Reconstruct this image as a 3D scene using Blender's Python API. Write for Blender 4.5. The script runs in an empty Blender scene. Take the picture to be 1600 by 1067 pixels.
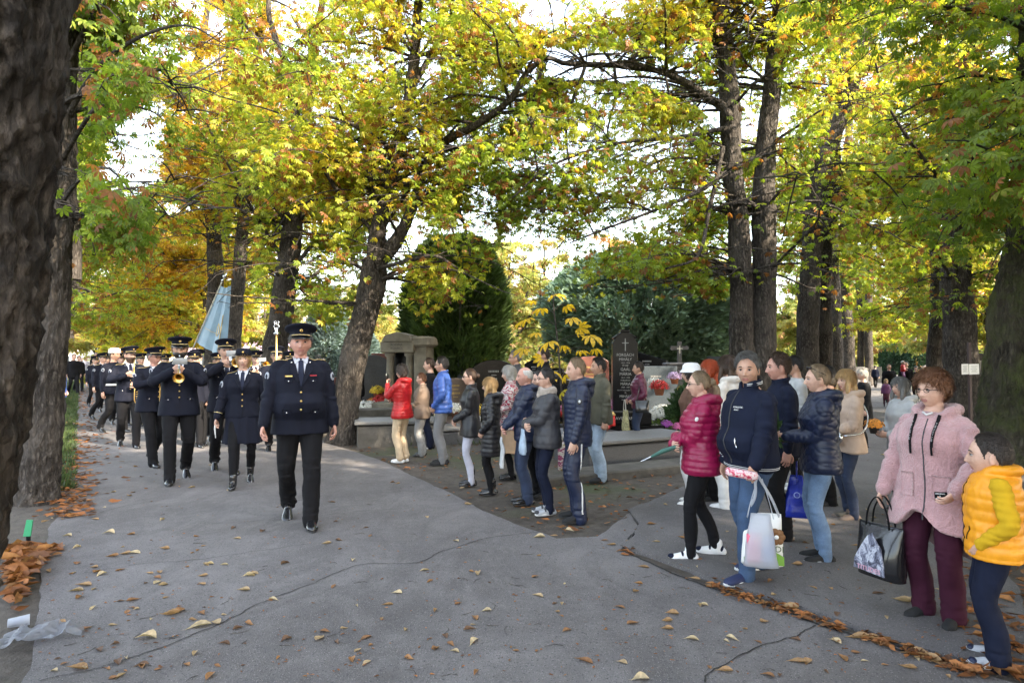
import bpy, bmesh, math, random
import numpy as np
from mathutils import Vector, Matrix
from mathutils.bvhtree import BVHTree
R = math.radians
rnd = random.Random(7)
rng = np.random.default_rng(11)
sc = bpy.context.scene
# ---------------- camera ----------------
F = 978.0; CX = 800.0; CY = 533.5; HOR = 563.0; HC = 1.62
PT = math.atan((HOR - CY) / F)
cd = bpy.data.cameras.new('camera'); cam = bpy.data.objects.new('camera', cd)
sc.collection.objects.link(cam); sc.camera = cam
cd.sensor_width = 36.0; cd.lens = F / 1600 * 36; cd.clip_start = 0.05; cd.clip_end = 900
cam.location = (0, 0, HC); cam.rotation_euler = (math.pi / 2 + PT, 0, 0)
# ---------------- world, sun, exposure ----------------
SUN_EL = 33.0; SUN_DIR = Vector((0.80, -0.60, 0)).normalized()   # direction towards the sun, on the ground plane
w = bpy.data.worlds.new('World'); sc.world = w; w.use_nodes = True
nt = w.node_tree; nt.nodes.clear()
sky = nt.nodes.new('ShaderNodeTexSky'); sky.sky_type = 'NISHITA'; sky.sun_disc = False
sky.sun_elevation = R(SUN_EL); sky.sun_rotation = math.atan2(SUN_DIR.x, SUN_DIR.y)
sky.air_density = 1.3; sky.dust_density = 2.5; sky.ozone_density = 1.4
bg = nt.nodes.new('ShaderNodeBackground'); bg.inputs[1].default_value = 0.15
wo = nt.nodes.new('ShaderNodeOutputWorld')
hs_ = nt.nodes.new('ShaderNodeHueSaturation'); hs_.inputs['Saturation'].default_value = .58; nt.links.new(sky.outputs[0], hs_.inputs['Color']); nt.links.new(hs_.outputs[0], bg.inputs[0]); nt.links.new(bg.outputs[0], wo.inputs[0])
sd = bpy.data.lights.new('sun', 'SUN'); sd.energy = 2.3; sd.angle = R(0.6); sd.color = (1.0, 0.86, 0.66)
sun = bpy.data.objects.new('sun', sd); sc.collection.objects.link(sun)
sv = Vector((SUN_DIR.x * math.cos(R(SUN_EL)), SUN_DIR.y * math.cos(R(SUN_EL)), math.sin(R(SUN_EL))))
sun.rotation_euler = sv.to_track_quat('Z', 'Y').to_euler(); sun.location = (20, -20, 30)
vs = sc.view_settings; vs.view_transform = 'Standard'; vs.look = 'None'; vs.gamma = 1.0; vs.exposure = 3.02
try: vs.use_curve_mapping = False
except Exception: pass
# ---------------- placing ----------------
def ray(px, py):
    cx = (px - CX) / F; cy = (CY - py) / F
    return Vector((cx, math.cos(PT) - cy * math.sin(PT), math.sin(PT) + cy * math.cos(PT)))
def gp(px, py, z=0.0):
    d = ray(px, py); t = (z - HC) / d.z
    return Vector((d.x * t, d.y * t, z))
def at(px, py, Y):
    d = ray(px, py); t = Y / d.y
    return Vector((d.x * t, Y, HC + d.z * t))
def project(P):
    P = np.asarray(P, float)
    y = P[:, 1]; z = P[:, 2] - HC; x = P[:, 0]
    dep = y * math.cos(PT) + z * math.sin(PT); up = -y * math.sin(PT) + z * math.cos(PT)
    dep = np.where(np.abs(dep) < 1e-3, 1e-3, dep)
    return CX + F * x / dep, CY - F * up / dep, dep
# ---------------- objects ----------------
def link(o, parent=None):
    sc.collection.objects.link(o)
    if parent is not None: o.parent = parent
    return o
def tag(o, label=None, cat=None, group=None, kind=None):
    if label: o['label'] = label
    if cat: o['category'] = cat
    if group: o['group'] = group
    if kind: o['kind'] = kind
    return o
def empty(name, loc=(0, 0, 0), rz=0.0, scale=1.0):
    o = bpy.data.objects.new(name, None); o.location = loc; o.rotation_euler = (0, 0, rz)
    o.scale = (scale,) * 3; o.empty_display_size = .2
    return link(o)
def dup(o, parent=None):
    c = o.copy(); sc.collection.objects.link(c); c.parent = parent
    for ch in list(o.children): dup(ch, c)
    return c
class G:
    """collects geometry: verts list of arrays, faces, material index, smooth"""
    def __init__(s): s.v = []; s.f = []; s.m = []; s.n = 0
    def add(s, V, Fc, mi=0):
        V = np.asarray(V, float).reshape(-1, 3)
        s.v.append(V); s.f.extend([tuple(int(i) + s.n for i in f) for f in Fc]); s.m.extend([mi] * len(Fc)); s.n += len(V)
        return s
    def verts(s): return np.concatenate(s.v) if s.v else np.zeros((0, 3))
    def xf(s, M):
        M = np.array(M); s.v = [v @ M[:3, :3].T + M[:3, 3] for v in s.v]; return s
    def mesh(s, name='mesh'):
        me = bpy.data.meshes.new(name); me.from_pydata(s.verts().tolist(), [], s.f)
        me.polygons.foreach_set('material_index', s.m); me.update(); return me
    def build(s, name, mats, parent=None, smooth=True):
        me = s.mesh(name)
        for m in (mats if isinstance(mats, (list, tuple)) else [mats]): me.materials.append(m)
        if smooth: me.polygons.foreach_set('use_smooth', [True] * len(me.polygons))
        return link(bpy.data.objects.new(name, me), parent)
def tri_mesh(name, V, T, mats, cols=None, smooth=False, parent=None, mi=None):
    me = bpy.data.meshes.new(name); k = T.shape[1]
    me.vertices.add(len(V)); me.vertices.foreach_set('co', np.ascontiguousarray(V, np.float32).ravel())
    me.loops.add(T.size); me.loops.foreach_set('vertex_index', np.ascontiguousarray(T, np.int32).ravel())
    me.polygons.add(len(T)); me.polygons.foreach_set('loop_start', np.arange(0, T.size, k, dtype=np.int32))
    if mi is not None: me.polygons.foreach_set('material_index', mi.astype(np.int32))
    me.update(calc_edges=True)
    if cols is not None:
        a = me.color_attributes.new('Col', 'FLOAT_COLOR', 'POINT')
        c4 = np.ones((len(V), 4), np.float32); c4[:, :3] = cols; a.data.foreach_set('color', c4.ravel())
    if smooth: me.polygons.foreach_set('use_smooth', np.ones(len(T), bool))
    for m in (mats if isinstance(mats, (list, tuple)) else [mats]): me.materials.append(m)
    return link(bpy.data.objects.new(name, me), parent)
# ---------------- noise ----------------
def _h(ix, iy, iz):
    n = (ix * 374761393 + iy * 668265263 + iz * 2147483647 * 3 + 1013904223) & 0xffffffff
    n = ((n ^ (n >> 13)) * 1274126177) & 0xffffffff
    n = (n ^ (n >> 16)) & 0xffffffff
    return n / 4294967295.0 * 2 - 1
def vn(P, s=1.0, seed=0):
    P = np.asarray(P, float) * s + seed * 17.31
    i = np.floor(P).astype(np.int64); f = P - i; f = f * f * (3 - 2 * f)
    r = 0
    for dx in (0, 1):
        for dy in (0, 1):
            for dz in (0, 1):
                wgt = (f[:, 0] if dx else 1 - f[:, 0]) * (f[:, 1] if dy else 1 - f[:, 1]) * (f[:, 2] if dz else 1 - f[:, 2])
                r = r + wgt * _h(i[:, 0] + dx, i[:, 1] + dy, i[:, 2] + dz)
    return r
def fbm(P, s=1.0, o=3, seed=0): return sum(vn(P, s * 2 ** k, seed + k) * .5 ** k for k in range(o))
# ---------------- shapes ----------------
def sstep(a, b, x):
    t = np.clip((np.asarray(x, float) - a) / (b - a), 0, 1); return t * t * (3 - 2 * t)
def grid_faces(nr, n, closed=True, caps=True, base=0):
    f = []
    m = n if closed else n - 1
    for i in range(nr - 1):
        for j in range(m):
            a = base + i * n + j; b = base + i * n + (j + 1) % n
            f.append((a, b, b + n, a + n))
    if caps:
        f.append(tuple(base + j for j in range(n - 1, -1, -1))); f.append(tuple(base + (nr - 1) * n + j for j in range(n)))
    return f
def rings(g, L, n=24, mi=0, p=2.0, caps=True):
    """L: list of (cx,cy,cz,rx,ry) horizontal super-ellipse rings, bottom to top"""
    a = np.arange(n) / n * 2 * math.pi; c = np.cos(a); s = np.sin(a)
    e = 2.0 / p
    cc = np.sign(c) * np.abs(c) ** e; ss = np.sign(s) * np.abs(s) ** e
    V = [np.stack([cx + rx * cc, cy + ry * ss, np.full(n, cz)], 1) for cx, cy, cz, rx, ry in L]
    g.add(np.concatenate(V), grid_faces(len(L), n, caps=caps), mi); return g
def frames(P, up=(0, 0, 1)):
    P = np.asarray(P, float); T = np.gradient(P, axis=0)
    T /= np.linalg.norm(T, axis=1)[:, None] + 1e-9
    u = np.array(up, float)
    if abs(T[0] @ u) > .95: u = np.array([0, 1., 0]) if abs(T[0][1]) < .9 else np.array([1., 0, 0])
    A = []
    for t in T:
        a = u - t * (u @ t); a /= np.linalg.norm(a) + 1e-9; A.append(a); u = a
    A = np.array(A); B = np.cross(T, A); return T, A, B
def tube(g, P, r, n=10, mi=0, up=(0, 0, 1), r2=None, caps=True, rounded=False):
    """r along first normal A, r2 along binormal B"""
    P = np.asarray(P, float); N = len(P); r = np.broadcast_to(np.asarray(r, float), (N,)).copy()
    r2 = r.copy() if r2 is None else np.broadcast_to(np.asarray(r2, float), (N,)).copy()
    if rounded:
        T, _, _ = frames(P, up)
        k = [(.0, .35), (.6, .8)]
        pre = [P[0] - T[0] * r[0] * .9, P[0] - T[0] * r[0] * .55]; post = [P[-1] + T[-1] * r[-1] * .55, P[-1] + T[-1] * r[-1] * .9]
        P = np.vstack([pre, P, post])
        r = np.concatenate([[r[0] * .35, r[0] * .8], r, [r[-1] * .8, r[-1] * .35]]); r2 = np.concatenate([[r2[0] * .35, r2[0] * .8], r2, [r2[-1] * .8, r2[-1] * .35]]); N = len(P)
    T, A, B = frames(P, up)
    a = np.arange(n) / n * 2 * math.pi
    V = P[:, None, :] + A[:, None, :] * (r[:, None] * np.cos(a))[..., None] + B[:, None, :] * (r2[:, None] * np.sin(a))[..., None]
    g.add(V.reshape(-1, 3), grid_faces(N, n, caps=caps), mi); return g
def spline(P, n):
    """Catmull-Rom through P (any columns)"""
    P = np.asarray(P, float); k = len(P)
    if k == 2: t = np.linspace(0, 1, n)[:, None]; return P[0] * (1 - t) + P[1] * t
    E = np.vstack([2 * P[0] - P[1], P, 2 * P[-1] - P[-2]]); out = []
    for u in np.linspace(0, k - 1 - 1e-6, n):
        i = int(u); t = u - i; p0, p1, p2, p3 = E[i], E[i + 1], E[i + 2], E[i + 3]
        out.append(.5 * (2 * p1 + (p2 - p0) * t + (2 * p0 - 5 * p1 + 4 * p2 - p3) * t * t + (3 * p1 - p0 - 3 * p2 + p3) * t ** 3))
    return np.array(out)
def ell(g, c, r, n=16, m=12, mi=0, M=None, fn=None):
    th = np.linspace(0.001, math.pi - .001, m); ph = np.arange(n) / n * 2 * math.pi
    V = np.stack([np.outer(np.sin(th), np.cos(ph)), np.outer(np.sin(th), np.sin(ph)), np.outer(np.cos(th), np.ones(n))], -1).reshape(-1, 3)
    if fn is not None: V = fn(V)
    V = V * np.array(r)
    if M is not None: V = V @ np.array(M)[:3, :3].T
    g.add(V + np.array(c), [f[::-1] for f in grid_faces(m, n)], mi); return g
def box(g, c, s, mi=0, rz=0.0, bev=0.0, taper=1.0, M=None):
    """box centred c, size s, optional bevel as inset rings and taper of the top"""
    x, y, z = [k / 2 for k in s]; b = min(bev, x * .9, y * .9, z * .9)
    def ringp(X, Y, Z):
        if b <= 0: return [(-X, -Y, Z), (X, -Y, Z), (X, Y, Z), (-X, Y, Z)]
        return [(-X + b, -Y, Z), (X - b, -Y, Z), (X, -Y + b, Z), (X, Y - b, Z), (X - b, Y, Z), (-X + b, Y, Z), (-X, Y - b, Z), (-X, -Y + b, Z)]
    t = taper
    if b > 0: L = [ringp(x - b, y - b, -z), ringp(x, y, -z + b), ringp(x * t, y * t, z - b), ringp(x * t - b, y * t - b, z)]
    else: L = [ringp(x, y, -z), ringp(x * t, y * t, z)]
    n = len(L[0]); V = np.array(sum(L, []), float)
    if M is not None: V = V @ np.array(M)[:3, :3].T
    if rz: cz, sz = math.cos(rz), math.sin(rz); V = V @ np.array([[cz, sz, 0], [-sz, cz, 0], [0, 0, 1]])
    g.add(V + np.array(c), grid_faces(len(L), n), mi); return g
def prism(g, poly, y0, y1, mi=0, M=None):
    """polygon in x,z extruded from y0 to y1 (poly counter-clockwise seen from -y)"""
    n = len(poly); V = np.array([(x, y0, z) for x, z in poly] + [(x, y1, z) for x, z in poly], float)
    if M is not None: V = V @ np.array(M)[:3, :3].T + np.array(M)[:3, 3]
    f = [tuple(range(n)), tuple(range(2 * n - 1, n - 1, -1))] + [(i, i + n, (i + 1) % n + n, (i + 1) % n) for i in range(n)]
    g.add(V, f, mi); return g
def text_geo(txt, size, depth=.003, align='CENTER', spacing=1.0):
    cu = bpy.data.curves.new('t', 'FONT'); cu.body = txt; cu.size = size; cu.extrude = depth / 2; cu.align_x = align; cu.align_y = 'CENTER'
    cu.space_line = spacing; cu.resolution_u = 3
    o = bpy.data.objects.new('t', cu); sc.collection.objects.link(o)
    dg = bpy.context.evaluated_depsgraph_get(); me = bpy.data.meshes.new_from_object(o.evaluated_get(dg))
    V = np.empty(len(me.vertices) * 3); me.vertices.foreach_get('co', V); fs = [tuple(p.vertices) for p in me.polygons]
    bpy.data.objects.remove(o); bpy.data.curves.remove(cu); bpy.data.meshes.remove(me)
    return V.reshape(-1, 3), fs
# ---------------- materials ----------------
def _mix(nt, fac, a, b, t='MIX'):
    m = nt.nodes.new('ShaderNodeMix'); m.data_type = 'RGBA'; m.blend_type = t
    for s, v in ((m.inputs[0], fac), (m.inputs[6], a), (m.inputs[7], b)):
        if hasattr(v, 'is_linked'): nt.links.new(v, s)
        elif isinstance(v, (int, float)): s.default_value = v
        else: s.default_value = (*v[:3], 1)
    return m.outputs[2]
def _ramp(nt, src, stops):
    r = nt.nodes.new('ShaderNodeValToRGB'); nt.links.new(src, r.inputs[0]); e = r.color_ramp.elements
    while len(e) < len(stops): e.new(.5)
    for q, (p, c) in zip(e, stops): q.position = p; q.color = (*c, 1) if not isinstance(c, (int, float)) else (c, c, c, 1)
    return r.outputs[0]
def _noise(nt, co, s, d=4, r=.55, t='n', dist=0):
    if t == 'n': x = nt.nodes.new('ShaderNodeTexNoise'); x.inputs['Detail'].default_value = d; x.inputs['Roughness'].default_value = r; x.inputs['Distortion'].default_value = dist
    elif t == 'w': x = nt.nodes.new('ShaderNodeTexWave'); x.inputs['Distortion'].default_value = dist; x.inputs['Detail'].default_value = d
    else: x = nt.nodes.new('ShaderNodeTexVoronoi'); x.feature = 'F1' if t == 'v' else 'DISTANCE_TO_EDGE'
    x.inputs['Scale'].default_value = s; nt.links.new(co, x.inputs['Vector']); return x.outputs['Distance'] if t in 've' else x.outputs[1 if t == 'w' else 0]
def _co(nt, kind='Object', scale=None):
    c = nt.nodes.new('ShaderNodeTexCoord').outputs[kind] if kind != 'Pos' else nt.nodes.new('ShaderNodeNewGeometry').outputs['Position']
    if scale:
        m = nt.nodes.new('ShaderNodeMapping'); m.inputs['Scale'].default_value = scale; nt.links.new(c, m.inputs[0]); return m.outputs[0]
    return c
def _bump(nt, h, st, d=.01, prev=None):
    b = nt.nodes.new('ShaderNodeBump'); b.inputs['Strength'].default_value = st; b.inputs['Distance'].default_value = d
    nt.links.new(h, b.inputs['Height'])
    if prev is not None: nt.links.new(prev, b.inputs['Normal'])
    return b.outputs[0]
def newmat(name):
    m = bpy.data.materials.new(name); m.use_nodes = True; nt = m.node_tree
    return m, nt, nt.nodes['Principled BSDF']
_MC = {}
def mat(name, col, rough=.7, var=.15, vs=6.0, bump=.0, bs=80.0, bd=.004, metal=0.0, sheen=0.0, coat=0.0, spec=.5, scale=None, ns='n', space='Object'):
    k = (name, tuple(col), rough)
    if k in _MC: return _MC[k]
    m, nt, b = newmat(name); co = _co(nt, space, scale)
    n = _noise(nt, co, vs); c = np.array(col)
    nt.links.new(_ramp(nt, n, [(.3, tuple(c * (1 - var))), (.7, tuple(np.minimum(1, c * (1 + var))))]), b.inputs['Base Color'])
    b.inputs['Roughness'].default_value = rough; b.inputs['Metallic'].default_value = metal
    b.inputs['Specular IOR Level'].default_value = spec
    b.inputs['Sheen Weight'].default_value = sheen; b.inputs['Coat Weight'].default_value = coat
    if bump: nt.links.new(_bump(nt, _noise(nt, co, bs, 3, .6, ns), bump, bd), b.inputs['Normal'])
    _MC[k] = m; return m
def hsv(h, s, v):
    import colorsys; return colorsys.hsv_to_rgb(h, s, v)
# ---------------- setting materials ----------------
def asphalt(name, c0, c1, c2):
    m, nt, b = newmat(name); co = _co(nt, 'Pos')
    big = _noise(nt, co, .55, 6, .6); mid = _noise(nt, co, 4.5, 5, .65); fine = _noise(nt, co, 260, 2, .7)
    vor = _noise(nt, co, 120, t='v')
    base = _ramp(nt, big, [(.36, tuple(np.array(c0) * .85)), (.5, c1), (.62, tuple(np.array(c2) * 1.05))])
    base = _mix(nt, .45, base, _ramp(nt, mid, [(.25, tuple(np.array(c0) * .62)), (.6, c1), (.8, tuple(np.array(c2) * 1.15))]))
    spk = _ramp(nt, vor, [(.0, 1.0), (.22, .55), (.34, .0)])
    sel = _ramp(nt, _noise(nt, co, 75, 1), [(.52, 0.0), (.62, 1.0)])
    spf = nt.nodes.new('ShaderNodeMath'); spf.operation = 'MULTIPLY'; nt.links.new(spk, spf.inputs[0]); nt.links.new(sel, spf.inputs[1])
    base = _mix(nt, _ramp(nt, _noise(nt, _co(nt, 'Pos', (1, .5, 1)), 1.3, 6, .7, dist=.8), [(.42, 0.0), (.50, .35), (.58, 0.0)]), base, tuple(np.array(c0) * .55)); base = _mix(nt, _ramp(nt, _noise(nt, co, .23, 3), [(.45, 0.0), (.6, .30)]), base, tuple(np.array(c2) * 1.1)); base = _mix(nt, spf.outputs[0], base, (.42, .39, .38))
    dk = _ramp(nt, _noise(nt, co, 90, 2, .6), [(.30, 1.0), (.42, 0.0)])
    base = _mix(nt, dk, base, (.035, .034, .036))
    nt.links.new(base, b.inputs['Base Color']); b.inputs['Roughness'].default_value = .82
    n1 = _bump(nt, vor, .55, .006); n2 = _bump(nt, fine, .5, .004, n1); n3 = _bump(nt, mid, .35, .02, n2)
    nt.links.new(n3, b.inputs['Normal']); return m
M = {}
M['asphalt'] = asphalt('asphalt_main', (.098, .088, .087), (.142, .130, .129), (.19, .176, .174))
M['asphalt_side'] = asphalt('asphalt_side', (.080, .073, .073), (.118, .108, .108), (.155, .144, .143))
def soilmat():
    m, nt, b = newmat('soil'); co = _co(nt, 'Pos')
    big = _noise(nt, co, .8, 6, .65); mid = _noise(nt, co, 9, 6, .7); fine = _noise(nt, co, 70, 4, .7)
    base = _ramp(nt, big, [(.3, (.050, .040, .032)), (.5, (.085, .070, .057)), (.72, (.125, .108, .090))])
    base = _mix(nt, .5, base, _ramp(nt, mid, [(.3, (.03, .024, .019)), (.6, (.10, .082, .066)), (.8, (.16, .14, .115))]))
    # moss and thin grass tint further off
    g = _ramp(nt, _noise(nt, co, .35, 5, .6), [(.50, 0.0), (.62, .75)])
    base = _mix(nt, g, base, (.055, .075, .022))
    nt.links.new(base, b.inputs['Base Color']); b.inputs['Roughness'].default_value = .95
    nt.links.new(_bump(nt, fine, .8, .012, _bump(nt, mid, .8, .05)), b.inputs['Normal']); return m
M['soil'] = soilmat()
def crackmat():
    return mat('crack', (.022, .020, .019), .95, .4, 30, .5, 120)
M['crack'] = crackmat()
# ---------------- ground sheets ----------------
g = G(); n = 41
xs = np.concatenate([np.linspace(-400, -30, 8), np.linspace(-25, 25, 81), np.linspace(30, 400, 8)])
ys = np.concatenate([np.linspace(-60, -4, 6), np.linspace(-2, 34, 90), np.linspace(38, 600, 12)])
XX, YY = np.meshgrid(xs, ys)
V = np.stack([XX.ravel(), YY.ravel(), np.full(XX.size, -.012)], 1)
V[:, 2] += .008 * fbm(V, 2.0, 2) - .004
g.add(V, grid_faces(len(ys), len(xs), closed=False, caps=False)); gr = g.build('ground', M['soil']); tag(gr, kind='structure')
def sheet(name, pts, z, m, jit=.02, step=.12, seed=1, skip=(), th=.05):
    """pts: ground xy; edge subdivided and roughened; small thickness down"""
    P = []; k = len(pts)
    for i in range(k):
        a = np.array(pts[i][:2]); b_ = np.array(pts[(i + 1) % k][:2]); L = np.linalg.norm(b_ - a); q = max(1, int(L / step)) if i not in skip else 1
        q = min(q, 160)
        for j in range(q):
            p = a + (b_ - a) * j / q
            if q > 1:
                nn = np.array([-(b_ - a)[1], (b_ - a)[0]]) / L
                p = p + nn * jit * (vn(np.array([[p[0], p[1], seed]]), 2.2)[0] * 1.6 + vn(np.array([[p[0], p[1], seed]]), 9)[0] * .7)
            P.append(p)
    bm = bmesh.new(); top = [bm.verts.new((p[0], p[1], z)) for p in P]
    edges = [bm.edges.new((top[i], top[(i + 1) % len(top)])) for i in range(len(top))]
    bmesh.ops.triangle_fill(bm, use_beauty=True, edges=edges)
    for f in bm.faces:
        if f.normal.z < 0: f.normal_flip()
    bot = [bm.verts.new((p[0], p[1], z - th)) for p in P]
    for i in range(len(P)):
        j = (i + 1) % len(P)
        try: bm.faces.new((top[i], bot[i], bot[j], top[j]))
        except Exception: pass
    me = bpy.data.meshes.new(name); bm.to_mesh(me); bm.free(); me.materials.append(m)
    return tag(link(bpy.data.objects.new(name, me)), kind='structure')
DL = Vector((-.685, 1, 0)); DR = Vector((.613, 1, 0))
def gx(px, py): p = gp(px, py); return (p.x, p.y)
# edges of the main (left) road
LE = [(-.95, -3), (-1.0, -1), (-1.12, 1.0), (-1.95, 2.45), gx(52, 1000), gx(62, 930), gx(66, 868), gx(78, 826), gx(100, 800), gx(108, 740), gx(104, 700), gx(112, 660), gx(122, 625)]
far_l = gp(122, 625) + DL * 60; RE_far = gp(455, 655)
RE = [gx(870, 842), gx(800, 818), gx(745, 792), gx(700, 768), gx(650, 745), gx(600, 722), gx(560, 708), gx(505, 690), gx(455, 655)]
far_r = Vector((RE_far.x, RE_far.y, 0)) + DL * 60
LR = [(far_l.x, far_l.y), (far_r.x, far_r.y)]
CR = [gx(985, 800), gx(997, 822), gx(985, 845), gx(972, 860), gx(1030, 885), gx(1105, 915), gx(1200, 945), gx(1300, 978), gx(1400, 1012), gx(1530, 1052), gx(1700, 1100), (6.5, .9), (6.5, -3)]
road = sheet('road', LE + LR + list(reversed(RE)) + [gx(930, 838)] + CR, .004, M['asphalt'], .018, .10)
# side path to the right, darker
RS = [gx(985, 800), gx(1000, 792), gx(1040, 775), gx(1075, 758), gx(1120, 742), gx(1160, 722), gx(1200, 700), gx(1245, 672), gx(1290, 648), gx(1340, 622)]
fr1 = Vector((*RS[-1], 0)) + DR * 60
RR = [gx(1620, 1010), gx(1600, 930), gx(1545, 860), gx(1520, 800), gx(1500, 760), gx(1470, 700), gx(1450, 660), gx(1432, 625)]
fr2 = Vector((*RR[-1], 0)) + DR * 60
side_pts = [gx(985, 800)] + RS[1:] + [(fr1.x, fr1.y), (fr2.x, fr2.y)] + list(reversed(RR)) + [gx(1750, 1070)] + [gx(1535, 1040), gx(1400, 1002), gx(1300, 966), gx(1200, 934), gx(1105, 904), gx(1030, 876), gx(975, 854), gx(990, 838), gx(1000, 822)]
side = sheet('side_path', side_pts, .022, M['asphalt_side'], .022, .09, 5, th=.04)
# ---------------- cracks ----------------
def crack(pts, wdt, z=.0085, seed=0, name='road_crack'):
    P = spline([(*gx(*p), 0) for p in pts], 30 * len(pts)); g = G()
    T = np.gradient(P, axis=0); T /= np.linalg.norm(T, axis=1)[:, None]; N = np.stack([-T[:, 1], T[:, 0], 0 * T[:, 0]], 1)
    off = .028 * vn(P, 3, seed)[:, None] + .014 * vn(P, 14, seed)[:, None] + .006 * vn(P, 40, seed)[:, None]
    w_ = wdt * (.55 + .6 * np.abs(vn(P, 7, seed + 3)))
    w_[0] = w_[-1] = wdt * .1
    C = P + N * off; V = np.concatenate([C + N * w_[:, None], C - N * w_[:, None]]); V[:, 2] = z
    k = len(P); g.add(V, [(i, i + 1, k + i + 1, k + i) for i in range(k - 1)])
    o = g.build(name, M['crack'], smooth=False); return tag(o, kind='structure')
crack([(60, 1067), (170, 1040), (320, 985), (430, 935), (560, 885), (650, 880), (690, 862), (760, 842), (860, 830)], .0055, seed=1)
crack([(1100, 1067), (1120, 1045), (1200, 1010), (1240, 995), (1275, 978)], .006, seed=2)
crack([(130, 895), (250, 880), (330, 872), (400, 862), (480, 850)], .0035, seed=3)
crack([(140, 805), (230, 785), (330, 772), (430, 760)], .0035, seed=4)
crack([(330, 818), (450, 812), (560, 800), (640, 795)], .003, seed=5)
crack([(600, 770), (690, 765), (740, 758)], .003, seed=6)
crack([(975, 862), (1030, 887), (1105, 917), (1200, 948), (1300, 982), (1400, 1016), (1530, 1056)], .017, z=.0095, seed=8)
crack([(985, 798), (998, 822), (984, 846), (972, 862)], .012, z=.0095, seed=9)
crack([(1270, 792), (1330, 800), (1400, 812)], .003, z=.0275, seed=10)
# ---------------- bark and leaves ----------------
def dn_(nt, co, s):
    x = nt.nodes.new('ShaderNodeTexNoise'); x.inputs['Scale'].default_value = s; x.inputs['Detail'].default_value = 5; nt.links.new(co, x.inputs['Vector']); return x.outputs['Color']
def barkmat(name, c0, c1, moss=0.0, sc_=1.0):
    m, nt, b = newmat(name); co = _co(nt, 'Pos', (1, 1, .32)); co2 = _co(nt, 'Pos')
    v = _noise(nt, _mix(nt, .22, co, dn_(nt, co, 5 * sc_)), 19 * sc_, t='e'); n = _noise(nt, co, 26 * sc_, 7, .72); big = _noise(nt, co2, 1.7, 4, .6)
    base = _ramp(nt, n, [(.34, tuple(np.array(c0) * .35)), (.5, c0), (.66, tuple(np.array(c1) * 1.15))])
    base = _mix(nt, _ramp(nt, v, [(.0, .8), (.16, 0.0)]), base, tuple(np.array(c0) * .35))
    base = _mix(nt, _ramp(nt, big, [(.45, 0.0), (.7, .45)]), base, tuple(np.array(c1) * 1.25))
    if moss: base = _mix(nt, _ramp(nt, _noise(nt, co2, 3.2, 6, .75), [(.42, 0.0), (.62, moss)]), base, (.060, .072, .018))
    nt.links.new(base, b.inputs['Base Color']); b.inputs['Roughness'].default_value = .9; b.inputs['Specular IOR Level'].default_value = .25
    nt.links.new(_bump(nt, n, 1.0, .03, _bump(nt, v, 1.0, .05)), b.inputs['Normal']); return m
M['bark'] = barkmat('bark', (.050, .042, .036), (.122, .106, .093))
M['bark_moss'] = barkmat('bark_moss', (.036, .030, .022), (.085, .072, .052), .75)
M['bark_near'] = barkmat('bark_near', (.050, .041, .034), (.122, .101, .085), 0.0, .8)
def leafmat(name, tr=.52, rough=.42):
    m, nt, b = newmat(name); a = nt.nodes.new('ShaderNodeAttribute'); a.attribute_name = 'Col'
    co = _co(nt, 'Pos'); n = _noise(nt, co, 30, 2)
    c = _mix(nt, 1.0, a.outputs['Color'], _ramp(nt, n, [(.3, (.75, .75, .75)), (.7, (1.2, 1.2, 1.2))]), 'MULTIPLY')
    nt.links.new(c, b.inputs['Base Color']); b.inputs['Roughness'].default_value = rough; b.inputs['Specular IOR Level'].default_value = .3
    t = nt.nodes.new('ShaderNodeBsdfTranslucent'); nt.links.new(_mix(nt, 1.0, c, (1.7, 1.7, .8), 'MULTIPLY'), t.inputs[0])
    mx = nt.nodes.new('ShaderNodeMixShader'); mx.inputs[0].default_value = tr
    nt.links.new(b.outputs[0], mx.inputs[1]); nt.links.new(t.outputs[0], mx.inputs[2]); nt.links.new(mx.outputs[0], nt.nodes['Material Output'].inputs[0]); return m
M['leaf'] = leafmat('chestnut_leaves'); M['needle'] = leafmat('needles', .15, .6)
# leaflet template: petiole at origin, leaf pointing +x, normal +z
def leaf_template(nl=7, detail=0):
    angs = np.linspace(-1.95, 1.95, nl); ks = 1 - .42 * (np.abs(angs) / 1.95) ** 1.5
    V = []; T = []
    for a, k in zip(angs, ks):
        c, s = math.cos(a), math.sin(a); w_ = .19 * (.8 + .2 * k) * (1.0 if nl > 5 else 1.25)
        if detail == 0: pts = [(.03, 0, 0), (.66, w_, .035), (1, 0, -.10), (.66, -w_, .035)]; tr = [(0, 2, 1), (0, 3, 2)]
        else:
            pts = [(.02, 0, 0), (.42, w_ * .62, .02), (.72, w_, .02), (.9, w_ * .6, -.05), (1.02, 0, -.14), (.9, -w_ * .6, -.05), (.72, -w_, .02), (.42, -w_ * .62, .02), (.45, 0, -.02), (.74, 0, -.05)]
            tr = [(0, 8, 1), (8, 2, 1), (8, 9, 2), (9, 3, 2), (9, 4, 3), (0, 7, 8), (8, 7, 6), (8, 6, 9), (9, 6, 5), (9, 5, 4)]
        o = len(V)
        for x, y, z in pts:
            z2 = z - .30 * x * x * (.6 + .4 * abs(a))
            V.append((k * (x * c - y * s), k * (x * s + y * c), z2 * k))
        T += [(i + o, j + o, l + o) for i, j, l in tr]
    return np.array(V), np.array(T)
LT = {0: leaf_template(7, 0), 1: leaf_template(7, 1), 2: leaf_template(5, 0)}
PAL = np.array([(.105, .165, .024), (.185, .255, .030), (.310, .328, .037), (.510, .350, .032), (.440, .205, .030), (.200, .085, .030)])
PAL_DARK = PAL[0] * .7
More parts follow.
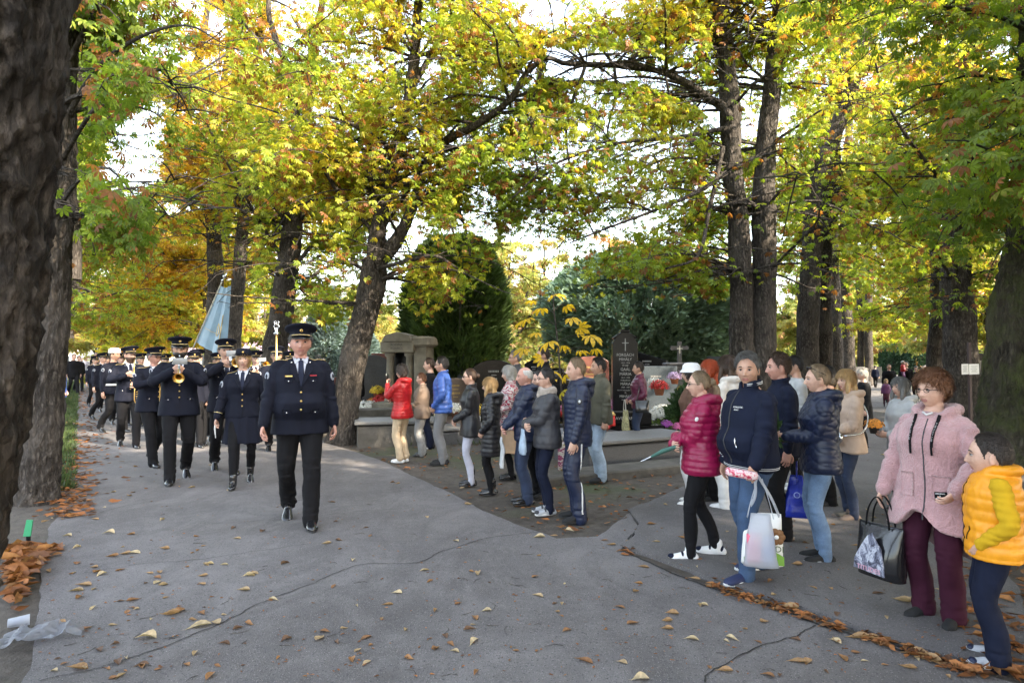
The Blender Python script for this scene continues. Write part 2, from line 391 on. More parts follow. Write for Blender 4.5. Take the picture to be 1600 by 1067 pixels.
def leaves(C, D, S, col, lod, r):
    """C centres, D outward directions, S sizes -> verts, tris, colours"""
    V0, T0 = LT[lod]; N = len(C)
    D = D / (np.linalg.norm(D, axis=1)[:, None] + 1e-9)
    up = np.array([0, 0, 1.0]) + r.normal(0, .38, (N, 3)); X = D.copy(); X[:, 2] -= .35 + .4 * r.random(N)
    X /= np.linalg.norm(X, axis=1)[:, None]
    Z = up - X * np.sum(up * X, 1)[:, None]; Z /= np.linalg.norm(Z, axis=1)[:, None] + 1e-9; Y = np.cross(Z, X)
    dr = .6 + .9 * r.random(N); asp = .85 + .3 * r.random(N)
    V = (X[:, None] * V0[None, :, 0:1] + Y[:, None] * V0[None, :, 1:2] * asp[:, None, None] + Z[:, None] * V0[None, :, 2:3] * dr[:, None, None]) * S[:, None, None] + C[:, None]
    T = T0[None] + (np.arange(N) * len(V0))[:, None, None]
    cc = np.repeat(col[:, None], len(V0), 1)
    # browned leaflet tips are part of the leaf
    tip = (V0[:, 0] ** 2 + V0[:, 1] ** 2) > .55
    br = (r.random(N) < .22)[:, None] & tip[None]
    cc = np.where(br[..., None], cc * .45 + np.array([.26, .13, .03]) * .55, cc)
    return V.reshape(-1, 3), T.reshape(-1, 3), cc.reshape(-1, 3)
GAPS = [(200, 170, 40, 30, .6), (760, 60, 22, 22, .5), (690, 110, 20, 20, .4), (930, 190, 34, 26, .5), (1060, 240, 36, 24, .5), (1090, 90, 22, 30, .5), (1440, 260, 30, 26, .5), (1290, 150, 22, 34, .5), (460, 30, 22, 18, .4), (380, 60, 18, 22, .35), (825, 470, 85, 85, .93), (1000, 490, 105, 62, .93), (735, 530, 62, 75, .85), (815, 400, 40, 40, .7), (1215, 480, 14, 60, .0), (205, 250, 50, 60, .9), (235, 190, 26, 32, .85), (852, 18, 34, 28, .9), (745, 335, 34, 52, .75), (868, 392, 34, 30, .9), (1060, 70, 30, 24, .5), (1000, 240, 45, 22, .5),
        (1330, 215, 34, 45, .45), (1420, 190, 36, 40, .5), (985, 335, 55, 25, .5), (905, 130, 30, 30, .5), (140, 350, 26, 22, .4), (1250, 60, 30, 20, .3), (1375, 130, 26, 30, .4), (1230, 250, 24, 22, .5), (1370, 390, 20, 55, .5), (1400, 480, 26, 40, .6), (565, 60, 30, 40, .35)]
def gapcull(P, r):
    px, py, dep = project(P); keep = np.ones(len(P), bool)
    for x, y, a, b, k in GAPS:
        q = ((px - x) / a) ** 2 + ((py - y) / b) ** 2
        keep &= ~((q < 1.35) & (dep > 0) & (r.random(len(P)) < k * sstep(1.35, .7, q)))
    return keep
TV = [([(586, 410, 34), (594, 350, 30), (606, 290, 28), (636, 170, 24), (648, 90, 20), (655, 0, 18)], 12.9, .62), ([(600, 400, 26), (645, 320, 24), (690, 225, 18)], 12.9, .62), ([(80, 640, 40), (78, 500, 40), (94, 180, 36), (105, 40, 30)], 7.6, .85), ([(1172, 560, 50), (1168, 420, 48), (1160, 300, 46), (1160, 180, 44), (1160, 90, 40), (1165, 0, 44)], 12.4, .8), ([(540, 690, 34), (560, 540, 34), (578, 440, 34), (600, 340, 20)], 12.6, .7), ([(425, 560, 30), (448, 430, 28), (462, 330, 22)], 17.3, .75),
      ([(365, 560, 20), (374, 420, 18), (382, 300, 14)], 21.8, .8), ([(334, 560, 20), (334, 420, 20), (326, 320, 14)], 23, .7), ([(1272, 600, 40), (1274, 480, 36), (1280, 370, 28), (1300, 250, 22), (1345, 120, 16)], 20, .75), ([(1500, 600, 44), (1496, 480, 38), (1494, 420, 30)], 14.4, .6),
      ([(1590, 650, 60), (1585, 520, 55), (1590, 400, 44)], 6.8, .9), ([(850, 95, 20), (1000, 104, 20), (1090, 140, 22), (1135, 185, 22)], 12.6, .88), ([(690, 225, 20), (790, 162, 20), (840, 100, 20)], 12.9, .85), ([(700, 50, 12), (672, 90, 12)], 12.4, .4)]
def tvcull(P, r):
    px, py, dep = project(P); keep = np.ones(len(P), bool)
    for L, Y, k in TV:
        L = np.array(sorted(L, key=lambda q: q[1]), float) * [1, 1, 1.25]; flat = np.ptp(L[:, 0]) > np.ptp(L[:, 1])
        if flat: L = L[np.argsort(L[:, 0])]; c = np.interp(px, L[:, 0], L[:, 1]); w_ = np.interp(px, L[:, 0], L[:, 2]); inn = (np.abs(py - c) < w_) & (px > L[0, 0]) & (px < L[-1, 0])
        else: c = np.interp(py, L[:, 1], L[:, 0]); w_ = np.interp(py, L[:, 1], L[:, 2]); inn = (np.abs(px - c) < w_) & (py > L[0, 1]) & (py < L[-1, 1])
        keep &= ~(inn & (dep > 0) & (dep < Y + .3) & (r.random(len(P)) < min(1, k * 1.15)))
    return keep
def crown(limbs, n, r, spread=3.6, hmin=3.0, size=.2, gold=.2, droop=.9, lod=0, per=14, twigr=.5, parent=None, tmin=.25, side=None, low_cull=None, name='crown', dens_top=1.0, mat_='leaf', pal=None, brown=.14):
    """secondary branches off the limbs and palmate leaves round them"""
    br = []; C = []; D = []
    nb = max(8, int(n / (per * 10)))
    lens = np.array([np.sum(np.linalg.norm(np.diff(L[0], axis=0), axis=1)) for L in limbs]); pr = lens / lens.sum()
    for b in range(nb):
        li = r.choice(len(limbs), p=pr); P, rad = limbs[li][:2]
        k = 0
        while True:
            t = tmin + (1 - tmin) * r.random(); i = int(t * (len(P) - 1)); p = P[i]; k += 1
            if p[2] > hmin * .8 or k > 12: break
        hfrac = np.clip((p[2] - hmin) / 10, 0, 1); L = spread * (1.05 - .55 * hfrac) * (.5 + .7 * r.random())
        a = r.random() * 2 * math.pi
        if side is not None and r.random() < .55: a = side + r.normal(0, .7)
        d = np.array([math.cos(a), math.sin(a), .55 * r.random() + .15]); q = [p.copy()]; m = 9
        for j in range(m):
            d = d + np.array([r.normal(0, .16), r.normal(0, .16), -.11 * droop * (1 - .5 * hfrac) + r.normal(0, .07)]); d /= np.linalg.norm(d)
            q.append(q[-1] + d * L / m)
        Q = np.array(q)
        if Q[:, 2].min() < hmin: Q[:, 2] = np.maximum(Q[:, 2], hmin + .25 * (Q[:, 2] - hmin) * (Q[:, 2] > hmin) + np.where(Q[:, 2] > hmin, .75 * (Q[:, 2] - hmin), 0))
        br.append((Q, np.linspace(min(.034, rad[i] * .5), .006, m + 1)))
        # twigs
        for tw in range(10):
            u = .22 + .78 * r.random() ** .8; x = u * m; i0 = min(int(x), m - 1); c = Q[i0] + (Q[i0 + 1] - Q[i0]) * (x - i0)
            out = np.array([r.normal(0, 1), r.normal(0, 1), r.normal(-.25, .35)]); out /= np.linalg.norm(out)
            tl = twigr * (.5 + r.random())
            if r.random() < .4: br.append((np.array([c, c + out * tl * .5 + [0, 0, .03], c + out * tl]), np.array([.010, .008, .005])))
            f = r.random(per)[:, None]; pts = c + out * tl * (.3 + .8 * f) + r.normal(0, .13 + .1 * twigr, (per, 3)) * [1, 1, .7]
            C.append(pts); D.append(np.tile(out, (per, 1)) * .6 + r.normal(0, .55, (per, 3)) * [1, 1, .3])
    C = np.concatenate(C); D = np.concatenate(D)
    keep = (C[:, 2] > hmin - .45 + .5 * vn(C, .8, 5)) & gapcull(C, r) & tvcull(C, r)
    if low_cull is not None: keep &= low_cull(C)
    C = C[keep]; D = D[keep]; N = len(C)
    S = size * (.65 + .6 * r.random(N))
    # how far each leaf has turned: clumps, and more towards the top
    g_ = gold + .33 * vn(C, .45, 3) + .22 * vn(C, 1.6, 4) + .05 * np.clip(C[:, 2] - 7, -3, 6) * .6 + r.normal(0, .13, N)
    x = np.clip(g_ * 3.4 + .6, 0, 3.999); i = x.astype(int); fr = (x - i)[:, None]; pl = PAL if pal is None else pal
    col = pl[i] * (1 - fr) + pl[np.minimum(i + 1, 4)] * fr
    bw = r.random(N) < brown + .25 * np.clip(vn(C, 1.1, 9) - .25, 0, 1); col[bw] = pl[5] * (.7 + .8 * r.random((bw.sum(), 1)))
    col *= (.8 + .4 * r.random((N, 1)))
    V, T, cc = leaves(C, D, S, col, lod, r)
    o = tri_mesh(name, V, T, M[mat_], cc, parent=parent); return o, br
def trunk_mesh(limbs, r, parent, m, name='trunk', flare=True, nseg=20, step=.12, rough=1.0, br=()):
    step = .035 if nseg > 90 else .06 if nseg > 35 else step
    g = G()
    for Q, rad in br: tube(g, Q, rad, 5 if rad[0] > .02 else 3, caps=False)
    for k, L in enumerate(limbs):
        P, rad = L[:2]; ln = np.sum(np.linalg.norm(np.diff(P, axis=0), axis=1)); n = int(max(6, min(380 if nseg > 90 else 170 if nseg > 35 else 90, ln / (step if rad[0] > .08 else step * 3))))
        Q = spline(np.column_stack([P, rad]), n); rr = np.maximum(Q[:, 3], .004); Q = Q[:, :3]
        ns = nseg if rad[0] > .12 else 8
        if k == 0 and flare:
            h = Q[:, 2] - Q[0, 2]; rr = rr * (1 + .28 * np.exp(-h / .22))
        o = len(g.v); tube(g, Q, rr, ns, up=(0, 1, 0) if abs(Q[-1][2] - Q[0][2]) > .5 else (0, 0, 1))
        V = g.v[-1]; c = np.repeat(Q, ns, 0); dv = V - c; rad_ = np.linalg.norm(dv, axis=1)[:, None]; dn = dv / (rad_ + 1e-6)
        if rad[0] > .05:
            Vs = V * [1, 1, .33]; am = np.minimum(.10 * rad_[:, 0] + .004, .034) * min(rough, 1.1)
            disp = am * (1.0 * fbm(V * [1, 1, .5], 2.2, 2) + .55 * (.2 - 2 * np.abs(vn(Vs, 13, 2))) + .4 * vn(Vs, 31, 6) + (rough > 1.5) * (.5 * (.3 - np.abs(vn(V * [1, 1, .45], 21, 9)) * 2) + .35 * vn(V * [1, 1, .6], 55, 4))) - .03 * rad_[:, 0]
            if k == 0 and flare:
                a = np.arctan2(dn[:, 1], dn[:, 0]); h = V[:, 2] - Q[0, 2]; disp += .07 * rad_[:, 0] * np.exp(-np.clip(h, 0, 9) / .35) * np.sin(a * 5 + 2)
            g.v[-1] = V + dn * disp[:, None]
    return g.build(name, m, parent)
def branch_mesh(br, parent, m, name='branches', n=5):
    g = G()
    for Q, rad in br: tube(g, Q, rad, n if rad[0] > .02 else 3, caps=False)
    return g.build(name, m, parent)
def limb(pts, Y, ext=None):
    """pts (px,py,width px[,Y]) -> world polyline and radii; ext = extra world offsets on top"""
    P = []; rr = []
    for q in pts:
        y = q[3] if len(q) > 3 else Y; p = at(q[0], q[1], y); P.append(tuple(p)); rr.append(q[2] * y / F / 2 * .84)
    if ext:
        for dx, dy, dz, ra in ext: p = P[-1]; P.append((p[0] + dx, p[1] + dy, p[2] + dz)); rr.append(ra)
    return np.array(P, float), np.array(rr)
def auto_limbs(r, base_pt, h0, n, L, rad, up=.75):
    out = []
    for i in range(n):
        a = i / n * 2 * math.pi + r.normal(0, .35); d = np.array([math.cos(a) * .7, math.sin(a) * .7, up]); p = np.array(base_pt) + [0, 0, r.random() * h0]; q = [p]
        for j in range(6): d = d + np.array([r.normal(0, .14), r.normal(0, .14), .06]); d /= np.linalg.norm(d); q.append(q[-1] + d * L * (.8 + .4 * r.random()) / 6)
        out.append((np.array(q), np.linspace(rad, .02, 7)))
    return out
def tree(label, limbs, n, seed, bark='bark', autol=3, alen=5.0, ah=3.4, group='chestnut trees lining the avenues', name='chestnut_tree', cat='tree', rough=1.0, nseg=20, **kw):
    r = np.random.default_rng(seed); b = limbs[0][0][0]
    root = empty(name, (b[0], b[1], 0)); tag(root, label, cat, group)
    T = limbs[0][0]; i = int(np.argmin(np.abs(T[:, 2] - ah)))
    extra = auto_limbs(r, T[i], 2.0, autol, alen, limbs[0][1][i] * .20) if autol else []
    alll = limbs + extra
    kw['size'] = kw.get('size', .2) * SZ
    c, br = crown(alll, n, r, **kw)
    t = trunk_mesh(alll, r, None, M[bark], rough=rough, nseg=nseg, br=br)
    for o in (t, c): o.parent = root; o.matrix_parent_inverse = Matrix.Translation((-b[0], -b[1], 0))
    return root
def up_trunk(x, y, h, r0, lean=(0, 0), seed=0, top=.12):
    q = np.random.default_rng(seed); z = np.linspace(-.1, h, 9); s = z / h
    X = x + lean[0] * s + .10 * np.cumsum(q.normal(0, 1, 9)) * s; Y_ = y + lean[1] * s + .10 * np.cumsum(q.normal(0, 1, 9)) * s
    return np.stack([X, Y_, z], 1), r0 * (1 - (1 - top) * s ** 1.1)
DEN = 1.85; SZ = .52
def LD(n): return int(n * DEN)
EX = [(.3, .2, 2.2, .14), (.2, .2, 2.2, .08), (.1, 0, 1.8, .03)]
# --- left row, nearest: the big trunk at the left edge
p1 = np.array([-.12, 0, 0]) + np.array([(-2.34, 2.30, -.1), (-2.30, 2.35, .4), (-2.22, 2.4, 1.0), (-2.16, 2.45, 1.62), (-2.12, 2.5, 2.3), (-2.04, 2.5, 3.1), (-2.0, 2.6, 4.4), (-2.1, 2.8, 6.5), (-2.2, 3.0, 10), (-2.3, 3.1, 13)])
LBR = lambda pts, Y, r0=.02: limb([(x, y, r0 * (1 - .88 * i / (len(pts) - 1)) * 1.6 * F / (yy or Y), yy or Y) for i, (x, y, yy) in enumerate(pts)], Y)
t1 = tree('massive near chestnut trunk with rough plated bark filling the left edge', [(p1, np.array([.37, .345, .34, .34, .34, .345, .34, .3, .2, .05]))], LD(2600), 21, 'bark_near', nseg=190, rough=1.51, autol=5, alen=5.5, ah=4.2, hmin=4.6, size=.16, gold=.02, lod=1, droop=.3, spread=3.5)
Y2 = 7.3
l2 = [limb([(56, 800, 78), (62, 740, 66), (70, 640, 64), (78, 500, 64), (86, 350, 62), (94, 180, 58), (100, 40, 52)], Y2, [(0, .2, 2, .16), (-.2, .2, 3, .1), (0, 0, 3, .03)]),
      LBR([(95, 200, 7.3), (150, 110, 7.0), (215, 60, 6.6), (290, 40, 6.2), (350, 70, 6.0)], 7, .05), LBR([(92, 260, 7.3), (140, 180, 6.6), (190, 130, 6.0), (240, 120, 5.6), (285, 165, 5.4)], 7, .04),
      LBR([(88, 330, 7.3), (125, 280, 6.8), (165, 262, 6.4), (205, 300, 6.1), (232, 345, 6.0)], 7, .035), LBR([(96, 120, 7.3), (150, 20, 7.0), (230, -60, 6.5), (330, -90, 6)], 7, .05),
      LBR([(86, 360, 7.3), (112, 330, 7.2), (135, 350, 7.1), (150, 400, 7.1)], 7, .03)]
t2 = tree('second chestnut on the left kerb, dark trunk directly behind the massive one', l2, LD(6000), 22, 'bark', nseg=64, rough=1.51, autol=3, alen=4.5, ah=6.5, hmin=3.3, spread=1.2, size=.17, gold=.03, lod=1, droop=1.1, twigr=.4, tmin=.35, low_cull=lambda C: (lambda px, py, d: (px < 235 + np.clip(120 - py, 0, 90) * 1.4) | (py < -20) | (d < 0))(*project(C)))
# --- right row of the left avenue
def rows(b, d, k): return (b[0] + d[0] * k, b[1] + d[1] * k)
Y4 = 12.5
l4 = [limb([(536, 694, 60), (540, 640, 52), (552, 560, 50), (568, 500, 46), (583, 440, 50), (586, 405, 44)], Y4),
      limb([(586, 420, 36), (592, 350, 34), (606, 290, 28), (618, 245, 24), (636, 170, 22, 12.3), (648, 90, 20, 12.2), (655, 0, 17, 12)], Y4, EX),
      limb([(588, 415, 30), (622, 372, 27), (645, 320, 22), (662, 265, 18), (690, 225, 17, 12.2), (745, 195, 15, 11.8), (795, 158, 13, 11.5), (822, 115, 10, 11.3), (845, 94, 9, 11.2)], Y4),
      limb([(618, 240, 14), (585, 215, 10, 12), (540, 190, 8, 11.5), (500, 180, 6, 11)], Y4), limb([(648, 130, 12), (672, 90, 11), (700, 50, 9), (708, 0, 8)], Y4, [(.3, .3, 1.5, .05), (.2, .2, 1.5, .02)]),
      limb([(588, 420, 8), (630, 410, 8, 12), (680, 400, 6, 11.6), (715, 420, 4, 11.5)], 12.3), limb([(583, 430, 8), (545, 410, 7, 12.2), (505, 420, 6, 12), (480, 440, 4, 11.8)], 12.4), limb([(660, 270, 8), (700, 300, 7, 12), (725, 350, 5, 11.8), (735, 400, 4, 11.6)], 12.3), limb([(600, 330, 10), (570, 270, 9, 12.0), (535, 262, 7, 11.7), (500, 250, 5, 11.4)], Y4)]
t4 = tree('leaning chestnut with a forked trunk, behind the front officer', l4, LD(15500), 24, 'bark', nseg=44, autol=3, alen=4.8, ah=3.4, hmin=2.75, spread=3.0, size=.19, gold=.30, droop=1.0, tmin=.2, twigr=.45, low_cull=lambda C: (lambda px, py, d: (px > 400 - .1 * (500 - py)) | (d < 0))(*project(C)))
Y5 = 17.1
l5 = [limb([(420, 640, 52), (432, 540, 46), (446, 440, 42), (458, 350, 38), (470, 280, 32), (468, 220, 30)], Y5),
      limb([(468, 230, 22), (462, 180, 18), (455, 120, 16), (430, 60, 12), (420, 0, 10)], Y5, EX), limb([(470, 240, 20), (482, 150, 17), (490, 70, 15), (505, 0, 12)], Y5, EX), limb([(455, 360, 12), (428, 320, 9), (405, 300, 7)], Y5)]
t5 = tree('stout dark chestnut trunk rising behind the woman in the bowler hat', l5, LD(10000), 25, autol=4, alen=4.6, ah=4.5, hmin=3.2, spread=3.4, size=.21, gold=.42, droop=.9, brown=.14, low_cull=lambda C: (lambda px, py, d: (px > 318 + .12 * (py - 200)) | (d < 0))(*project(C)))
Y6 = 22.8
l6 = [limb([(332, 600, 36), (336, 480, 32), (334, 380, 28), (322, 300, 20), (300, 230, 16), (296, 160, 12)], Y6, EX), limb([(335, 400, 16), (343, 330, 15), (341, 250, 13), (345, 150, 10)], Y6, EX)]
t6 = tree('forked chestnut behind the blue banner, on its left side', l6, LD(9000), 26, autol=3, alen=4.6, ah=5, hmin=3.1, spread=3.6, size=.25, gold=.52, lod=2, brown=.12, low_cull=lambda C: (lambda px, py, d: (px > 222) | (py < 140) | (d < 0))(*project(C)))
l7 = [limb([(360, 610, 30), (366, 510, 28), (374, 420, 26), (380, 340, 22), (383, 260, 19), (388, 150, 14)], 21.5, EX)]
t7 = tree('slim curved chestnut trunk directly behind the tip of the blue banner', l7, LD(7000), 27, autol=3, alen=4.2, ah=5, hmin=3.3, spread=3.2, size=.23, gold=.5, lod=2, brown=.14)
sp4 = (l4[0][0][0][0], 12.5)
far_l_labels = ['golden chestnut next beyond the banner in the right row', 'bright gold chestnut, second beyond the banner on the right of the road', 'yellow chestnut with a low skirt of leaves, third beyond the banner', 'pale gold chestnut fourth beyond the banner', 'far gold chestnut fifth beyond the banner', 'small far chestnut at the end of the right row of the left road']
for i, (k, dx) in enumerate([(16, .3), (22, -.2), (28.5, .4), (36, 0), (45, .3), (56, 0)]):
    x, y = rows(sp4, (-.685, 1), k); L = [up_trunk(x + dx, y, 12.5 - .4 * i, .27, (.4, 0), 60 + i)]
    tree(far_l_labels[i], L, LD(8500 - 900 * i), 70 + i, autol=4, alen=4.6, ah=3.2, hmin=1.9 + .1 * i, spread=3.9, size=.30 + .03 * i, gold=.64 - .05 * (i % 3), lod=2, brown=.10, per=12, nseg=12)
far_l2 = ['third chestnut trunk on the left kerb, seen past the second', 'fourth chestnut on the left kerb, mostly hidden', 'fifth chestnut on the left kerb with yellowing crown', 'sixth chestnut on the left kerb', 'seventh chestnut on the left kerb, far off', 'last chestnut on the left kerb near the houses']
for i, k in enumerate([5.2, 10.5, 17, 24, 33, 44]):
    x, y = rows((-5.35, 7.3), (-.70, 1), k); L = [up_trunk(x + (.0 if i else .1), y, 12.5, .24, (.3, 0), 80 + i)]
    tree(far_l2[i], L, LD([5200, 6000, 5200, 4200, 3600, 3000][i]), 90 + i, autol=4, alen=4.2, ah=4.4, hmin=3.1 + .1 * i, spread=2.5 + .2 * i, size=.22 + .025 * i, gold=.12 + .08 * i, lod=0 if i < 1 else 2, per=12, nseg=16)
# --- left row of the right avenue: the twin trunk
Y8 = 12.0
l8 = [limb([(1168, 716, 84), (1166, 660, 62), (1163, 600, 54), (1158, 520, 48), (1158, 430, 44), (1154, 340, 42), (1143, 260, 40), (1141, 170, 38), (1133, 80, 34), (1127, 0, 30)], Y8, EX),
      limb([(1178, 700, 60), (1184, 620, 52), (1191, 540, 48), (1194, 430, 44), (1193, 330, 42), (1197, 230, 39), (1206, 140, 34), (1214, 60, 30), (1220, 0, 26)], Y8 + .1, EX),
      limb([(1140, 185, 20), (1128, 168, 18), (1105, 152, 16), (1080, 135, 15), (1040, 115, 14), (1005, 107, 13), (960, 103, 12), (915, 101, 11), (880, 99, 11), (862, 92, 10), (845, 95, 9), (820, 118, 8), (800, 155, 7)], 11.8),
      limb([(1135, 50, 14), (1110, 36, 12), (1082, 33, 12), (1050, 48, 11), (1010, 75, 10), (980, 98, 8)], 11.9), limb([(1207, 130, 18), (1240, 60, 15), (1262, 10, 13)], 12, [(.3, .2, 1.4, .05), (.3, .2, 1.4, .02)]),
      limb([(1130, 230, 9), (1108, 330, 8, 11.4), (1090, 400, 6, 11), (1040, 420, 4, 10.8)], 11.6), limb([(1135, 270, 9), (1090, 300, 8, 11.2), (1020, 330, 6, 10.8), (940, 360, 4, 10.6), (890, 380, 3, 10.5)], 11.6), limb([(1135, 200, 9), (1060, 215, 8, 11.2), (960, 225, 6, 10.8), (860, 260, 5, 10.8), (800, 310, 3, 10.8)], 11.6), limb([(915, 102, 7), (885, 200, 5), (900, 300, 4), (930, 370, 3)], 11.5), limb([(850, 96, 6), (830, 180, 5), (842, 280, 4), (850, 350, 3)], 11.2), limb([(960, 104, 6), (962, 150, 5), (950, 200, 4), (948, 250, 3)], 11.7), limb([(1040, 118, 5), (1050, 180, 4), (1046, 240, 3)], 11.6)]
t8 = tree('tall chestnut with twin trunks rising side by side and one branch arching far left', l8, LD(23000), 28, 'bark', nseg=44, autol=2, alen=4.6, ah=6.5, hmin=3.1, spread=2.9, size=.18, gold=.28, droop=1.05, side=2.9, tmin=.12, twigr=.42, group='chestnut trees lining the avenues')
r8 = [(8.4, 1262, 46), (16.5, 1303, 30), (26, 1327, 26)]
lb = ['thick dark chestnut just right of the twin trunks', 'chestnut second right of the twin trunks, leaning', 'third trunk right of the twin trunks, slimmer', 'far slim chestnut in the left row of the right path', 'farthest thin chestnut of the right path']
l9 = [limb([(1258, 640, 48), (1262, 560, 43), (1264, 480, 40), (1268, 400, 38), (1276, 310, 42), (1290, 240, 38), (1318, 170, 30), (1345, 90, 24), (1362, 0, 18)], 19.5, EX), limb([(1288, 620, 32), (1288, 480, 28), (1290, 360, 26), (1306, 270, 20), (1300, 150, 12)], 19.9, EX), limb([(1290, 240, 16), (1325, 120, 14, 19), (1350, 40, 12, 18.5)], 19.5, EX)]
t9 = tree(lb[0], l9, LD(10500), 29, autol=4, alen=4.4, ah=5, hmin=3.2, spread=3.1, size=.21, gold=.24, droop=1.0, nseg=28)
l10 = [limb([(1306, 620, 30), (1304, 500, 27), (1300, 400, 24), (1302, 300, 20), (1310, 180, 16), (1322, 60, 12)], 25.5, EX)]
tree(lb[1], l10, LD(7000), 30, autol=4, alen=4.2, ah=5, hmin=3.2, spread=3.3, size=.25, gold=.34, lod=2)
l11 = [limb([(1328, 615, 24), (1325, 520, 22), (1318, 430, 19), (1320, 300, 15), (1330, 160, 12)], 31, EX)]
tree(lb[2], l11, LD(5000), 31, autol=3, alen=4.2, ah=5.5, hmin=3.6, spread=3.0, size=.28, gold=.20, lod=2)
l12 = [limb([(1358, 608, 15), (1357, 500, 14), (1357, 400, 12), (1352, 300, 9), (1346, 200, 6)], 40, [(0, 0, 2, .05)]), limb([(1345, 606, 12), (1344, 500, 11), (1338, 400, 8), (1330, 320, 6)], 40.5)]
tree(lb[3], l12, LD(2600), 32, autol=3, alen=4, ah=6, hmin=5, spread=3.2, size=.34, gold=.1, lod=2)
x, y = rows((4.75, 12), (.613, 1), 45); tree(lb[4], [up_trunk(x, y, 13, .25, seed=5)], LD(3000), 33, autol=4, ah=4, hmin=3.5, size=.42, gold=.3, lod=2, nseg=10)
# --- right row of the right avenue
Y14 = 6.7
l14 = [limb([(1618, 716, 215), (1610, 660, 165), (1608, 600, 145), (1612, 480, 134), (1620, 380, 106), (1626, 280, 98), (1630, 150, 90), (1632, 0, 80)], Y14, [(0, .3, 2, .2), (.1, .3, 3, .1), (0, 0, 3, .03)]),
       LBR([(1625, 240, 6.7), (1560, 200, 6.2), (1480, 185, 5.8), (1400, 215, 5.6)], 6, .035), LBR([(1622, 330, 6.6), (1570, 300, 6.0), (1520, 320, 5.5), (1480, 350, 5.2), (1465, 378, 5.0)], 6, .025),
       LBR([(1628, 60, 6.7), (1540, 20, 6.4), (1420, 10, 6.2), (1320, 40, 6.0)], 6, .04), LBR([(1620, 420, 6.7), (1585, 380, 6.0), (1560, 395, 5.6), (1540, 440, 5.4)], 6, .02)]
t14 = tree('mossy chestnut trunk at the right edge behind the boy in the yellow vest', l14, LD(4200), 34, 'bark_moss', nseg=84, rough=1.55, autol=3, alen=4.5, ah=6.5, hmin=3.2, spread=1.5, size=.16, gold=.06, lod=1, droop=1.1, tmin=.3, twigr=.4, brown=.10, low_cull=lambda C: (lambda px, py, d: (px > 1395 + 1.2 * np.clip(py - 330, 0, 200)) | (py < 90) | (d < 0))(*project(C)))
l0 = [up_trunk(3.02, 3.35, 13, .28, (.0, .2), 3, .3)]
t0 = tree('near dark trunk cut off by the right edge of the view', l0, LD(1500), 35, 'bark_near', nseg=48, autol=4, alen=5, ah=5, hmin=4.6, spread=3.2, size=.17, gold=.1, lod=0) if False else None
l13 = [limb([(1512, 655, 72), (1505, 590, 58), (1498, 500, 54), (1492, 440, 50), (1496, 340, 45), (1508, 240, 46), (1512, 150, 42), (1520, 60, 36), (1524, 0, 30)], 14.2, EX), limb([(1462, 640, 34, 20), (1462, 560, 32, 20), (1466, 480, 28, 20), (1462, 380, 24, 20), (1440, 290, 18, 20), (1425, 210, 12, 20)], 20)]
t13 = tree('broad dark chestnut carrying the paper notices', l13[:1], LD(10500), 36, 'bark', nseg=44, autol=4, alen=4.4, ah=4.6, hmin=2.9, spread=3.0, size=.19, gold=.24, droop=1.1)
tree('chestnut behind the one carrying the notices, dark lower trunk', l13[1:], LD(8500), 37, 'bark', nseg=24, autol=4, alen=4.4, ah=4.4, hmin=3.0, spread=3.4, size=.24, gold=.26, droop=1.0, lod=2)
lb = ['far chestnut with an orange tinted crown in the right row', 'far chestnut second from the end of the right row', 'last chestnut of the right row']
for i, k in enumerate([24, 33, 45]):
    x, y = rows((5.6, 6.8), (.613, 1), k); tree(lb[i], [up_trunk(x, y, 12.5, .28, seed=15 + i)], LD(5000 - 900 * i), 110 + i, autol=4, ah=4, hmin=3.4, size=.30 + .04 * i, gold=.42 - .1 * i, lod=2, nseg=12, spread=3.6)
# --- chestnuts behind and beside the camera: unseen, added to keep sun off the ground
k = 0
for (x, y) in [(3.4, 1.6), (8.2, -1.5), (4.8, -6.5), (11.5, 3.8), (13.5, -7), (9.5, -13), (17, -1), (19, 7), (22, -9), (15, 12.5), (21, 18), (16, -16), (26, 2), (27, 12), (19, -13), (24, -16), (28, -4), (31, -12), (33, 4), (34, 14), (7, -4), (12, -3.5)]:
    k += 1
    rr_ = np.random.default_rng(300 + k)
    root = empty('chestnut_tree', (x, y, 0)); tag(root, 'unseen chestnut added outside the view to shade the ground', 'tree', 'chestnut trees added outside the view for shade')
    L = [up_trunk(0, 0, 13.5, .27, seed=40 + k, top=.2)]; al = auto_limbs(rr_, (0, 0, 3.6), 2.0, 5, 5.2, .12)
    GA = GAPS; GAPS = [(200, 170, 40, 30, .6), (760, 60, 22, 22, .5), (690, 110, 20, 20, .4), (930, 190, 34, 26, .5), (1060, 240, 36, 24, .5), (1090, 90, 22, 30, .5), (1440, 260, 30, 26, .5), (1290, 150, 22, 34, .5), (460, 30, 22, 18, .4), (380, 60, 18, 22, .35), (825, 470, 85, 85, .93), (1000, 490, 105, 62, .93), (735, 530, 62, 75, .85), (815, 400, 40, 40, .7), (1215, 480, 14, 60, .0), ]
    c_, br_ = crown(L + al, 8500 if k > 1 else 3000, rr_, spread=3.9, hmin=4.6 if k == 1 else 3.6, size=.34 if k > 1 else .2, gold=.15, lod=2, per=12)
    GAPS = GA; c_.parent = root
    trunk_mesh(L + al, rr_, root, M['bark'], nseg=14, step=.4, br=[b for b in br_ if b[1][0] > .012])
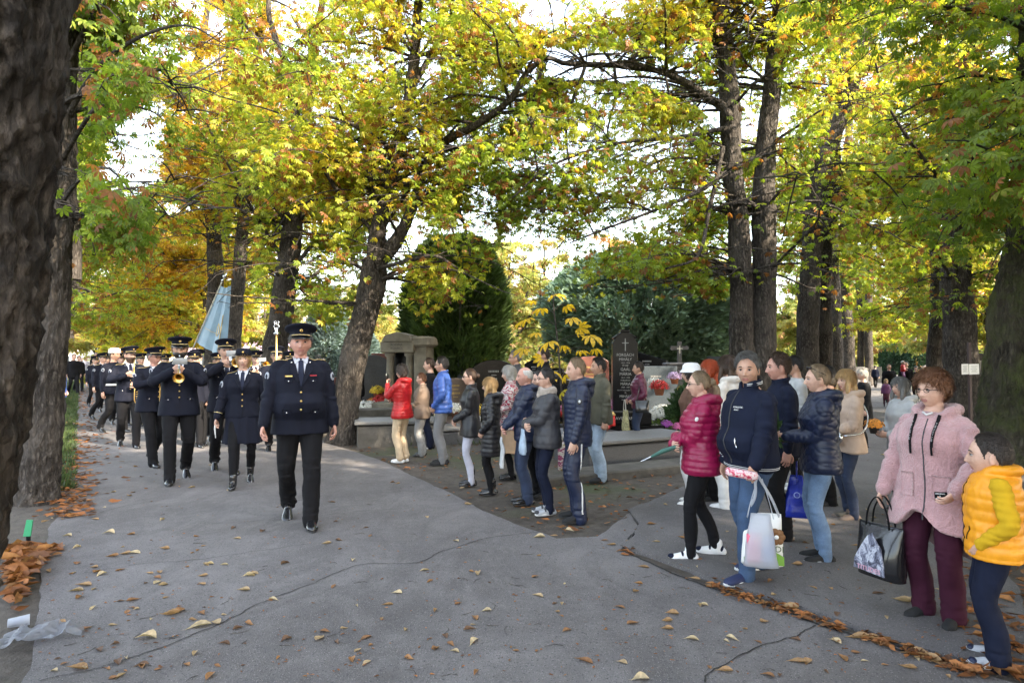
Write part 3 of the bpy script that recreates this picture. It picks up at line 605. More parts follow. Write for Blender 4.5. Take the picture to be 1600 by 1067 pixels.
# ---------------- evergreens, distant trees, houses ----------------
def spray_mesh(C, D, S, wdt, col, r, name, parent, k=3):
    """conifer sprays: k narrow tapered blades fanned at each point"""
    N = len(C); VV = []; TT = []; o = 0; cc = []
    for j in range(k):
        d = D + r.normal(0, .35, (N, 3)); d /= np.linalg.norm(d, axis=1)[:, None]
        s = np.cross(d, r.normal(0, 1, (N, 3))); s /= np.linalg.norm(s, axis=1)[:, None] + 1e-9
        L = S * (.7 + .6 * r.random(N)); W = (wdt * L)[:, None]
        a = C; b = C + d * L[:, None] * .55 + s * W; c = C + d * L[:, None]; e = C + d * L[:, None] * .55 - s * W
        VV.append(np.stack([a, b, c, e], 1).reshape(-1, 3)); TT.append(np.array([[0, 1, 2], [0, 2, 3]])[None] + (np.arange(N) * 4)[:, None, None] + o); o += 4 * N
        cc.append(np.repeat((col * (.8 + .4 * r.random((N, 1))))[:, None], 4, 1).reshape(-1, 3))
    return tri_mesh(name, np.concatenate(VV), np.concatenate(TT).reshape(-1, 3), M['needle'], np.concatenate(cc), parent=parent)
def evergreen(name, label, x, y, z0, h, rad, n, S, col, seed, prof='cone', wdt=.16, cat='tree', up=.7, patch=None, group=None):
    r = np.random.default_rng(seed); root = empty(name, (x, y, 0)); tag(root, label, cat, group)
    t = r.random(n) ** .75; a = r.random(n) * 2 * math.pi
    if prof == 'cone': R_ = rad * (1 - t) ** .8 + .05
    elif prof == 'egg': R_ = rad * np.sqrt(np.clip(1 - (t * 1.75 - .75) ** 2 * np.where(t < .43, .55, 1), 0, 1)) * np.where(t < .43, 1, 1) + .05
    else: R_ = rad * np.sqrt(np.clip(1 - (2 * t - 1) ** 2, 0, 1)) * (1 + .2 * (1 - t)) + .1
    P0 = np.stack([np.cos(a) * R_, np.sin(a) * R_, z0 + t * h], 1)
    lump = 1 + .17 * vn(P0, 1.1 / max(.5, rad / 3), seed) + .10 * vn(P0, 3 / max(.5, rad / 3), seed + 1)
    deep = 1 - .35 * r.random(n) ** 2.2
    P = P0 * np.stack([lump * deep, lump * deep, np.ones(n)], 1)
    D = np.stack([np.cos(a), np.sin(a), np.full(n, up)], 1) + r.normal(0, .25, (n, 3))
    c = np.tile(np.array(col), (n, 1)) * (1 + .35 * vn(P, 1.3, 7)[:, None])
    if patch is not None: c = patch(P, c, r)
    o = spray_mesh(P, D, np.full(n, S), wdt, c, r, 'crown', root)
    g = G(); zt = z0 + h * .9; tube(g, spline([(0, 0, -.1), (.05, 0, z0 + .3 * h), (0, .04, zt)], 12), np.linspace(max(.12, rad * .08), .02, 12), 10)
    for i in range(14):
        a_ = r.random() * 6.28; z = z0 + h * (.05 + .75 * r.random()); L = rad * .7 * (1 - .6 * (z - z0) / h)
        tube(g, spline([(0, 0, z - .2), (math.cos(a_) * L * .5, math.sin(a_) * L * .5, z), (math.cos(a_) * L, math.sin(a_) * L, z + .3 * up)], 6), np.linspace(.04, .01, 6), 4)
    g.build('trunk', M['bark'], root); return root
def thj(P, c, r):
    q = vn(P, 1.2, 4) > .55; c = c.copy(); c[q] = c[q] * np.array([2.2, 1.6, .6]); return c
p = at(722, 480, 17.5); evergreen('thuja', 'large dark egg shaped evergreen behind the stone portal grave', p.x, 17.5, 1.15, 3.8, 1.15, 11000, .26, (.065, .108, .030), 1, 'egg', .10, 'evergreen', 1.1, thj)
p = at(690, 480, 19.5); evergreen('thuja', 'taller dark evergreen leaning on the egg shaped one from behind', p.x, 19.5, .9, 4.4, 1.0, 8000, .30, (.045, .075, .024), 2, 'egg', .10, 'evergreen', .9, thj)
p = at(1000, 500, 24); evergreen('yew', 'broad blue green yew spreading behind the black obelisk headstone', p.x, 24, .9, 4.9, 3.2, 21000, .30, (.17, .25, .18), 3, 'dome', .13, 'evergreen', .35)
p = at(1085, 530, 26); evergreen('yew', 'lower dark yew at the right end of the broad one', p.x, 26, .6, 3.0, 2.0, 8000, .3, (.11, .17, .11), 4, 'dome', .13, 'evergreen', .3)
p = at(512, 520, 24); evergreen('blue_spruce', 'pale blue spruce seen between the officer and the leaning trunk', p.x, 24, .3, 4.0, 1.35, 7000, .26, (.17, .235, .235), 5, 'cone', .10, 'evergreen', .2)
p = at(560, 530, 27); evergreen('blue_spruce', 'smaller blue spruce right of the leaning trunk', p.x, 27, .3, 3.0, 1.3, 5000, .26, (.13, .19, .18), 6, 'cone', .10, 'evergreen', .2)
for i, (px, Y, h, lb) in enumerate([(1395, 62, 3.4, 'clipped round conifer at the far end of the right path'), (1404, 64, 2.8, 'second clipped conifer right of the round one, far end of the path'), (1440, 60, 3.0, 'dark clipped conifer near the end of the right path, by the broad trunk'), (1100, 40, 2.6, 'low clipped conifer left of the twin trunks')]):
    p = at(px, 560, Y); evergreen('clipped_conifer', lb, p.x, Y, .1, h, 1.0 + .1 * i, 2500, .3, (.035, .075, .045), 10 + i, 'egg', .15, 'evergreen', .6)
PALP = np.array([(.16, .20, .06), (.24, .27, .09), (.33, .33, .11), (.46, .38, .11), (.45, .25, .10), (.3, .18, .10)])
def far_tree(lab, px, Y, h, hmin, spread, n, size, gold, seed, pal=PALP, al=5):
    p = at(px, 563, Y); r = np.random.default_rng(seed); root = empty('deciduous_tree', (p.x, Y, 0)); tag(root, lab, 'tree', 'trees behind the graves')
    L = [up_trunk(0, 0, h, .25 * h / 12, seed=seed)]; al_ = auto_limbs(r, (0, 0, h * .22), 2, al, h * .5, .10)
    global GAPS; g0 = GAPS; GAPS = []
    P_ = [(q + np.array([p.x, Y, 0]), rr) for q, rr in L + al_]
    c, br = crown(P_, n, r, spread=spread, hmin=hmin, size=size, gold=gold, lod=2, per=12, tmin=.15, pal=pal)
    c.parent = root; c.matrix_parent_inverse = Matrix.Translation((-p.x, -Y, 0))
    t = trunk_mesh(P_, r, None, M['bark'], nseg=12, step=.4, br=[b for b in br if b[1][0] > .012]); t.parent = root; t.matrix_parent_inverse = Matrix.Translation((-p.x, -Y, 0)); GAPS = g0
for a in [('pale green maple behind the dark evergreen', 800, 36, 9.2, 1.2, 3.2, 7000, .22, .22, 401), ('pale yellow green tree between the evergreen and the yew', 858, 42, 10.5, 1.0, 3.6, 7500, .25, .38, 402), ('light orange tree rising behind the yew', 975, 48, 11.5, 2.5, 3.8, 6500, .27, 1.05, 403),
          ('grey green tree far behind the egg shaped evergreen', 765, 50, 10, 1.0, 4.2, 5500, .32, .12, 404), ('olive tree behind the white cross', 1070, 45, 9.5, 1.0, 3.8, 6000, .28, .25, 405), ('pale tree left of the twin trunks', 1125, 38, 8.5, 1.2, 3.2, 5500, .25, .35, 406),
          ('yellow green bush tree behind the portal grave', 592, 34, 5.2, .8, 2.6, 4200, .22, .35, 407), ('small pale tree behind the spruce', 540, 44, 7.5, 1.0, 3.5, 4200, .28, .35, 408), ('low pale bush at the left road end', 148, 60, 7.0, .6, 3.4, 3800, .34, .55, 409),
          ('round yellow green tree at the left road end', 176, 75, 7.5, .6, 3.6, 3200, .4, .45, 410), ('bright orange yellow tree at the end of the right path', 1412, 75, 6.3, .6, 5.0, 5200, .42, 1.0, 411), ('pale yellow tree between the right path trunks', 1345, 66, 9.0, 1.0, 4.0, 3600, .4, .45, 412), ('green tree behind the trunk with the notices', 1470, 44, 9.0, 1.0, 4.2, 4200, .32, .25, 413),
          ('tree filling the gap right of the notices', 1545, 32, 8.5, .8, 3.6, 4200, .27, .2, 414), ('dense green tree beyond the second trunk on the right', 1250, 44, 9, 1, 4, 4500, .3, .25, 415), ('green tree beyond the officer on the right of the road', 415, 46, 8, 1.6, 3.8, 4200, .3, .3, 416), ('pale tree left of the kerb trunks', 60, 34, 9, .8, 4.2, 4000, .3, .4, 417)]: far_tree(*a)
# distant wood closing the horizon: one mass
r = np.random.default_rng(77); n = 42000
X = r.uniform(-105, 105, n); Yd = 88 + 10 * r.random(n) + .0015 * X ** 2; H_ = 7.5 + 2.5 * vn(np.stack([X, 0 * X, 0 * X], 1), .11) + 1.5 * vn(np.stack([X, 0 * X, 0 * X], 1), .4, 2)
Z = H_ * r.random(n) ** .8; C = np.stack([X, Yd, Z], 1); D = r.normal(0, 1, (n, 3)) + [0, -1, .2]
g_ = np.clip(1.4 + 1.5 * vn(C, .12, 5) + .5 * r.normal(0, 1, n), 0, 3.99).astype(int)
V, T, cc = leaves(C, D, np.full(n, .75) * (.6 + .8 * r.random(n)), PALP[g_] * .8, 2, r)
tag(tri_mesh('distant_wood', V, T, M['leaf'], cc), 'far line of pale autumn trees closing off the cemetery', 'woodland', kind='stuff')
# houses
M['wall_cream'] = mat('render_cream', (.62, .57, .47), .85, .08, 1.5, .15, 60); M['wall_mauve'] = mat('render_mauve', (.36, .27, .36), .85, .1, 1.5, .15, 60)
M['roof'] = mat('roof_grey', (.42, .38, .35), .8, .15, 3, .3, 20, scale=(1, 1, 4)); M['glassd'] = mat('window_dark', (.05, .06, .07), .15, .2, 2); M['white'] = mat('white_paint', (.75, .75, .73), .5, .05)
def house(label, x, y, w, d, h, rh, wm, rz, nw=3, storeys=2):
    root = empty('house', (x, y, 0), rz); tag(root, label, 'building')
    g = G(); box(g, (0, 0, h / 2), (w, d, h)); g.build('wall', wm, root, smooth=False)
    g = G(); prism(g, [(-w / 2 - .4, h - .05), (w / 2 + .4, h - .05), (w / 2 - 1.0, h + rh), (-w / 2 + 1.0, h + rh)], -d / 2 - .35, d / 2 + .35); rf = g.build('roof', M['roof'], root, smooth=False)
    g = G(); box(g, (w * .2, 0, h + rh + .4), (.6, .6, 1.3), bev=.03); g.build('chimney', wm, rf, smooth=False)
    for s in range(storeys):
        for i in range(nw):
            xx = (i + .5) / nw * w - w / 2; zz = 1.5 + s * 2.9
            g = G(); box(g, (xx, -d / 2 - .02, zz), (1.25, .12, 1.5), bev=.02); f = g.build('window', M['white'], root, smooth=False)
            g = G(); box(g, (xx, -d / 2 - .07, zz), (1.05, .06, 1.3)); g.build('pane', M['glassd'], f, smooth=False)
p = at(172, 500, 82); house('pale rendered house far at the end of the left road', p.x - 3, 84, 14, 9, 5.6, 2.2, M['wall_cream'], R(12), 4)
p = at(395, 520, 62); house('mauve rendered building far behind the procession', p.x + 2, 64, 15, 9, 5.0, 1.8, M['wall_mauve'], R(10), 4)
p = at(215, 505, 70); house('cream house with grey roof partly behind the golden chestnuts', p.x, 72, 9, 8, 4.6, 2.4, M['wall_cream'], R(-14), 3)
# ================= graves, flowers, ground clutter =================
def granite(name, c, rough=.25, sc_=1.0, c2=None, bump=.05):
    m, nt, b = newmat('granite_' + name); co = _co(nt, 'Pos'); c = np.array(c); v = _noise(nt, co, 90 * sc_, t='v'); n = _noise(nt, co, 150 * sc_, 3, .7); big = _noise(nt, co, 2.5, 4, .6)
    a = _ramp(nt, n, [(.32, tuple(c * .45)), (.5, tuple(c)), (.66, tuple(np.minimum(1, (c2 if c2 is not None else c * 1.7))))]); a = _mix(nt, _ramp(nt, big, [(.4, 0.), (.75, .4)]), a, tuple(c * .55)); nt.links.new(a, b.inputs['Base Color'])
    b.inputs['Specular IOR Level'].default_value = .18 if c[0] < .1 else .4; b.inputs['Roughness'].default_value = rough; nt.links.new(_bump(nt, n, bump * 4, .003, _bump(nt, big, bump, .02)), b.inputs['Normal']); return m
GR = dict(black=granite('black', (.007, .007, .008), .22, 1, np.array((.016, .016, .018))), grey=granite('grey', (.09, .09, .094), .45), pale=granite('pale', (.14, .137, .132), .6), brown=granite('brown', (.13, .095, .075), .3), blue=granite('blue', (.07, .085, .10), .3), red=granite('red', (.17, .07, .055), .3))
SAND = mat('sandstone', (.19, .17, .135), .9, .3, 4, .6, 40, .01); CONC = mat('concrete_old', (.085, .078, .068), .95, .35, 5, .7, 35, .012); LET = mat('letter_silver', (.30, .30, .30), .5, .1); LETG = mat('letter_gold', (.45, .33, .12), .4, .1, metal=.4); LETK = mat('letter_dark', (.05, .05, .05), .6)
FLC = {k: mat('petal_' + k, c, .7, .2, 60) for k, c in dict(white=(.72, .70, .64), yellow=(.72, .50, .04), pink=(.62, .14, .34), violet=(.34, .07, .36), red=(.48, .02, .02), orange=(.66, .25, .03), lilac=(.55, .38, .60)).items()}
GRN = mat('pot_leaf', (.055, .105, .025), .6, .3, 30); CLAY = mat('terracotta', (.33, .12, .06), .8, .2, 12); DKP = mat('plastic_pot', (.035, .03, .03), .5)
def mum_geo(r, R_, c, fc, n=150, flat=.8, ps=.028):
    """chrysanthemum cushion: many small petal discs over leaves"""
    g = G(); k = 0
    for i in range(n):
        z = 1 - (i + .5) / n * 1.15; a = i * 2.39996; q = math.sqrt(max(0, 1 - z * z)); d = np.array([q * math.cos(a), q * math.sin(a), z]) ; p = d * R_ * [1, 1, flat] * (1 + .09 * r.normal()) + c; p[2] += R_ * .3
        t = np.cross(d, [0.3, .2, 1]); t /= np.linalg.norm(t); b_ = np.cross(d, t); s = ps * (.7 + .6 * r.random()); m = 6
        V = [p + d * s * .35] + [p + (t * math.cos(j * 1.047 + i) + b_ * math.sin(j * 1.047 + i)) * s for j in range(m)]; g.add(V, [(0, 1 + j, 1 + (j + 1) % m) for j in range(m)], 0)
        if i % 3 == 0: e = p - d * s * .6; t2 = t * math.cos(i) + b_ * math.sin(i); g.add([e, e + t2 * s * 2.2 + d * .01, e + t2 * s * 1.2 + b_ * s * .9], [(0, 1, 2)], 1)
    return g
NPOT = [0]
_POTS = {}
def flowerpot(x, y, z, R_, col, label, group='flower pots on the graves', n=150, pot=True, fixed=None):
    r = np.random.default_rng(900 + NPOT[0]); NPOT[0] += 1
    o = empty('flower_pot', (x, y, z), r.random() * 6, R_ / .2); tag(o, label, 'flowers', group); key = (col, n > 100, pot, NPOT[0] % 2)
    if key in _POTS:
        for me, nm in _POTS[key]: link(bpy.data.objects.new(nm, me), o)
        return o
    L = []
    if pot: g = G(); rings(g, [(0, 0, 0, .085, .085), (0, 0, .13, .115, .115), (0, 0, .135, .125, .125), (0, 0, .16, .125, .125), (0, 0, .155, .10, .10)], 18); q = g.build('pot', CLAY if NPOT[0] % 2 else DKP, o); L.append((q.data, 'pot'))
    g = mum_geo(r, .2, np.array([0, 0, .12 if pot else 0]), col, n); q = g.build('blooms', [FLC[col], GRN], o, smooth=False); L.append((q.data, 'blooms')); _POTS[key] = L; return o
_LAN = {}
def lantern(x, y, z, col, label, s=1.0):
    o = empty('grave_lantern', (x, y, z), 0, s); tag(o, label, 'candle', 'grave candles')
    if col not in _LAN:
        g = G(); rings(g, [(0, 0, .0, .038, .038), (0, 0, .02, .040, .040), (0, 0, .14, .034, .034)], 14); a = g.build('glass', FLC[col], o); g = G(); rings(g, [(0, 0, .14, .040, .040), (0, 0, .155, .042, .042), (0, 0, .185, .020, .020), (0, 0, .20, .012, .012)], 14); b = g.build('lid', CM_gold, o); _LAN[col] = [(a.data, 'glass'), (b.data, 'lid')]
    else:
        for me, nm in _LAN[col]: link(bpy.data.objects.new(nm, me), o)
    return o
CM_gold = mat('lid_brass', (.50, .36, .14), .35, .1, metal=.8)
def stone_shape(kind, w, h):
    if kind == 'gable': return [(-w / 2, 0), (w / 2, 0), (w / 2, h * .90), (w * .28, h * .985), (0, h), (-w * .28, h * .985), (-w / 2, h * .90)]
    if kind == 'arch': return [(-w / 2, 0), (w / 2, 0), (w / 2, h * .72)] + [(math.cos(a) * w / 2, h * .72 + math.sin(a) * h * .28) for a in np.linspace(.2, math.pi - .2, 9)] + [(-w / 2, h * .72)]
    if kind == 'slant': return [(-w / 2, 0), (w / 2, 0), (w / 2, h * .8), (-w / 2, h)]
    if kind == 'wave': return [(-w / 2, 0), (w / 2, 0), (w / 2, h * .82), (w * .3, h * .84), (w * .1, h * .97), (-w * .1, h), (-w * .35, h * .93), (-w / 2, h * .88)]
    return [(-w / 2, 0), (w / 2, 0), (w / 2, h), (-w / 2, h)]
def cross_geo(g, c, w, h, t, d):
    x, y, z = c; a = t / 2; prism(g, [(x - a, z), (x + a, z), (x + a, z + h * .60), (x + w / 2, z + h * .60), (x + w / 2, z + h * .60 + t), (x + a, z + h * .60 + t), (x + a, z + h), (x - a, z + h), (x - a, z + h * .60 + t), (x - w / 2, z + h * .60 + t), (x - w / 2, z + h * .60), (x - a, z + h * .60)], y - d / 2, y + d / 2)
def grave(x, y, rz, label, kind='rect', w=.9, h=1.0, m='black', slab=True, L=2.0, text='plain', seed=0, cross=False, group='graves of the cemetery', z=0, name='grave'):
    o = empty(name, (x, y, z), rz); tag(o, label, 'grave', group); r = np.random.default_rng(seed)
    if slab:
        g = G(); W = w + .3
        for (cx, cy, sx, sy) in ((-W / 2, -L / 2, .14, L), (W / 2, -L / 2, .14, L), (0, -L - .002, W + .143, .14)): box(g, (cx, cy, .11), (sx, sy, .26), bev=.015)
        g.build('kerb', GR['grey' if m in ('grey', 'pale') else m], o, smooth=False)
        g = G(); box(g, (0, -L / 2, .20), (W - .1, L - .1, .07), bev=.02); g.build('slab', GR[m], o, smooth=False)
    g = G(); box(g, (0, .08, .16), (w + .2, .38, .34), bev=.02); g.build('plinth', GR['grey' if m in ('grey', 'pale') else m], o, smooth=False)
    g = G(); prism(g, stone_shape(kind, w, h), -.02, .14); g.xf(Matrix.Translation((0, 0, .325))); hs = g.build('headstone', GR[m], o, smooth=False); bv = hs.modifiers.new('b', 'BEVEL'); bv.width = .012; bv.segments = 2; bv.limit_method = 'ANGLE'
    lm = LET if m in ('black', 'blue') else LETK if m in ('grey', 'pale') else LETG
    if cross: g = G(); cross_geo(g, (-.22 * w if w > .8 else 0, -.028, .325 + h * .55), .12, .26, .022, .012); g.build('cross', lm, hs, smooth=False)
    if text:   # worn lines of lettering, too small to read from here
        g = G(); yy = .325 + h * (.62 if cross and w < .8 else .78); 
        for i in range(4):
            n = r.integers(5, 9); sz = .045 if i % 2 == 0 else .026; x0 = -n * sz * .42
            for k in range(n): box(g, (x0 + k * sz * .85, -.024, yy), (sz * .52, .006, sz), bev=0); 
            yy -= .095
            if yy < .4: break
        g.build('inscription', lm, hs, smooth=False)
    return o
# --- grave with the tall black headstone
B = at(978, 640, 12.6); r0 = R(-4)
o = empty('grave', (B.x, 12.75, 0), r0); tag(o, 'tall polished black obelisk headstone with pointed top and silver names', 'grave', None)
W_ = .50; H_ = 1.58
g = G(); box(g, (0, .0, .16), (1.5, .75, .36), bev=.02); box(g, (0, 0, .46), (1.0, .58, .24), bev=.02); g.build('plinth', GR['black'], o, smooth=False)
g = G(); box(g, (0, .0, .592), (.86, .50, .03), bev=.008); g.build('silver_line', GR['grey'], o, smooth=False)
g = G(); prism(g, [(-W_ / 2, 0), (W_ / 2, 0), (W_ / 2, H_ * .86), (W_ * .36, H_ * .94), (W_ * .16, H_), (-W_ * .16, H_), (-W_ * .36, H_ * .94), (-W_ / 2, H_ * .86)], -.19, .19); g.xf(Matrix.Translation((0, 0, .61))); hs = g.build('headstone', GR['black'], o, smooth=False); bv = hs.modifiers.new('b', 'BEVEL'); bv.width = .012; bv.segments = 2; bv.limit_method = 'ANGLE'
g = G(); box(g, (0, 0, .61 + H_ + .02), (W_ * .36, .44, .045), bev=.008)
for s_ in (-1, 1): box(g, (s_ * W_ * .34, 0, .61 + H_ * .95), (W_ * .30, .43, .03), bev=.006, M=Matrix.Rotation(s_ * .62, 3, 'Y'))
g.build('cap_stone', GR['black'], o, smooth=False)
g = G(); cross_geo(g, (0, -.197, 0 + .61 + 1.20), .13, .25, .018, .008); g.build('cross', LET, hs, smooth=False)
g = G()
for t, s_, z in (('FORGÁCH', .092, 1.33), ('MIHÁLY', .092, 1.225), ('1910 - 1974', .045, 1.14), ('ÉS NEJE', .045, 1.08), ('GAÁL', .095, .985), ('MÁRIA', .10, .875), ('1914 - 1998', .045, .79), ('FORGÁCH', .050, .725), ('MÁRIA', .085, .64), ('1938 - 1944', .045, .56), ('KIK ITT NYUGSZANAK', .040, .49), ('ÉS', .040, .43), ('MIHÁLY', .085, .345), ('1942 - 2006', .042, .26)):
    V, fs = text_geo(t, s_, .004); g.add([(a * .80, -.194 - c * 0 - .002 * (c > 0), b * .85 + z * .84 + .61) for a, b, c in V], fs)
g.build('inscription', LET, hs, smooth=False)
g = G(); V, fs = text_geo('AVE MARIA', .085, .004); g.add([(a, -.293 - .002 * (c > 0), b + .47) for a, b, c in V], fs); g.build('inscription', LET, o, smooth=False)
# grey granite tomb in front, kerb and concrete apron
def slab_thing(name, label, cx, cy, sx, sy, sz, rz, m, z=0, bev=.02, group=None, top=None, cat='grave'):
    o = empty(name, (cx, cy, z), rz); tag(o, label, cat, group); g = G(); box(g, (0, 0, sz / 2 - .02), (sx, sy, sz + .04), bev=bev); g.build('block', m, o, smooth=False)
    if top: g = G(); box(g, (0, 0, sz + top[0] / 2 + .022), (sx + top[1], sy + top[1], top[0]), bev=.015); g.build('cover_slab', top[2], o, smooth=False)
    return o
p = gp(1000, 722); slab_thing('tomb', 'grey speckled granite tomb slab beside the maroon jacket', p.x - .10, p.y + .45, 2.3, 1.0, .30, R(28), GR['grey'], top=(.06, .06, GR['pale']))
p = gp(925, 716); slab_thing('tomb', 'long low grey granite tomb behind the waiting onlookers', p.x - .5, p.y + 1.3, 2.1, .9, .22, R(24), GR['grey'], top=(.06, .06, GR['grey']))
p = gp(1010, 745); slab_thing('stone_apron', 'weathered concrete strip along the front of the granite tomb', p.x - .1, p.y + .35, 3.6, .55, .10, R(28), CONC, cat='kerb')
p = gp(1125, 690); slab_thing('tomb', 'low black granite grave bed with purple flowers by the magenta jacket', p.x - .7, p.y + 1.2, 2.6, 1.1, .20, R(12), GR['black'], top=(.05, .05, GR['black']))
p = gp(755, 698); slab_thing('tomb', 'pale stone slab between the blue jacket and the long black coat', p.x - .5, p.y + 1.0, 2.0, .95, .22, R(25), GR['grey'], top=(.05, .04, GR['pale']))
p = gp(640, 700); slab_thing('tomb', 'old grey stone tomb with raised lid left of the red jacket', p.x - .35, p.y + .8, 1.6, .9, .38, R(14), CONC, top=(.06, .10, GR['pale']))
p = gp(600, 690); slab_thing('stone_apron', 'low weathered concrete kerb left of the red jacket', p.x - .2, p.y + .1, 1.5, .3, .13, R(12), CONC, cat='kerb')
# steps left of the portal grave
for i, (zz, yy, lb) in enumerate(((.14, 13.9, 'lowest'), (.30, 14.4, 'middle'), (.46, 14.9, 'top'))):
    p = at(590, 640, yy); slab_thing('stone_step', lb + ' of the three long weathered stone steps behind the leaning trunk', p.x - .15, yy + .2, 2.7, .55, zz, R(4), CONC, cat='step', group='stone steps behind the leaning trunk')
# portal grave
p = at(634, 600, 16.2); o = empty('portal_grave', (p.x, 16.2, 0), R(-14)); tag(o, 'old stone portal monument with two columns and an inscribed lintel', 'grave')
g = G(); box(g, (0, 0, .25), (1.5, .9, .6), bev=.03); g.build('plinth', SAND, o, smooth=False)
g = G(); rings(g, [(-.38, -.12, z, a, a) for z, a in ((.55, .15), (.62, .15), (.66, .11), (1.3, .10), (1.70, .095), (1.74, .14), (1.82, .14))], 16); g.build('column', SAND, o)
g = G(); rings(g, [(.16, -.12, z, a, a) for z, a in ((.55, .15), (.62, .15), (.66, .11), (1.3, .10), (1.70, .095), (1.74, .14), (1.82, .14))], 16); g.build('column', SAND, o)
g = G(); box(g, (.48, .05, 1.25), (.34, .55, 1.45), bev=.02); g.build('pier', SAND, o, smooth=False); g = G(); box(g, (-.11, .22, 1.2), (.70, .10, 1.3), bev=.01); g.build('back_panel', GR['black'], o, smooth=False)
g = G(); box(g, (-.11, -.08, 1.96), (.92, .50, .28), bev=.02); li = g.build('lintel', SAND, o, smooth=False); g = G(); V, fs = text_geo('RODINA\nKOVÁCS', .085, .006); g.add([(a - .11, -.337 - .003 * (c > 0), b + 1.97) for a, b, c in V], fs); g.build('inscription', LETK, li, smooth=False)
g = G(); prism(g, [(-.52, 2.105), (.30, 2.105), (.22, 2.26), (-.10, 2.34), (-.42, 2.26)], -.36, .2); g.build('pediment', SAND, o, smooth=False); g = G(); box(g, (.50, .03, 2.10), (.52, .70, .26), bev=.05, taper=.92); g.build('capital', SAND, o, smooth=False)
# white cross on a pedestal
p = at(1062, 600, 16.5); o = empty('cross_monument', (p.x, 16.5, 0), R(-4)); tag(o, 'pale grey stone cross on a square inscribed pedestal', 'grave'); g = G(); box(g, (0, 0, .35), (.95, .7, .8), bev=.03); box(g, (0, 0, 1.10), (.72, .48, .78), bev=.02); box(g, (0, 0, 1.52), (.82, .58, .09), bev=.03); pd = g.build('pedestal', GR['grey'], o, smooth=False)
g = G(); cross_geo(g, (0, 0, 1.56), .46, .56, .10, .10); g.build('cross', GR['grey'], o, smooth=False); g = G(); cross_geo(g, (0, -.055, 1.80), .14, .20, .02, .015); g.build('small_cross', FLC['white'], o, smooth=False)
g = G()
for i, t in enumerate(('RODINA', 'NOVÁKOVÁ', '1921 - 1987')): V, fs = text_geo(t, .09 if i < 2 else .06, .006); g.add([(a, -.243 - .003 * (c > 0), b + 1.34 - .13 * i) for a, b, c in V], fs)
g.build('inscription', LETK, pd, smooth=False)
p = at(1026, 600, 15.6); grave(p.x, 15.6, R(-6), 'dark headstone with gilt lines behind the maroon jacket', 'rect', 1.0, 1.15, 'blue', text='plain', seed=4, cross=False)
# the rest of the cemetery
SH = ['rect', 'gable', 'arch', 'slant', 'wave']; MT = ['black', 'grey', 'pale', 'brown', 'blue', 'red']; SHN = dict(rect='square', gable='gabled', arch='rounded', slant='slanted', wave='wavy'); k = 0
ROWN = ['in the nearest row', 'in the second row', 'in the third row', 'in the fourth row', 'in the fifth row', 'in the farthest row']
spots = [(508, 19.5), (556, 20.5), (583, 18.6), (604, 21.5), (664, 20), (712, 15.8), (742, 17.2), (772, 15.6), (798, 18.2), (826, 16.6), (862, 15.2), (902, 15.6), (925, 17.5), (948, 19), (1012, 19.5), (1036, 21), (1090, 19.2), (1112, 17.2), (1128, 21), (545, 25), (575, 27), (612, 26), (650, 27), (700, 25), (735, 24), (765, 26), (790, 23.5), (835, 25), (880, 24), (915, 28), (1010, 27), (1050, 29), (1085, 25.5), (1115, 27), (1140, 30), (520, 33), (560, 35), (600, 33), (640, 36), (1075, 34), (1105, 36), (760, 33), (820, 35), (870, 36), (1236, 28), (1290, 26), (1315, 33), (1342, 38), (1368, 45), (1480, 22), (1530, 17), (1542, 21), (1550, 27), (1450, 40), (300, 34), (420, 30), (395, 36), (60, 22), (75, 30)]
used = set()
for px, Y in spots:
    k += 1; q_ = 0
    side_ = 'left of the road' if px < 480 else 'left of the red jacket' if px < 620 else 'behind the red and blue jackets' if px < 760 else 'behind the waiting onlookers' if px < 960 else 'left of the twin trunks' if px < 1150 else 'right of the twin trunks' if px < 1400 else 'near the paper notices'
    row = 'nearest row' if Y < 18 else 'second row' if Y < 22 else 'third row' if Y < 26 else 'fourth row' if Y < 31 else 'far row'
    while True:
        r = np.random.default_rng(500 + k + 100 * q_); q_ += 1; m = MT[int(r.integers(0, 6))] if (k + q_) % 3 else 'black'; sh = SH[int(r.integers(0, 5))]; big = r.random() < .3; desc = '%s %s %s %%s %s, %s' % ('tall' if big else 'low', m, SHN[sh], side_, row)
        if desc not in used or q_ > 60: used.add(desc); break
    p = at(px, 563, Y); w = .65 + .6 * r.random(); h = (.75 + .3 * r.random()) if not big else 1.25 + .4 * r.random(); cr_ = r.random() < .3
    grave(p.x, Y, R(r.normal(0, 14) + (18 if px < 800 else -14)), desc % 'headstone', sh, w, h, m, slab=Y < 30, seed=k, cross=cr_)
    if Y < 32:
        cols = list(r.permutation(['white', 'yellow', 'pink', 'violet', 'orange', 'red', 'lilac']))
        for q in range(3 if Y < 22 else 2): c = str(cols[q]); flowerpot(p.x + (q - 1) * .38 + r.uniform(-.1, .1), Y - r.uniform(.3, 1.7), .23, .15 + .10 * r.random(), c, '%s chrysanthemums on the %s' % (c, desc % 'grave'), n=120 if Y < 22 else 80)
        for q in range(2 if Y < 24 else 0): c = ('red', 'white')[q]; lantern(p.x + (.3 - .6 * q), Y - r.uniform(.2, 1.8), .235, c, '%s candle on the %s' % (c, desc % 'grave'), 1.1)
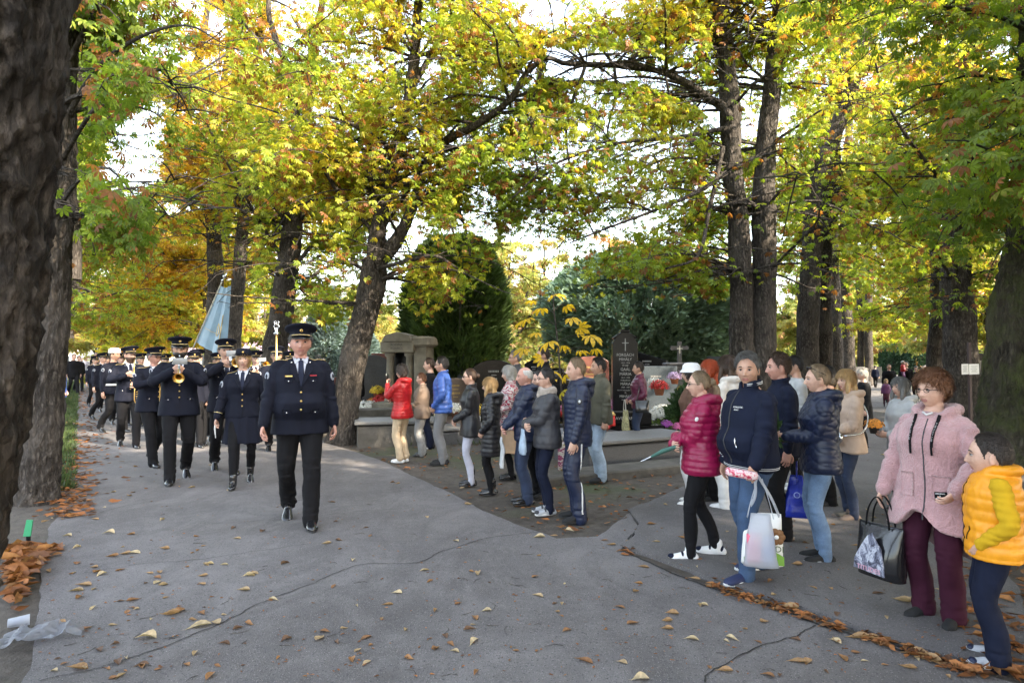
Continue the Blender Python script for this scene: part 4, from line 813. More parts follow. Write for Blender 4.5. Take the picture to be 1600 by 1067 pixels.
for px, py, Y, R_, c, lb in [(575, 640, 17.0, .30, 'white', 'big ball of white chrysanthemums left of the portal grave'), (590, 612, 18.5, .22, 'yellow', 'pale yellow flowers on the grave left of the portal'), (614, 645, 16.0, .14, 'yellow', 'low bunch of yellow flowers on the slab behind the red jacket'), (555, 645, 16.5, .16, 'white', 'small white flowers at the left of the big white ball'),
                            (1037, 650, 13.8, .32, 'white', 'large white chrysanthemum cushion right of the maroon jacket'), (1054, 590, 14.4, .16, 'lilac', 'lilac flowers above the white cushion'), (1068, 612, 14.0, .16, 'yellow', 'yellow flowers above the fir greenery'), (1030, 605, 14.2, .20, 'red', 'dark red flowers behind the shoulder of the maroon jacket'), (1022, 598, 14.6, .14, 'white', 'white flowers beside the dark red ones'),
                            (1042, 665, 12.6, .13, 'violet', 'purple cyclamen on the black grave bed'), (1060, 668, 12.4, .12, 'pink', 'pink cyclamen next to the purple one'), (945, 668, 11.8, .10, 'red', 'red flowers in a pot by the olive jacket'), (700, 640, 14.0, .13, 'white', 'white flowers between the blue and the black jackets'), (884, 640, 13.5, .15, 'pink', 'pink white bouquet behind the charcoal jacket')]:
    p = at(px, py, Y); flowerpot(p.x, p.y, max(0.02, p.z - R_ * .9), R_, c, lb, group=None, n=190, pot=p.z > .2)
p = at(948, 640, 12.1); lantern(p.x, p.y, .38, 'white', 'white glass lantern on the plinth before the black obelisk', 1.9); p = at(957, 648, 11.9); lantern(p.x, p.y, .38, 'red', 'red glass lantern next to the white one', 1.4)
# bushes of grave greenery
def bush(label, px, py, Y, w, h, n, col, seed, name='shrub'):
    r = np.random.default_rng(seed); p = at(px, py, Y); root = empty(name, (p.x, p.y, 0)); tag(root, label, 'plant'); u = r.normal(0, 1, (n, 3)); u /= np.linalg.norm(u, axis=1)[:, None]; u[:, 2] = np.abs(u[:, 2]); P = u * [w, w * .7, h] * (.55 + .5 * r.random((n, 1))) * (1 + .25 * vn(u, 2, seed))[:, None]; D = u + r.normal(0, .5, (n, 3)) + [0, 0, .3]
    c = np.tile(np.array(col), (n, 1)) * (1 + .5 * r.normal(0, .4, (n, 1))); spray_mesh(P, D, np.full(n, .13), .18, np.clip(c, .01, 1), r, 'foliage', root); g = G()
    for i in range(7): a = i * .9; tube(g, [(0, 0, 0), (math.cos(a) * w * .3, math.sin(a) * w * .2, h * .5), (math.cos(a) * w * .6, math.sin(a) * w * .4, h * .9)], [.02, .012, .005], 5)
    g.build('stems', M['bark'], root)
bush('dark green fir greenery heaped beside the white chrysanthemums', 1072, 640, 12.9, .42, 1.15, 1500, (.045, .085, .030), 1); bush('low yellow green planting along the black grave bed', 1040, 670, 12.9, .62, .32, 900, (.10, .15, .035), 2); bush('small evergreen shrub in the gap right of the notices', 1540, 590, 15, .5, .9, 900, (.03, .06, .025), 3); bush('leafy green shrub left of the portal grave', 598, 600, 19.5, .5, 1.0, 1000, (.05, .10, .03), 4)
# young chestnut with yellow leaves
def sapling():
    p = gp(884, 800); p = at(884, 700, 8.6); r = np.random.default_rng(3); x0, y0 = p.x, p.y; root = empty('chestnut_sapling', (x0, y0, 0)); tag(root, 'young chestnut sapling with large yellow leaves among the onlookers', 'tree'); P0 = lambda px, py, Y=8.6: np.array(at(px, py, Y)) - [x0, y0, 0]
    st = [np.array([0, 0, -.05]), P0(884, 700), P0(878, 620), P0(872, 540), P0(866, 490), P0(864, 458)]; g = G(); tube(g, spline(st, 24), np.linspace(.020, .006, 24), 8); C = []; D = []; S = []
    tips = [(824, 498, 8.5, .33), (846, 482, 8.9, .24), (868, 462, 8.7, .26), (893, 497, 8.3, .22), (838, 520, 8.2, .20), (905, 512, 8.8, .25), (922, 524, 8.3, .30), (818, 545, 8.4, .26), (858, 534, 8.3, .30), (880, 540, 8.9, .24), (905, 548, 8.6, .22), (862, 580, 8.25, .30), (884, 585, 8.9, .22), (878, 612, 8.3, .20), (893, 640, 8.7, .18), (846, 560, 8.8, .18), (930, 545, 8.9, .2), (832, 470, 8.9, .2), (885, 478, 8.9, .2), (870, 660, 8.6, .16), (898, 600, 8.3, .18)]
    for px, py, Y, s in tips:
        t = P0(px, py, Y); zz = min(t[2] + .02, st[-1][2]) - .12; Q = np.array(spline(st, 40)); b = Q[np.argmin(np.abs(Q[:, 2] - zz))]; tube(g, spline([b, (b + t) / 2 + [0, 0, .05], t], 8), np.linspace(.005, .0025, 8), 4)
        d = t - b; d = d / np.linalg.norm(d); C.append(t); D.append(d); S.append(s)
    g.build('stem', M['bark'], root); C = np.array(C); D = np.array(D); S = np.array(S) * .70; col = np.array([(.60, .40, .035)] * len(C)) * (.8 + .35 * r.random((len(C), 1))); gi = C[:, 2] < 1.35; col[gi] = col[gi] * .5 + np.array([.22, .30, .03]) * .5
    V, T, cc = leaves(C, D, S, col, 1, r); tri_mesh('leaves', V, T, M['leaf'], cc, parent=root)
sapling()
# notices on the trunk, posts
p = at(1515, 577, 13.2); o = empty('notice_post', (p.x + .02, 13.2, 0)); tag(o, 'dark post carrying two white paper notices right of the broad trunk', 'sign'); g = G(); box(g, (0, .03, 1.0), (.06, .06, 2.0), bev=.006); g.build('post', mat('post_paint', (.05, .03, .03), .6), o, smooth=False)
for dx, w_ in ((-.115, .15), (.075, .21)):
    g = G(); prism(g, [(dx - w_ / 2, -.11), (dx + w_ / 2, -.10), (dx + w_ / 2 - .005, .115), (dx - w_ / 2, .11)], -.004, 0); g.xf(Matrix.Translation((0, 0, at(1515, 577, 13.2).z))); n_ = g.build('notice', CMW, o, smooth=False) if 'CMW' in globals() else g.build('notice', M['white'], o, smooth=False)
    g = G()
    for i in range(7): box(g, (dx - .01 * (i % 2), -.006, at(1515, 577, 13.2).z + .075 - i * .022), (w_ * (.62 - .1 * (i % 3)), .002, .004))
    g.build('print', LETK, n_, smooth=False)
# ================= people =================
def skinmat(name, c):
    m, nt, b = newmat(name); co = _co(nt)
    n = _noise(nt, co, 22, 4, .6); c = np.array(c)
    nt.links.new(_ramp(nt, n, [(.3, tuple(c * [.86, .80, .78])), (.7, tuple(c * 1.08))]), b.inputs['Base Color'])
    b.inputs['Roughness'].default_value = .5; b.inputs['Subsurface Weight'].default_value = .12; b.inputs['Subsurface Radius'].default_value = (.012, .005, .003)
    nt.links.new(_bump(nt, _noise(nt, co, 190, 3), .12, .002), b.inputs['Normal']); return m
SK = [skinmat('skin_light', (.56, .35, .265)), skinmat('skin_warm', (.47, .28, .20)), skinmat('skin_ruddy', (.50, .27, .21))]
LIP = mat('lips', (.36, .155, .13), .45, .1); EYW = mat('eye_white', (.36, .33, .31), .2, .03); EYD = mat('eye_iris', (.035, .025, .02), .15, .2)
def hairmat(name, c):
    m, nt, b = newmat(name); co = _co(nt, 'Object', (1, 1, .12)); c = np.array(c)
    n = _noise(nt, co, 170, 3, .6); n2 = _noise(nt, co, 40, 3, .6)
    nt.links.new(_mix(nt, .5, _ramp(nt, n, [(.3, tuple(c * .45)), (.7, tuple(np.minimum(1, c * 1.5)))]), _ramp(nt, n2, [(.3, tuple(c * .6)), (.7, tuple(np.minimum(1, c * 1.35)))])), b.inputs['Base Color'])
    b.inputs['Roughness'].default_value = .5; nt.links.new(_bump(nt, n, 1, .006, _bump(nt, n2, .8, .012)), b.inputs['Normal']); return m
HM = {k: hairmat('hair_' + k, c) for k, c in dict(black=(.016, .013, .012), brown=(.055, .030, .018), auburn=(.16, .065, .028), grey=(.15, .145, .14), pepper=(.12, .115, .11), white=(.45, .43, .40), blond=(.42, .26, .11), fair=(.19, .13, .075), red=(.42, .06, .012), dark=(.028, .019, .015)).items()}
def cloth(name, c, rough=.85, var=.12, bump=.35, bs=260, bd=.003, sheen=.0, **k): return mat('cloth_' + name, c, rough, var, 9, bump, bs, bd, sheen=sheen, spec=.18 if rough > .5 else .4, **k)
CM = dict(
    uniform=cloth('uniform', (.0062, .0076, .0160), .8, .15), black=cloth('black', (.0065, .0065, .008), .85), navy=cloth('navy', (.0062, .0092, .024), .8), navyshell=cloth('navyshell', (.010, .016, .042), .42, .15, .25, 60, sheen=0),
    blackshell=cloth('blackshell', (.012, .012, .015), .40, .15, .25, 60, sheen=0), red=cloth('red', (.36, .012, .014), .38, .12, .25, 60, sheen=0), magenta=cloth('magenta', (.235, .006, .050), .36, .14, .25, 60, sheen=0), maroon=cloth('maroon', (.085, .012, .035), .36, .14, .25, 60, sheen=0),
    blue=cloth('blue', (.035, .085, .30), .42, .15, .25, 60, sheen=0), taupe=cloth('taupe', (.17, .125, .095), .6), olive=cloth('olive', (.085, .082, .060), .8), charcoal=cloth('charcoal', (.038, .038, .045), .5, .12, .25, 60),
    pink=cloth('pink_boucle', (.47, .275, .285), .95, .16, 1.0, 85, .014, .4), beige=cloth('beige', (.44, .33, .26), .85), cream=cloth('cream', (.58, .53, .48), .85), tan=cloth('tan', (.40, .28, .18), .85), cream_tr=cloth('cream_trousers', (.52, .40, .27), .8), white=cloth('white', (.66, .66, .66), .7), lightgrey=cloth('lightgrey', (.42, .43, .44), .8),
    lavender=cloth('lavender', (.42, .42, .50), .8), grey=cloth('grey', (.17, .17, .175), .85), darkgrey=cloth('darkgrey', (.06, .06, .065), .85), yellow=cloth('yellow', (.72, .29, .012), .42, .10, .25, 60, sheen=0), mustard=cloth('mustard', (.50, .30, .012), .85), plum=cloth('plum', (.040, .008, .020), .85),
    brown=cloth('brown', (.12, .065, .045), .85), shirt=cloth('shirt_pale', (.50, .52, .60), .7), tie=cloth('tie', (.010, .014, .035), .55), scarf=cloth('scarf', (.36, .31, .27), .9, .45, .6, 120), pattern=cloth('pattern', (.42, .25, .25), .85, .6), purple=cloth('purple', (.16, .05, .16), .5), gold=mat('gold', (.70, .47, .16), .3, .15, 20, metal=1.0), silver=mat('silver', (.62, .63, .66), .22, .1, 20, metal=1.0),
    goldthread=cloth('gold_thread', (.52, .40, .20), .6), leather=mat('leather_black', (.010, .010, .012), .22, .2, 12, .2, 60, coat=.4), leatherb=mat('leather_brown', (.05, .022, .013), .35, .2, 12, .2, 60), suede=mat('suede', (.012, .012, .013), .9, .2, 12, .3, 200), sole=mat('rubber_white', (.62, .62, .62), .6, .08, 8), soleb=mat('rubber_black', (.014, .014, .015), .6, .1, 8), navyshoe=mat('mesh_navy', (.012, .020, .07), .7, .2, 12, .4, 300), greyshoe=mat('mesh_grey', (.34, .35, .38), .7, .2, 12, .4, 300), hivis=mat('lime', (.45, .6, .03), .5), glass=mat('spectacle_frame', (.012, .010, .012), .25, .1), badge=mat('badge_white', (.30, .32, .38), .6, .2, 60), ribbon=mat('ribbon_red', (.45, .03, .05), .6, .5, 90), dull=mat('paper', (.27, .28, .29), .7, .06, 10))
def denim(name, c):
    m, nt, b = newmat('denim_' + name); co = _co(nt); c = np.array(c)
    n = _noise(nt, co, 5, 4, .6); f = _noise(nt, _co(nt, 'Object', (1, 1, .3)), 320, 2)
    a = _mix(nt, .35, _ramp(nt, n, [(.35, tuple(c * .6)), (.68, tuple(np.minimum(1, c * 1.6)))]), _ramp(nt, f, [(.3, tuple(c * .6)), (.7, tuple(np.minimum(1, c * 1.5)))]))
    nt.links.new(a, b.inputs['Base Color']); b.inputs['Roughness'].default_value = .85; nt.links.new(_bump(nt, f, .4, .002), b.inputs['Normal']); return m
CM['denim'] = denim('mid', (.028, .056, .115)); CM['denim_light'] = denim('light', (.12, .19, .31)); CM['denim_pale'] = denim('pale', (.30, .38, .48)); CM['denim_dark'] = denim('dark', (.014, .024, .055)); CM['denim_grey'] = denim('grey', (.21, .21, .21))
def stripes(name, cols, sc_):
    m, nt, b = newmat('knit_' + name); co = _co(nt, 'Object', (.35, .35, 1)); n = _noise(nt, co, 3, 2); w_ = _noise(nt, co, sc_, 2, t='n', dist=.6)
    k = len(cols); nt.links.new(_ramp(nt, w_, [(.28 + .44 * i / (k - 1), c) for i, c in enumerate(cols)]), b.inputs['Base Color'])
    for q in nt.nodes:
        if q.type == 'VALTORGB': q.color_ramp.interpolation = 'CONSTANT'
    b.inputs['Roughness'].default_value = .9; nt.links.new(_bump(nt, _noise(nt, co, 150, 2), .6, .004), b.inputs['Normal']); return m
CM['knit'] = stripes('zigzag', [(.50, .45, .44), (.20, .10, .12), (.56, .52, .50), (.30, .03, .06), (.55, .48, .46), (.16, .12, .14), (.5, .42, .42)], 14)
CM['floral'] = stripes('floral', [(.5, .45, .40), (.25, .05, .12), (.5, .48, .45), (.30, .25, .12), (.55, .5, .45)], 22)
CM['camo'] = stripes('mottle', [(.05, .05, .045), (.16, .12, .10), (.03, .03, .03), (.10, .08, .08)], 10)

def smooth_np(V, ed, it=2, lam=.5):
    n = len(V); deg = np.bincount(ed.ravel(), minlength=n)[:, None] + 1e-9
    for _ in range(it):
        S = np.zeros_like(V)
        for k in range(3):
            S[:, k] = np.bincount(ed[:, 0], weights=V[ed[:, 1], k], minlength=n) + np.bincount(ed[:, 1], weights=V[ed[:, 0], k], minlength=n)
        V = V + lam * (S / deg - V)
    return V
def remesh(g, vox, it=2, disp=None):
    """joins all closed shells of g into one continuous surface -> (verts, faces)"""
    me = g.mesh('tmp'); o = bpy.data.objects.new('tmp', me); sc.collection.objects.link(o)
    md = o.modifiers.new('r', 'REMESH'); md.mode = 'VOXEL'; md.voxel_size = vox; md.adaptivity = 0
    dg = bpy.context.evaluated_depsgraph_get(); m2 = bpy.data.meshes.new_from_object(o.evaluated_get(dg))
    n = len(m2.vertices); V = np.empty(n * 3); m2.vertices.foreach_get('co', V); V = V.reshape(-1, 3)
    ed = np.empty(len(m2.edges) * 2, np.int32); m2.edges.foreach_get('vertices', ed); ed = ed.reshape(-1, 2)
    V = smooth_np(V, ed, it); m2.vertices.foreach_set('co', V.ravel())
    if disp is not None:
        m2.update(); N = np.empty(n * 3); m2.vertices.foreach_get('normal', N); N = N.reshape(-1, 3)
        V = V + N * disp(V)[:, None]; m2.vertices.foreach_set('co', V.ravel())
    m2.update(); bpy.data.objects.remove(o); bpy.data.meshes.remove(me); return m2
def put(me, name, mats, parent):
    me.name = name
    for m in (mats if isinstance(mats, (list, tuple)) else [mats]): me.materials.append(m)
    me.polygons.foreach_set('use_smooth', [True] * len(me.polygons)); return link(bpy.data.objects.new(name, me), parent)
# ---- head (canonical: centre at origin, facing -y, 0.235 tall) ----
def head_fn(U, face=1.0, wide=1.0):
    x, y, z = U[:, 0], U[:, 1], U[:, 2]
    low = sstep(.05, -1, z); f = sstep(.25, -.6, y)
    rx = .077 * wide * (1 - .30 * low ** 1.4); ry = .098 * (1 - .10 * low - .10 * low * sstep(-.2, .8, y) * 3)
    P = np.stack([x * rx, y * ry, z * .118], 1)
    P[:, 1] += -.012 * low * f
    px, pz = P[:, 0], P[:, 2]; fr = sstep(.1, -.5, y)
    def gs(cx, cz, sx, sz, a=1.0): return a * np.exp(-((np.abs(px) - cx) / sx) ** 2 - ((pz - cz) / sz) ** 2)
    nose = np.exp(-(px / (.0105 + .006 * sstep(-.02, -.042, pz))) ** 2) * np.where(pz > -.040, sstep(.020, -.040, pz) ** .9, 0) * 1.0
    nose = nose + np.exp(-(px / .016) ** 2) * np.exp(-((pz + .042) / .007) ** 2) * .55
    d = .023 * np.clip(nose, 0, 1.05) - gs(.032, .004, .017, .011, .0095) + gs(.030, .026, .024, .008, .0042) + gs(.043, -.030, .020, .018, .0045)
    d += gs(0, -.060, .024, .0055, .0065) + gs(0, -.073, .021, .0060, .0070) - gs(0, -.0662, .024, .0022, .0035) - gs(0, -.083, .018, .006, .003) + gs(0, -.100, .017, .012, .0075)
    d -= gs(.030, -.045, .006, .012, .002)
    P[:, 1] -= d * fr * face
    # ears
    return P
def head_geo(g, res, M4, spec):
    n = int(res); m = int(res * .85); th = np.linspace(.001, math.pi - .001, m); ph = (np.arange(n) + .5) / n * 2 * math.pi
    # denser towards the face
    ph = ph - .35 * np.sin(ph + math.pi / 2 * 3 + math.pi) * 0
    U = np.stack([np.outer(np.sin(th), np.cos(ph)), np.outer(np.sin(th), np.sin(ph)), np.outer(np.cos(th), np.ones(n))], -1).reshape(-1, 3)
    P = head_fn(U, 1.0, spec.get('face_w', 1.0)); Fc = [f[::-1] for f in grid_faces(m, n)]
    c = np.array([P[list(f[:4])].mean(0) for f in Fc]); lips = (np.abs(c[:, 0]) < .023) & (c[:, 2] < -.0565) & (c[:, 2] > -.079) & (c[:, 1] < -.06) & (np.abs(c[:, 0]) < .025 - 60 * (c[:, 2] + .067) ** 2)
    tmp = G(); tmp.add(P, Fc); tmp.m = [1 if l else 0 for l in lips]
    for s in (-1, 1):
        ell(tmp, (s * .0315, -.0795, .003), (.0122, .0100, .0070), 14, 10, 2)
        ell(tmp, (s * .0315 - .0, -.0880, .0028), (.0062, .0030, .0056), 10, 6, 3)
        tube(tmp, [(s * .019, -.0865, .0060), (s * .026, -.0915, .0096), (s * .034, -.0910, .0096), (s * .0440, -.082, .0055)], [.0014, .0027, .0027, .0016], 5, 3)
        Me = Matrix.Rotation(s * R(18), 3, 'Z')
        ell(tmp, (s * .078, .010, -.008), (.008, .018, .031), 12, 10, 0, Me, lambda V: V * (1 - .25 * np.exp(-((V[:, 1:2]) ** 2 + V[:, 2:3] ** 2) / .25) * (np.abs(V[:, 0:1]) > .3)))
        ell(tmp, (s * .0775, .004, -.030), (.006, .009, .010), 8, 6, 0)
    bc = 4
    for s in (-1, 1): tube(tmp, [(s * .014, -.0925, .022), (s * .026, -.0945, .0275), (s * .038, -.089, .0275), (s * .049, -.077, .020)], [.0022, .0040, .0036, .0016], 5, bc, r2=[.002, .0026, .0026, .0018])
    tmp.xf(M4); g.v += tmp.v; g.f += [tuple(i + g.n for i in f) for f in tmp.f]; g.m += tmp.m; g.n += tmp.n
def hair_geo(spec, style, res=64):
    """closed cap over the skull that dips under the skin below the hairline"""
    g = G(); n = res; m = int(res * .8); th = np.linspace(.001, math.pi - .001, m); ph = np.arange(n) / n * 2 * math.pi
    U = np.stack([np.outer(np.sin(th), np.cos(ph)), np.outer(np.sin(th), np.sin(ph)), np.outer(np.cos(th), np.ones(n))], -1).reshape(-1, 3)
    P = head_fn(U, 0, spec.get('face_w', 1.0)); az = np.arctan2(U[:, 0], -U[:, 1]); aa = np.abs(az) / math.pi
    T = dict(short=.013, crop=.006, bald=.004, bob=.020, bun=.010, long=.017, curly=.030, tousle=.026, beard=.012)[style if style in ('short', 'crop', 'bald', 'bob', 'bun', 'long', 'curly', 'tousle', 'beard') else 'short'] * spec.get('hair_t', 1)
    if style == 'bald': line = np.interp(aa, [0, .25, .42, .5, .62, 1], [.20, .12, .03, .0, -.02, -.05])
    elif style in ('bob', 'long'): line = np.interp(aa, [0, .18, .30, .45, .55, 1], [.052, .045, .0, -.09, -.12, -.12])
    elif style == 'curly': line = np.interp(aa, [0, .2, .35, .5, .62, 1], [.055, .045, .0, -.04, -.08, -.10])
    elif style == 'tousle': line = np.interp(aa, [0, .15, .3, .42, .5, .62, 1], [.056, .048, .022, -.006, .0, -.05, -.08])
    else: line = np.interp(aa, [0, .12, .22, .33, .42, .47, .56, .64, 1], [.078, .084, .066, .040, -.010, .026, .004, -.045, -.072])
    z = P[:, 2]; k = sstep(line - .006, line + .012, z + .004 * vn(P, 90, 3) + .006 * vn(P, 35, 8))
    if style == 'bald': k = k * sstep(.105, .06, z)
    strand = vn(P * [1, 1, .25], 110, 1) * .5 + vn(P * [1, 1, .35], 45, 2)
    amp = dict(curly=.008, tousle=.007, crop=.0012, bald=.001).get(style, .0028)
    up2 = sstep(line, line + .032, z) if style in ('short', 'crop', 'bun', 'tousle') else 1.0
    off = -.007 + k * (.0095 + T * up2 * (.45 + .65 * sstep(-.02, .10, z)) + amp * (strand if style != 'curly' else fbm(P, 45, 2)))
    if spec.get('hat') and style != 'beard': off = np.minimum(off, .006 + .03 * sstep(.05, .02, z))
    if style == 'beard':
        k = sstep(-.028, -.045, z + .012 * (np.abs(P[:, 0]) < .02) * 0) * sstep(.62, .5, aa); k = np.maximum(k, 0)
        mouth = np.exp(-(P[:, 0] / .017) ** 2 - ((z + .066) / .007) ** 2); k = k * (1 - .9 * mouth) * (1 - np.exp(-(P[:, 0] / .014) ** 2) * (z > -.048))
        off = -.010 + k * (.010 + T * (1 + .8 * sstep(-.07, -.12, z)) + .002 * strand)
    Nn = P / np.linalg.norm(P, axis=1)[:, None]
    if style != 'beard': P = P + Nn * off[:, None]
    else: P = head_fn(U, 1.0, spec.get('face_w', 1.0)) + Nn * off[:, None]
    g.add(P, [f[::-1] for f in grid_faces(m, n)])
    if style == 'bun' or spec.get('bun'):
        bz = spec.get('bun_z', .02); ell(g, (0, .118, bz), (.036, .034, .034), 18, 14, fn=lambda V: V * (1 + .12 * vn(V, 4, 3))[:, None])
    if style == 'long' or spec.get('pony'):
        L = spec.get('hair_len', .26)
        if spec.get('pony'): tube(g, spline([(0, .105, .0), (0, .150, -.03), (0, .155, -.12), (0, .12, -L)], 14), spline([[.018], [.028], [.030], [.008]], 14)[:, 0], 12, r2=spline([[.018], [.022], [.022], [.006]], 14)[:, 0], rounded=True)
        else:
            q = spline([(0, .045, .02), (0, .060, -.10), (0, .065, -.20), (0, .055, -L - .03)], 14)
            tube(g, q, spline([[.03], [.042], [.045], [.02]], 14)[:, 0], 20, up=(0, 1, 0), r2=spline([[.072], [.092], [.098], [.055]], 14)[:, 0], rounded=True)
            for s in (-1, 1): tube(g, spline([(s * .064, -.030, .045), (s * .082, -.035, -.03), (s * .088, -.05, -.12), (s * .08, -.055, -L)], 14), spline([[.018], [.024], [.026], [.010]], 14)[:, 0], 10, rounded=True)
        Vs = g.v; 
        for i in range(1, len(Vs)): c = Vs[i].mean(0); Vs[i] = Vs[i] + (Vs[i] - c) * [1, 1, 0] * (.10 * vn(Vs[i] * [1, 1, .12], 70, 4))[:, None]
    if style == 'bob': 
        q = spline([(0, .03, .0), (0, .038, -.06), (0, .035, -.115)], 8); tube(g, q, [.06, .07, .072, .072, .07, .066, .06, .05], 24, up=(0, 1, 0), r2=[.078, .086, .088, .088, .086, .08, .072, .06], rounded=True)
    return g
def strands(g, spec, style, r, n):
    """short tapering locks lying on the hair"""
    V0 = g.v[0]; c0 = np.array([0, .02, .03]); ok = []
    P = V0[r.integers(0, len(V0), n * 4)]; rad = P / np.linalg.norm(P, axis=1)[:, None]; base = head_fn(rad, 0, spec.get('face_w', 1.0)); ou = np.linalg.norm(P, axis=1) > np.linalg.norm(base, axis=1) * 1.0 + .001
    P = P[ou][:n]; rad = rad[ou][:n]; k = len(P)
    if not k: return
    fl = P - np.array([0, .045, .115]); fl = fl + r.normal(0, .035, (k, 3)); fl[:, 1] += .05 if style in ('bun', 'short', 'crop') else 0; fl[:, 2] -= .06 if style in ('long', 'bob') else .0
    if style == 'bun': fl = np.array([0, .12, .02]) - P + r.normal(0, .012, (k, 3))
    fl = fl - rad * np.sum(fl * rad, 1)[:, None]; fl /= np.linalg.norm(fl, axis=1)[:, None] + 1e-9; sd_ = np.cross(fl, rad); L = dict(crop=.010, bald=.008, short=.026, tousle=.045, curly=.03, bun=.035, bob=.05, long=.06).get(style, .025) * r.uniform(.6, 1.3, k); w_ = r.uniform(.0016, .004, k); lift = dict(tousle=.014, curly=.014, short=.010, bob=.005).get(style, .0025) * r.uniform(.2, 1.2, k)
    a = P - rad * .001; b1 = P + fl * (L * .5)[:, None] + rad * (lift * .8)[:, None] - rad * (L ** 2 * .5)[:, None]; c = P + fl * L[:, None] + rad * lift[:, None] - rad * (L ** 2 * 2.2)[:, None]
    V = np.stack([a + sd_ * w_[:, None], a - sd_ * w_[:, None], b1 + sd_ * w_[:, None] + rad * .001, b1 - sd_ * w_[:, None] + rad * .001, c], 1).reshape(-1, 3)
    g.add(V, [f for i in range(k) for f in ((5 * i, 5 * i + 1, 5 * i + 3, 5 * i + 2), (5 * i + 2, 5 * i + 3, 5 * i + 4))])
def hand_geo(g, wrist, d, side, curl=.5, palm=None, spread=1.0, s=1.0, mi=0, thumb=.5, index=None):
    """palm, four fingers of unequal length in three bends and a thumb off the side; d = direction of the fingers, palm = direction the palm faces"""
    d = np.array(d, float); d /= np.linalg.norm(d); pn = np.array(palm if palm is not None else (-side, 0, 0), float); pn = pn - d * (pn @ d); pn /= np.linalg.norm(pn) + 1e-9
    w_ = np.cross(d, pn) * side   # towards the thumb
    w = np.array(wrist, float); k = G()
    tube(k, [w - d * .03 * s, w, w + d * .03 * s, w + d * .075 * s, w + d * .095 * s], np.array([.019, .020, .017, .016, .011]) * s, 12, up=pn, r2=np.array([.025, .028, .038, .041, .034]) * s, rounded=True)
    L = [.072, .080, .075, .058]
    for i in range(4):
        o = (1.5 - i) * .0195 * s; b = w + d * (.085 - .006 * abs(i - 1.2)) * s + w_ * o; cu = curl if (index is None or i > 0) else index
        ang = 0; p = b; P = [b - d * .015 * s, b]; dd = d
        for j, fr in enumerate((.45, .32, .23)):
            ang += cu * (1.0 if j else .75) * (1 + .08 * i); dd = d * math.cos(ang) + pn * math.sin(ang) + w_ * .05 * spread * (1.5 - i) * .5; p = p + dd / np.linalg.norm(dd) * L[i] * fr * s; P.append(p)
        P = spline(P, 9); tube(k, P, np.linspace(.0092, .0068, 9) * s, 7, mi, up=w_, rounded=True)
    b = w + d * .028 * s + w_ * .030 * s; t1 = d * .62 + w_ * .62 + pn * (.25 + .4 * thumb); t1 /= np.linalg.norm(t1); t2 = d * .85 + w_ * (.25 - .4 * thumb) + pn * (.3 + .3 * thumb); t2 /= np.linalg.norm(t2)
    P = spline([b - w_ * .01 * s, b + t1 * .030 * s, b + t1 * .052 * s + t2 * .010 * s, b + t1 * .052 * s + t2 * .042 * s], 9); tube(k, P, np.linspace(.0125, .0080, 9) * s, 7, mi, rounded=True)
    g.v += k.v; g.f += [tuple(i + g.n for i in f) for f in k.f]; g.m += [mi] * len(k.f); g.n += k.n
def ik(a, c, l1, l2, pole):
    a = np.array(a, float); c = np.array(c, float); v = c - a; L = np.linalg.norm(v); L2 = min(L, (l1 + l2) * .995); c = a + v / L * L2; u = v / L
    x = (l1 * l1 - l2 * l2 + L2 * L2) / (2 * L2); h = math.sqrt(max(l1 * l1 - x * x, 0)); p = np.array(pole, float); p = p - u * (p @ u); p /= np.linalg.norm(p) + 1e-9
    return a + u * x + p * h, c
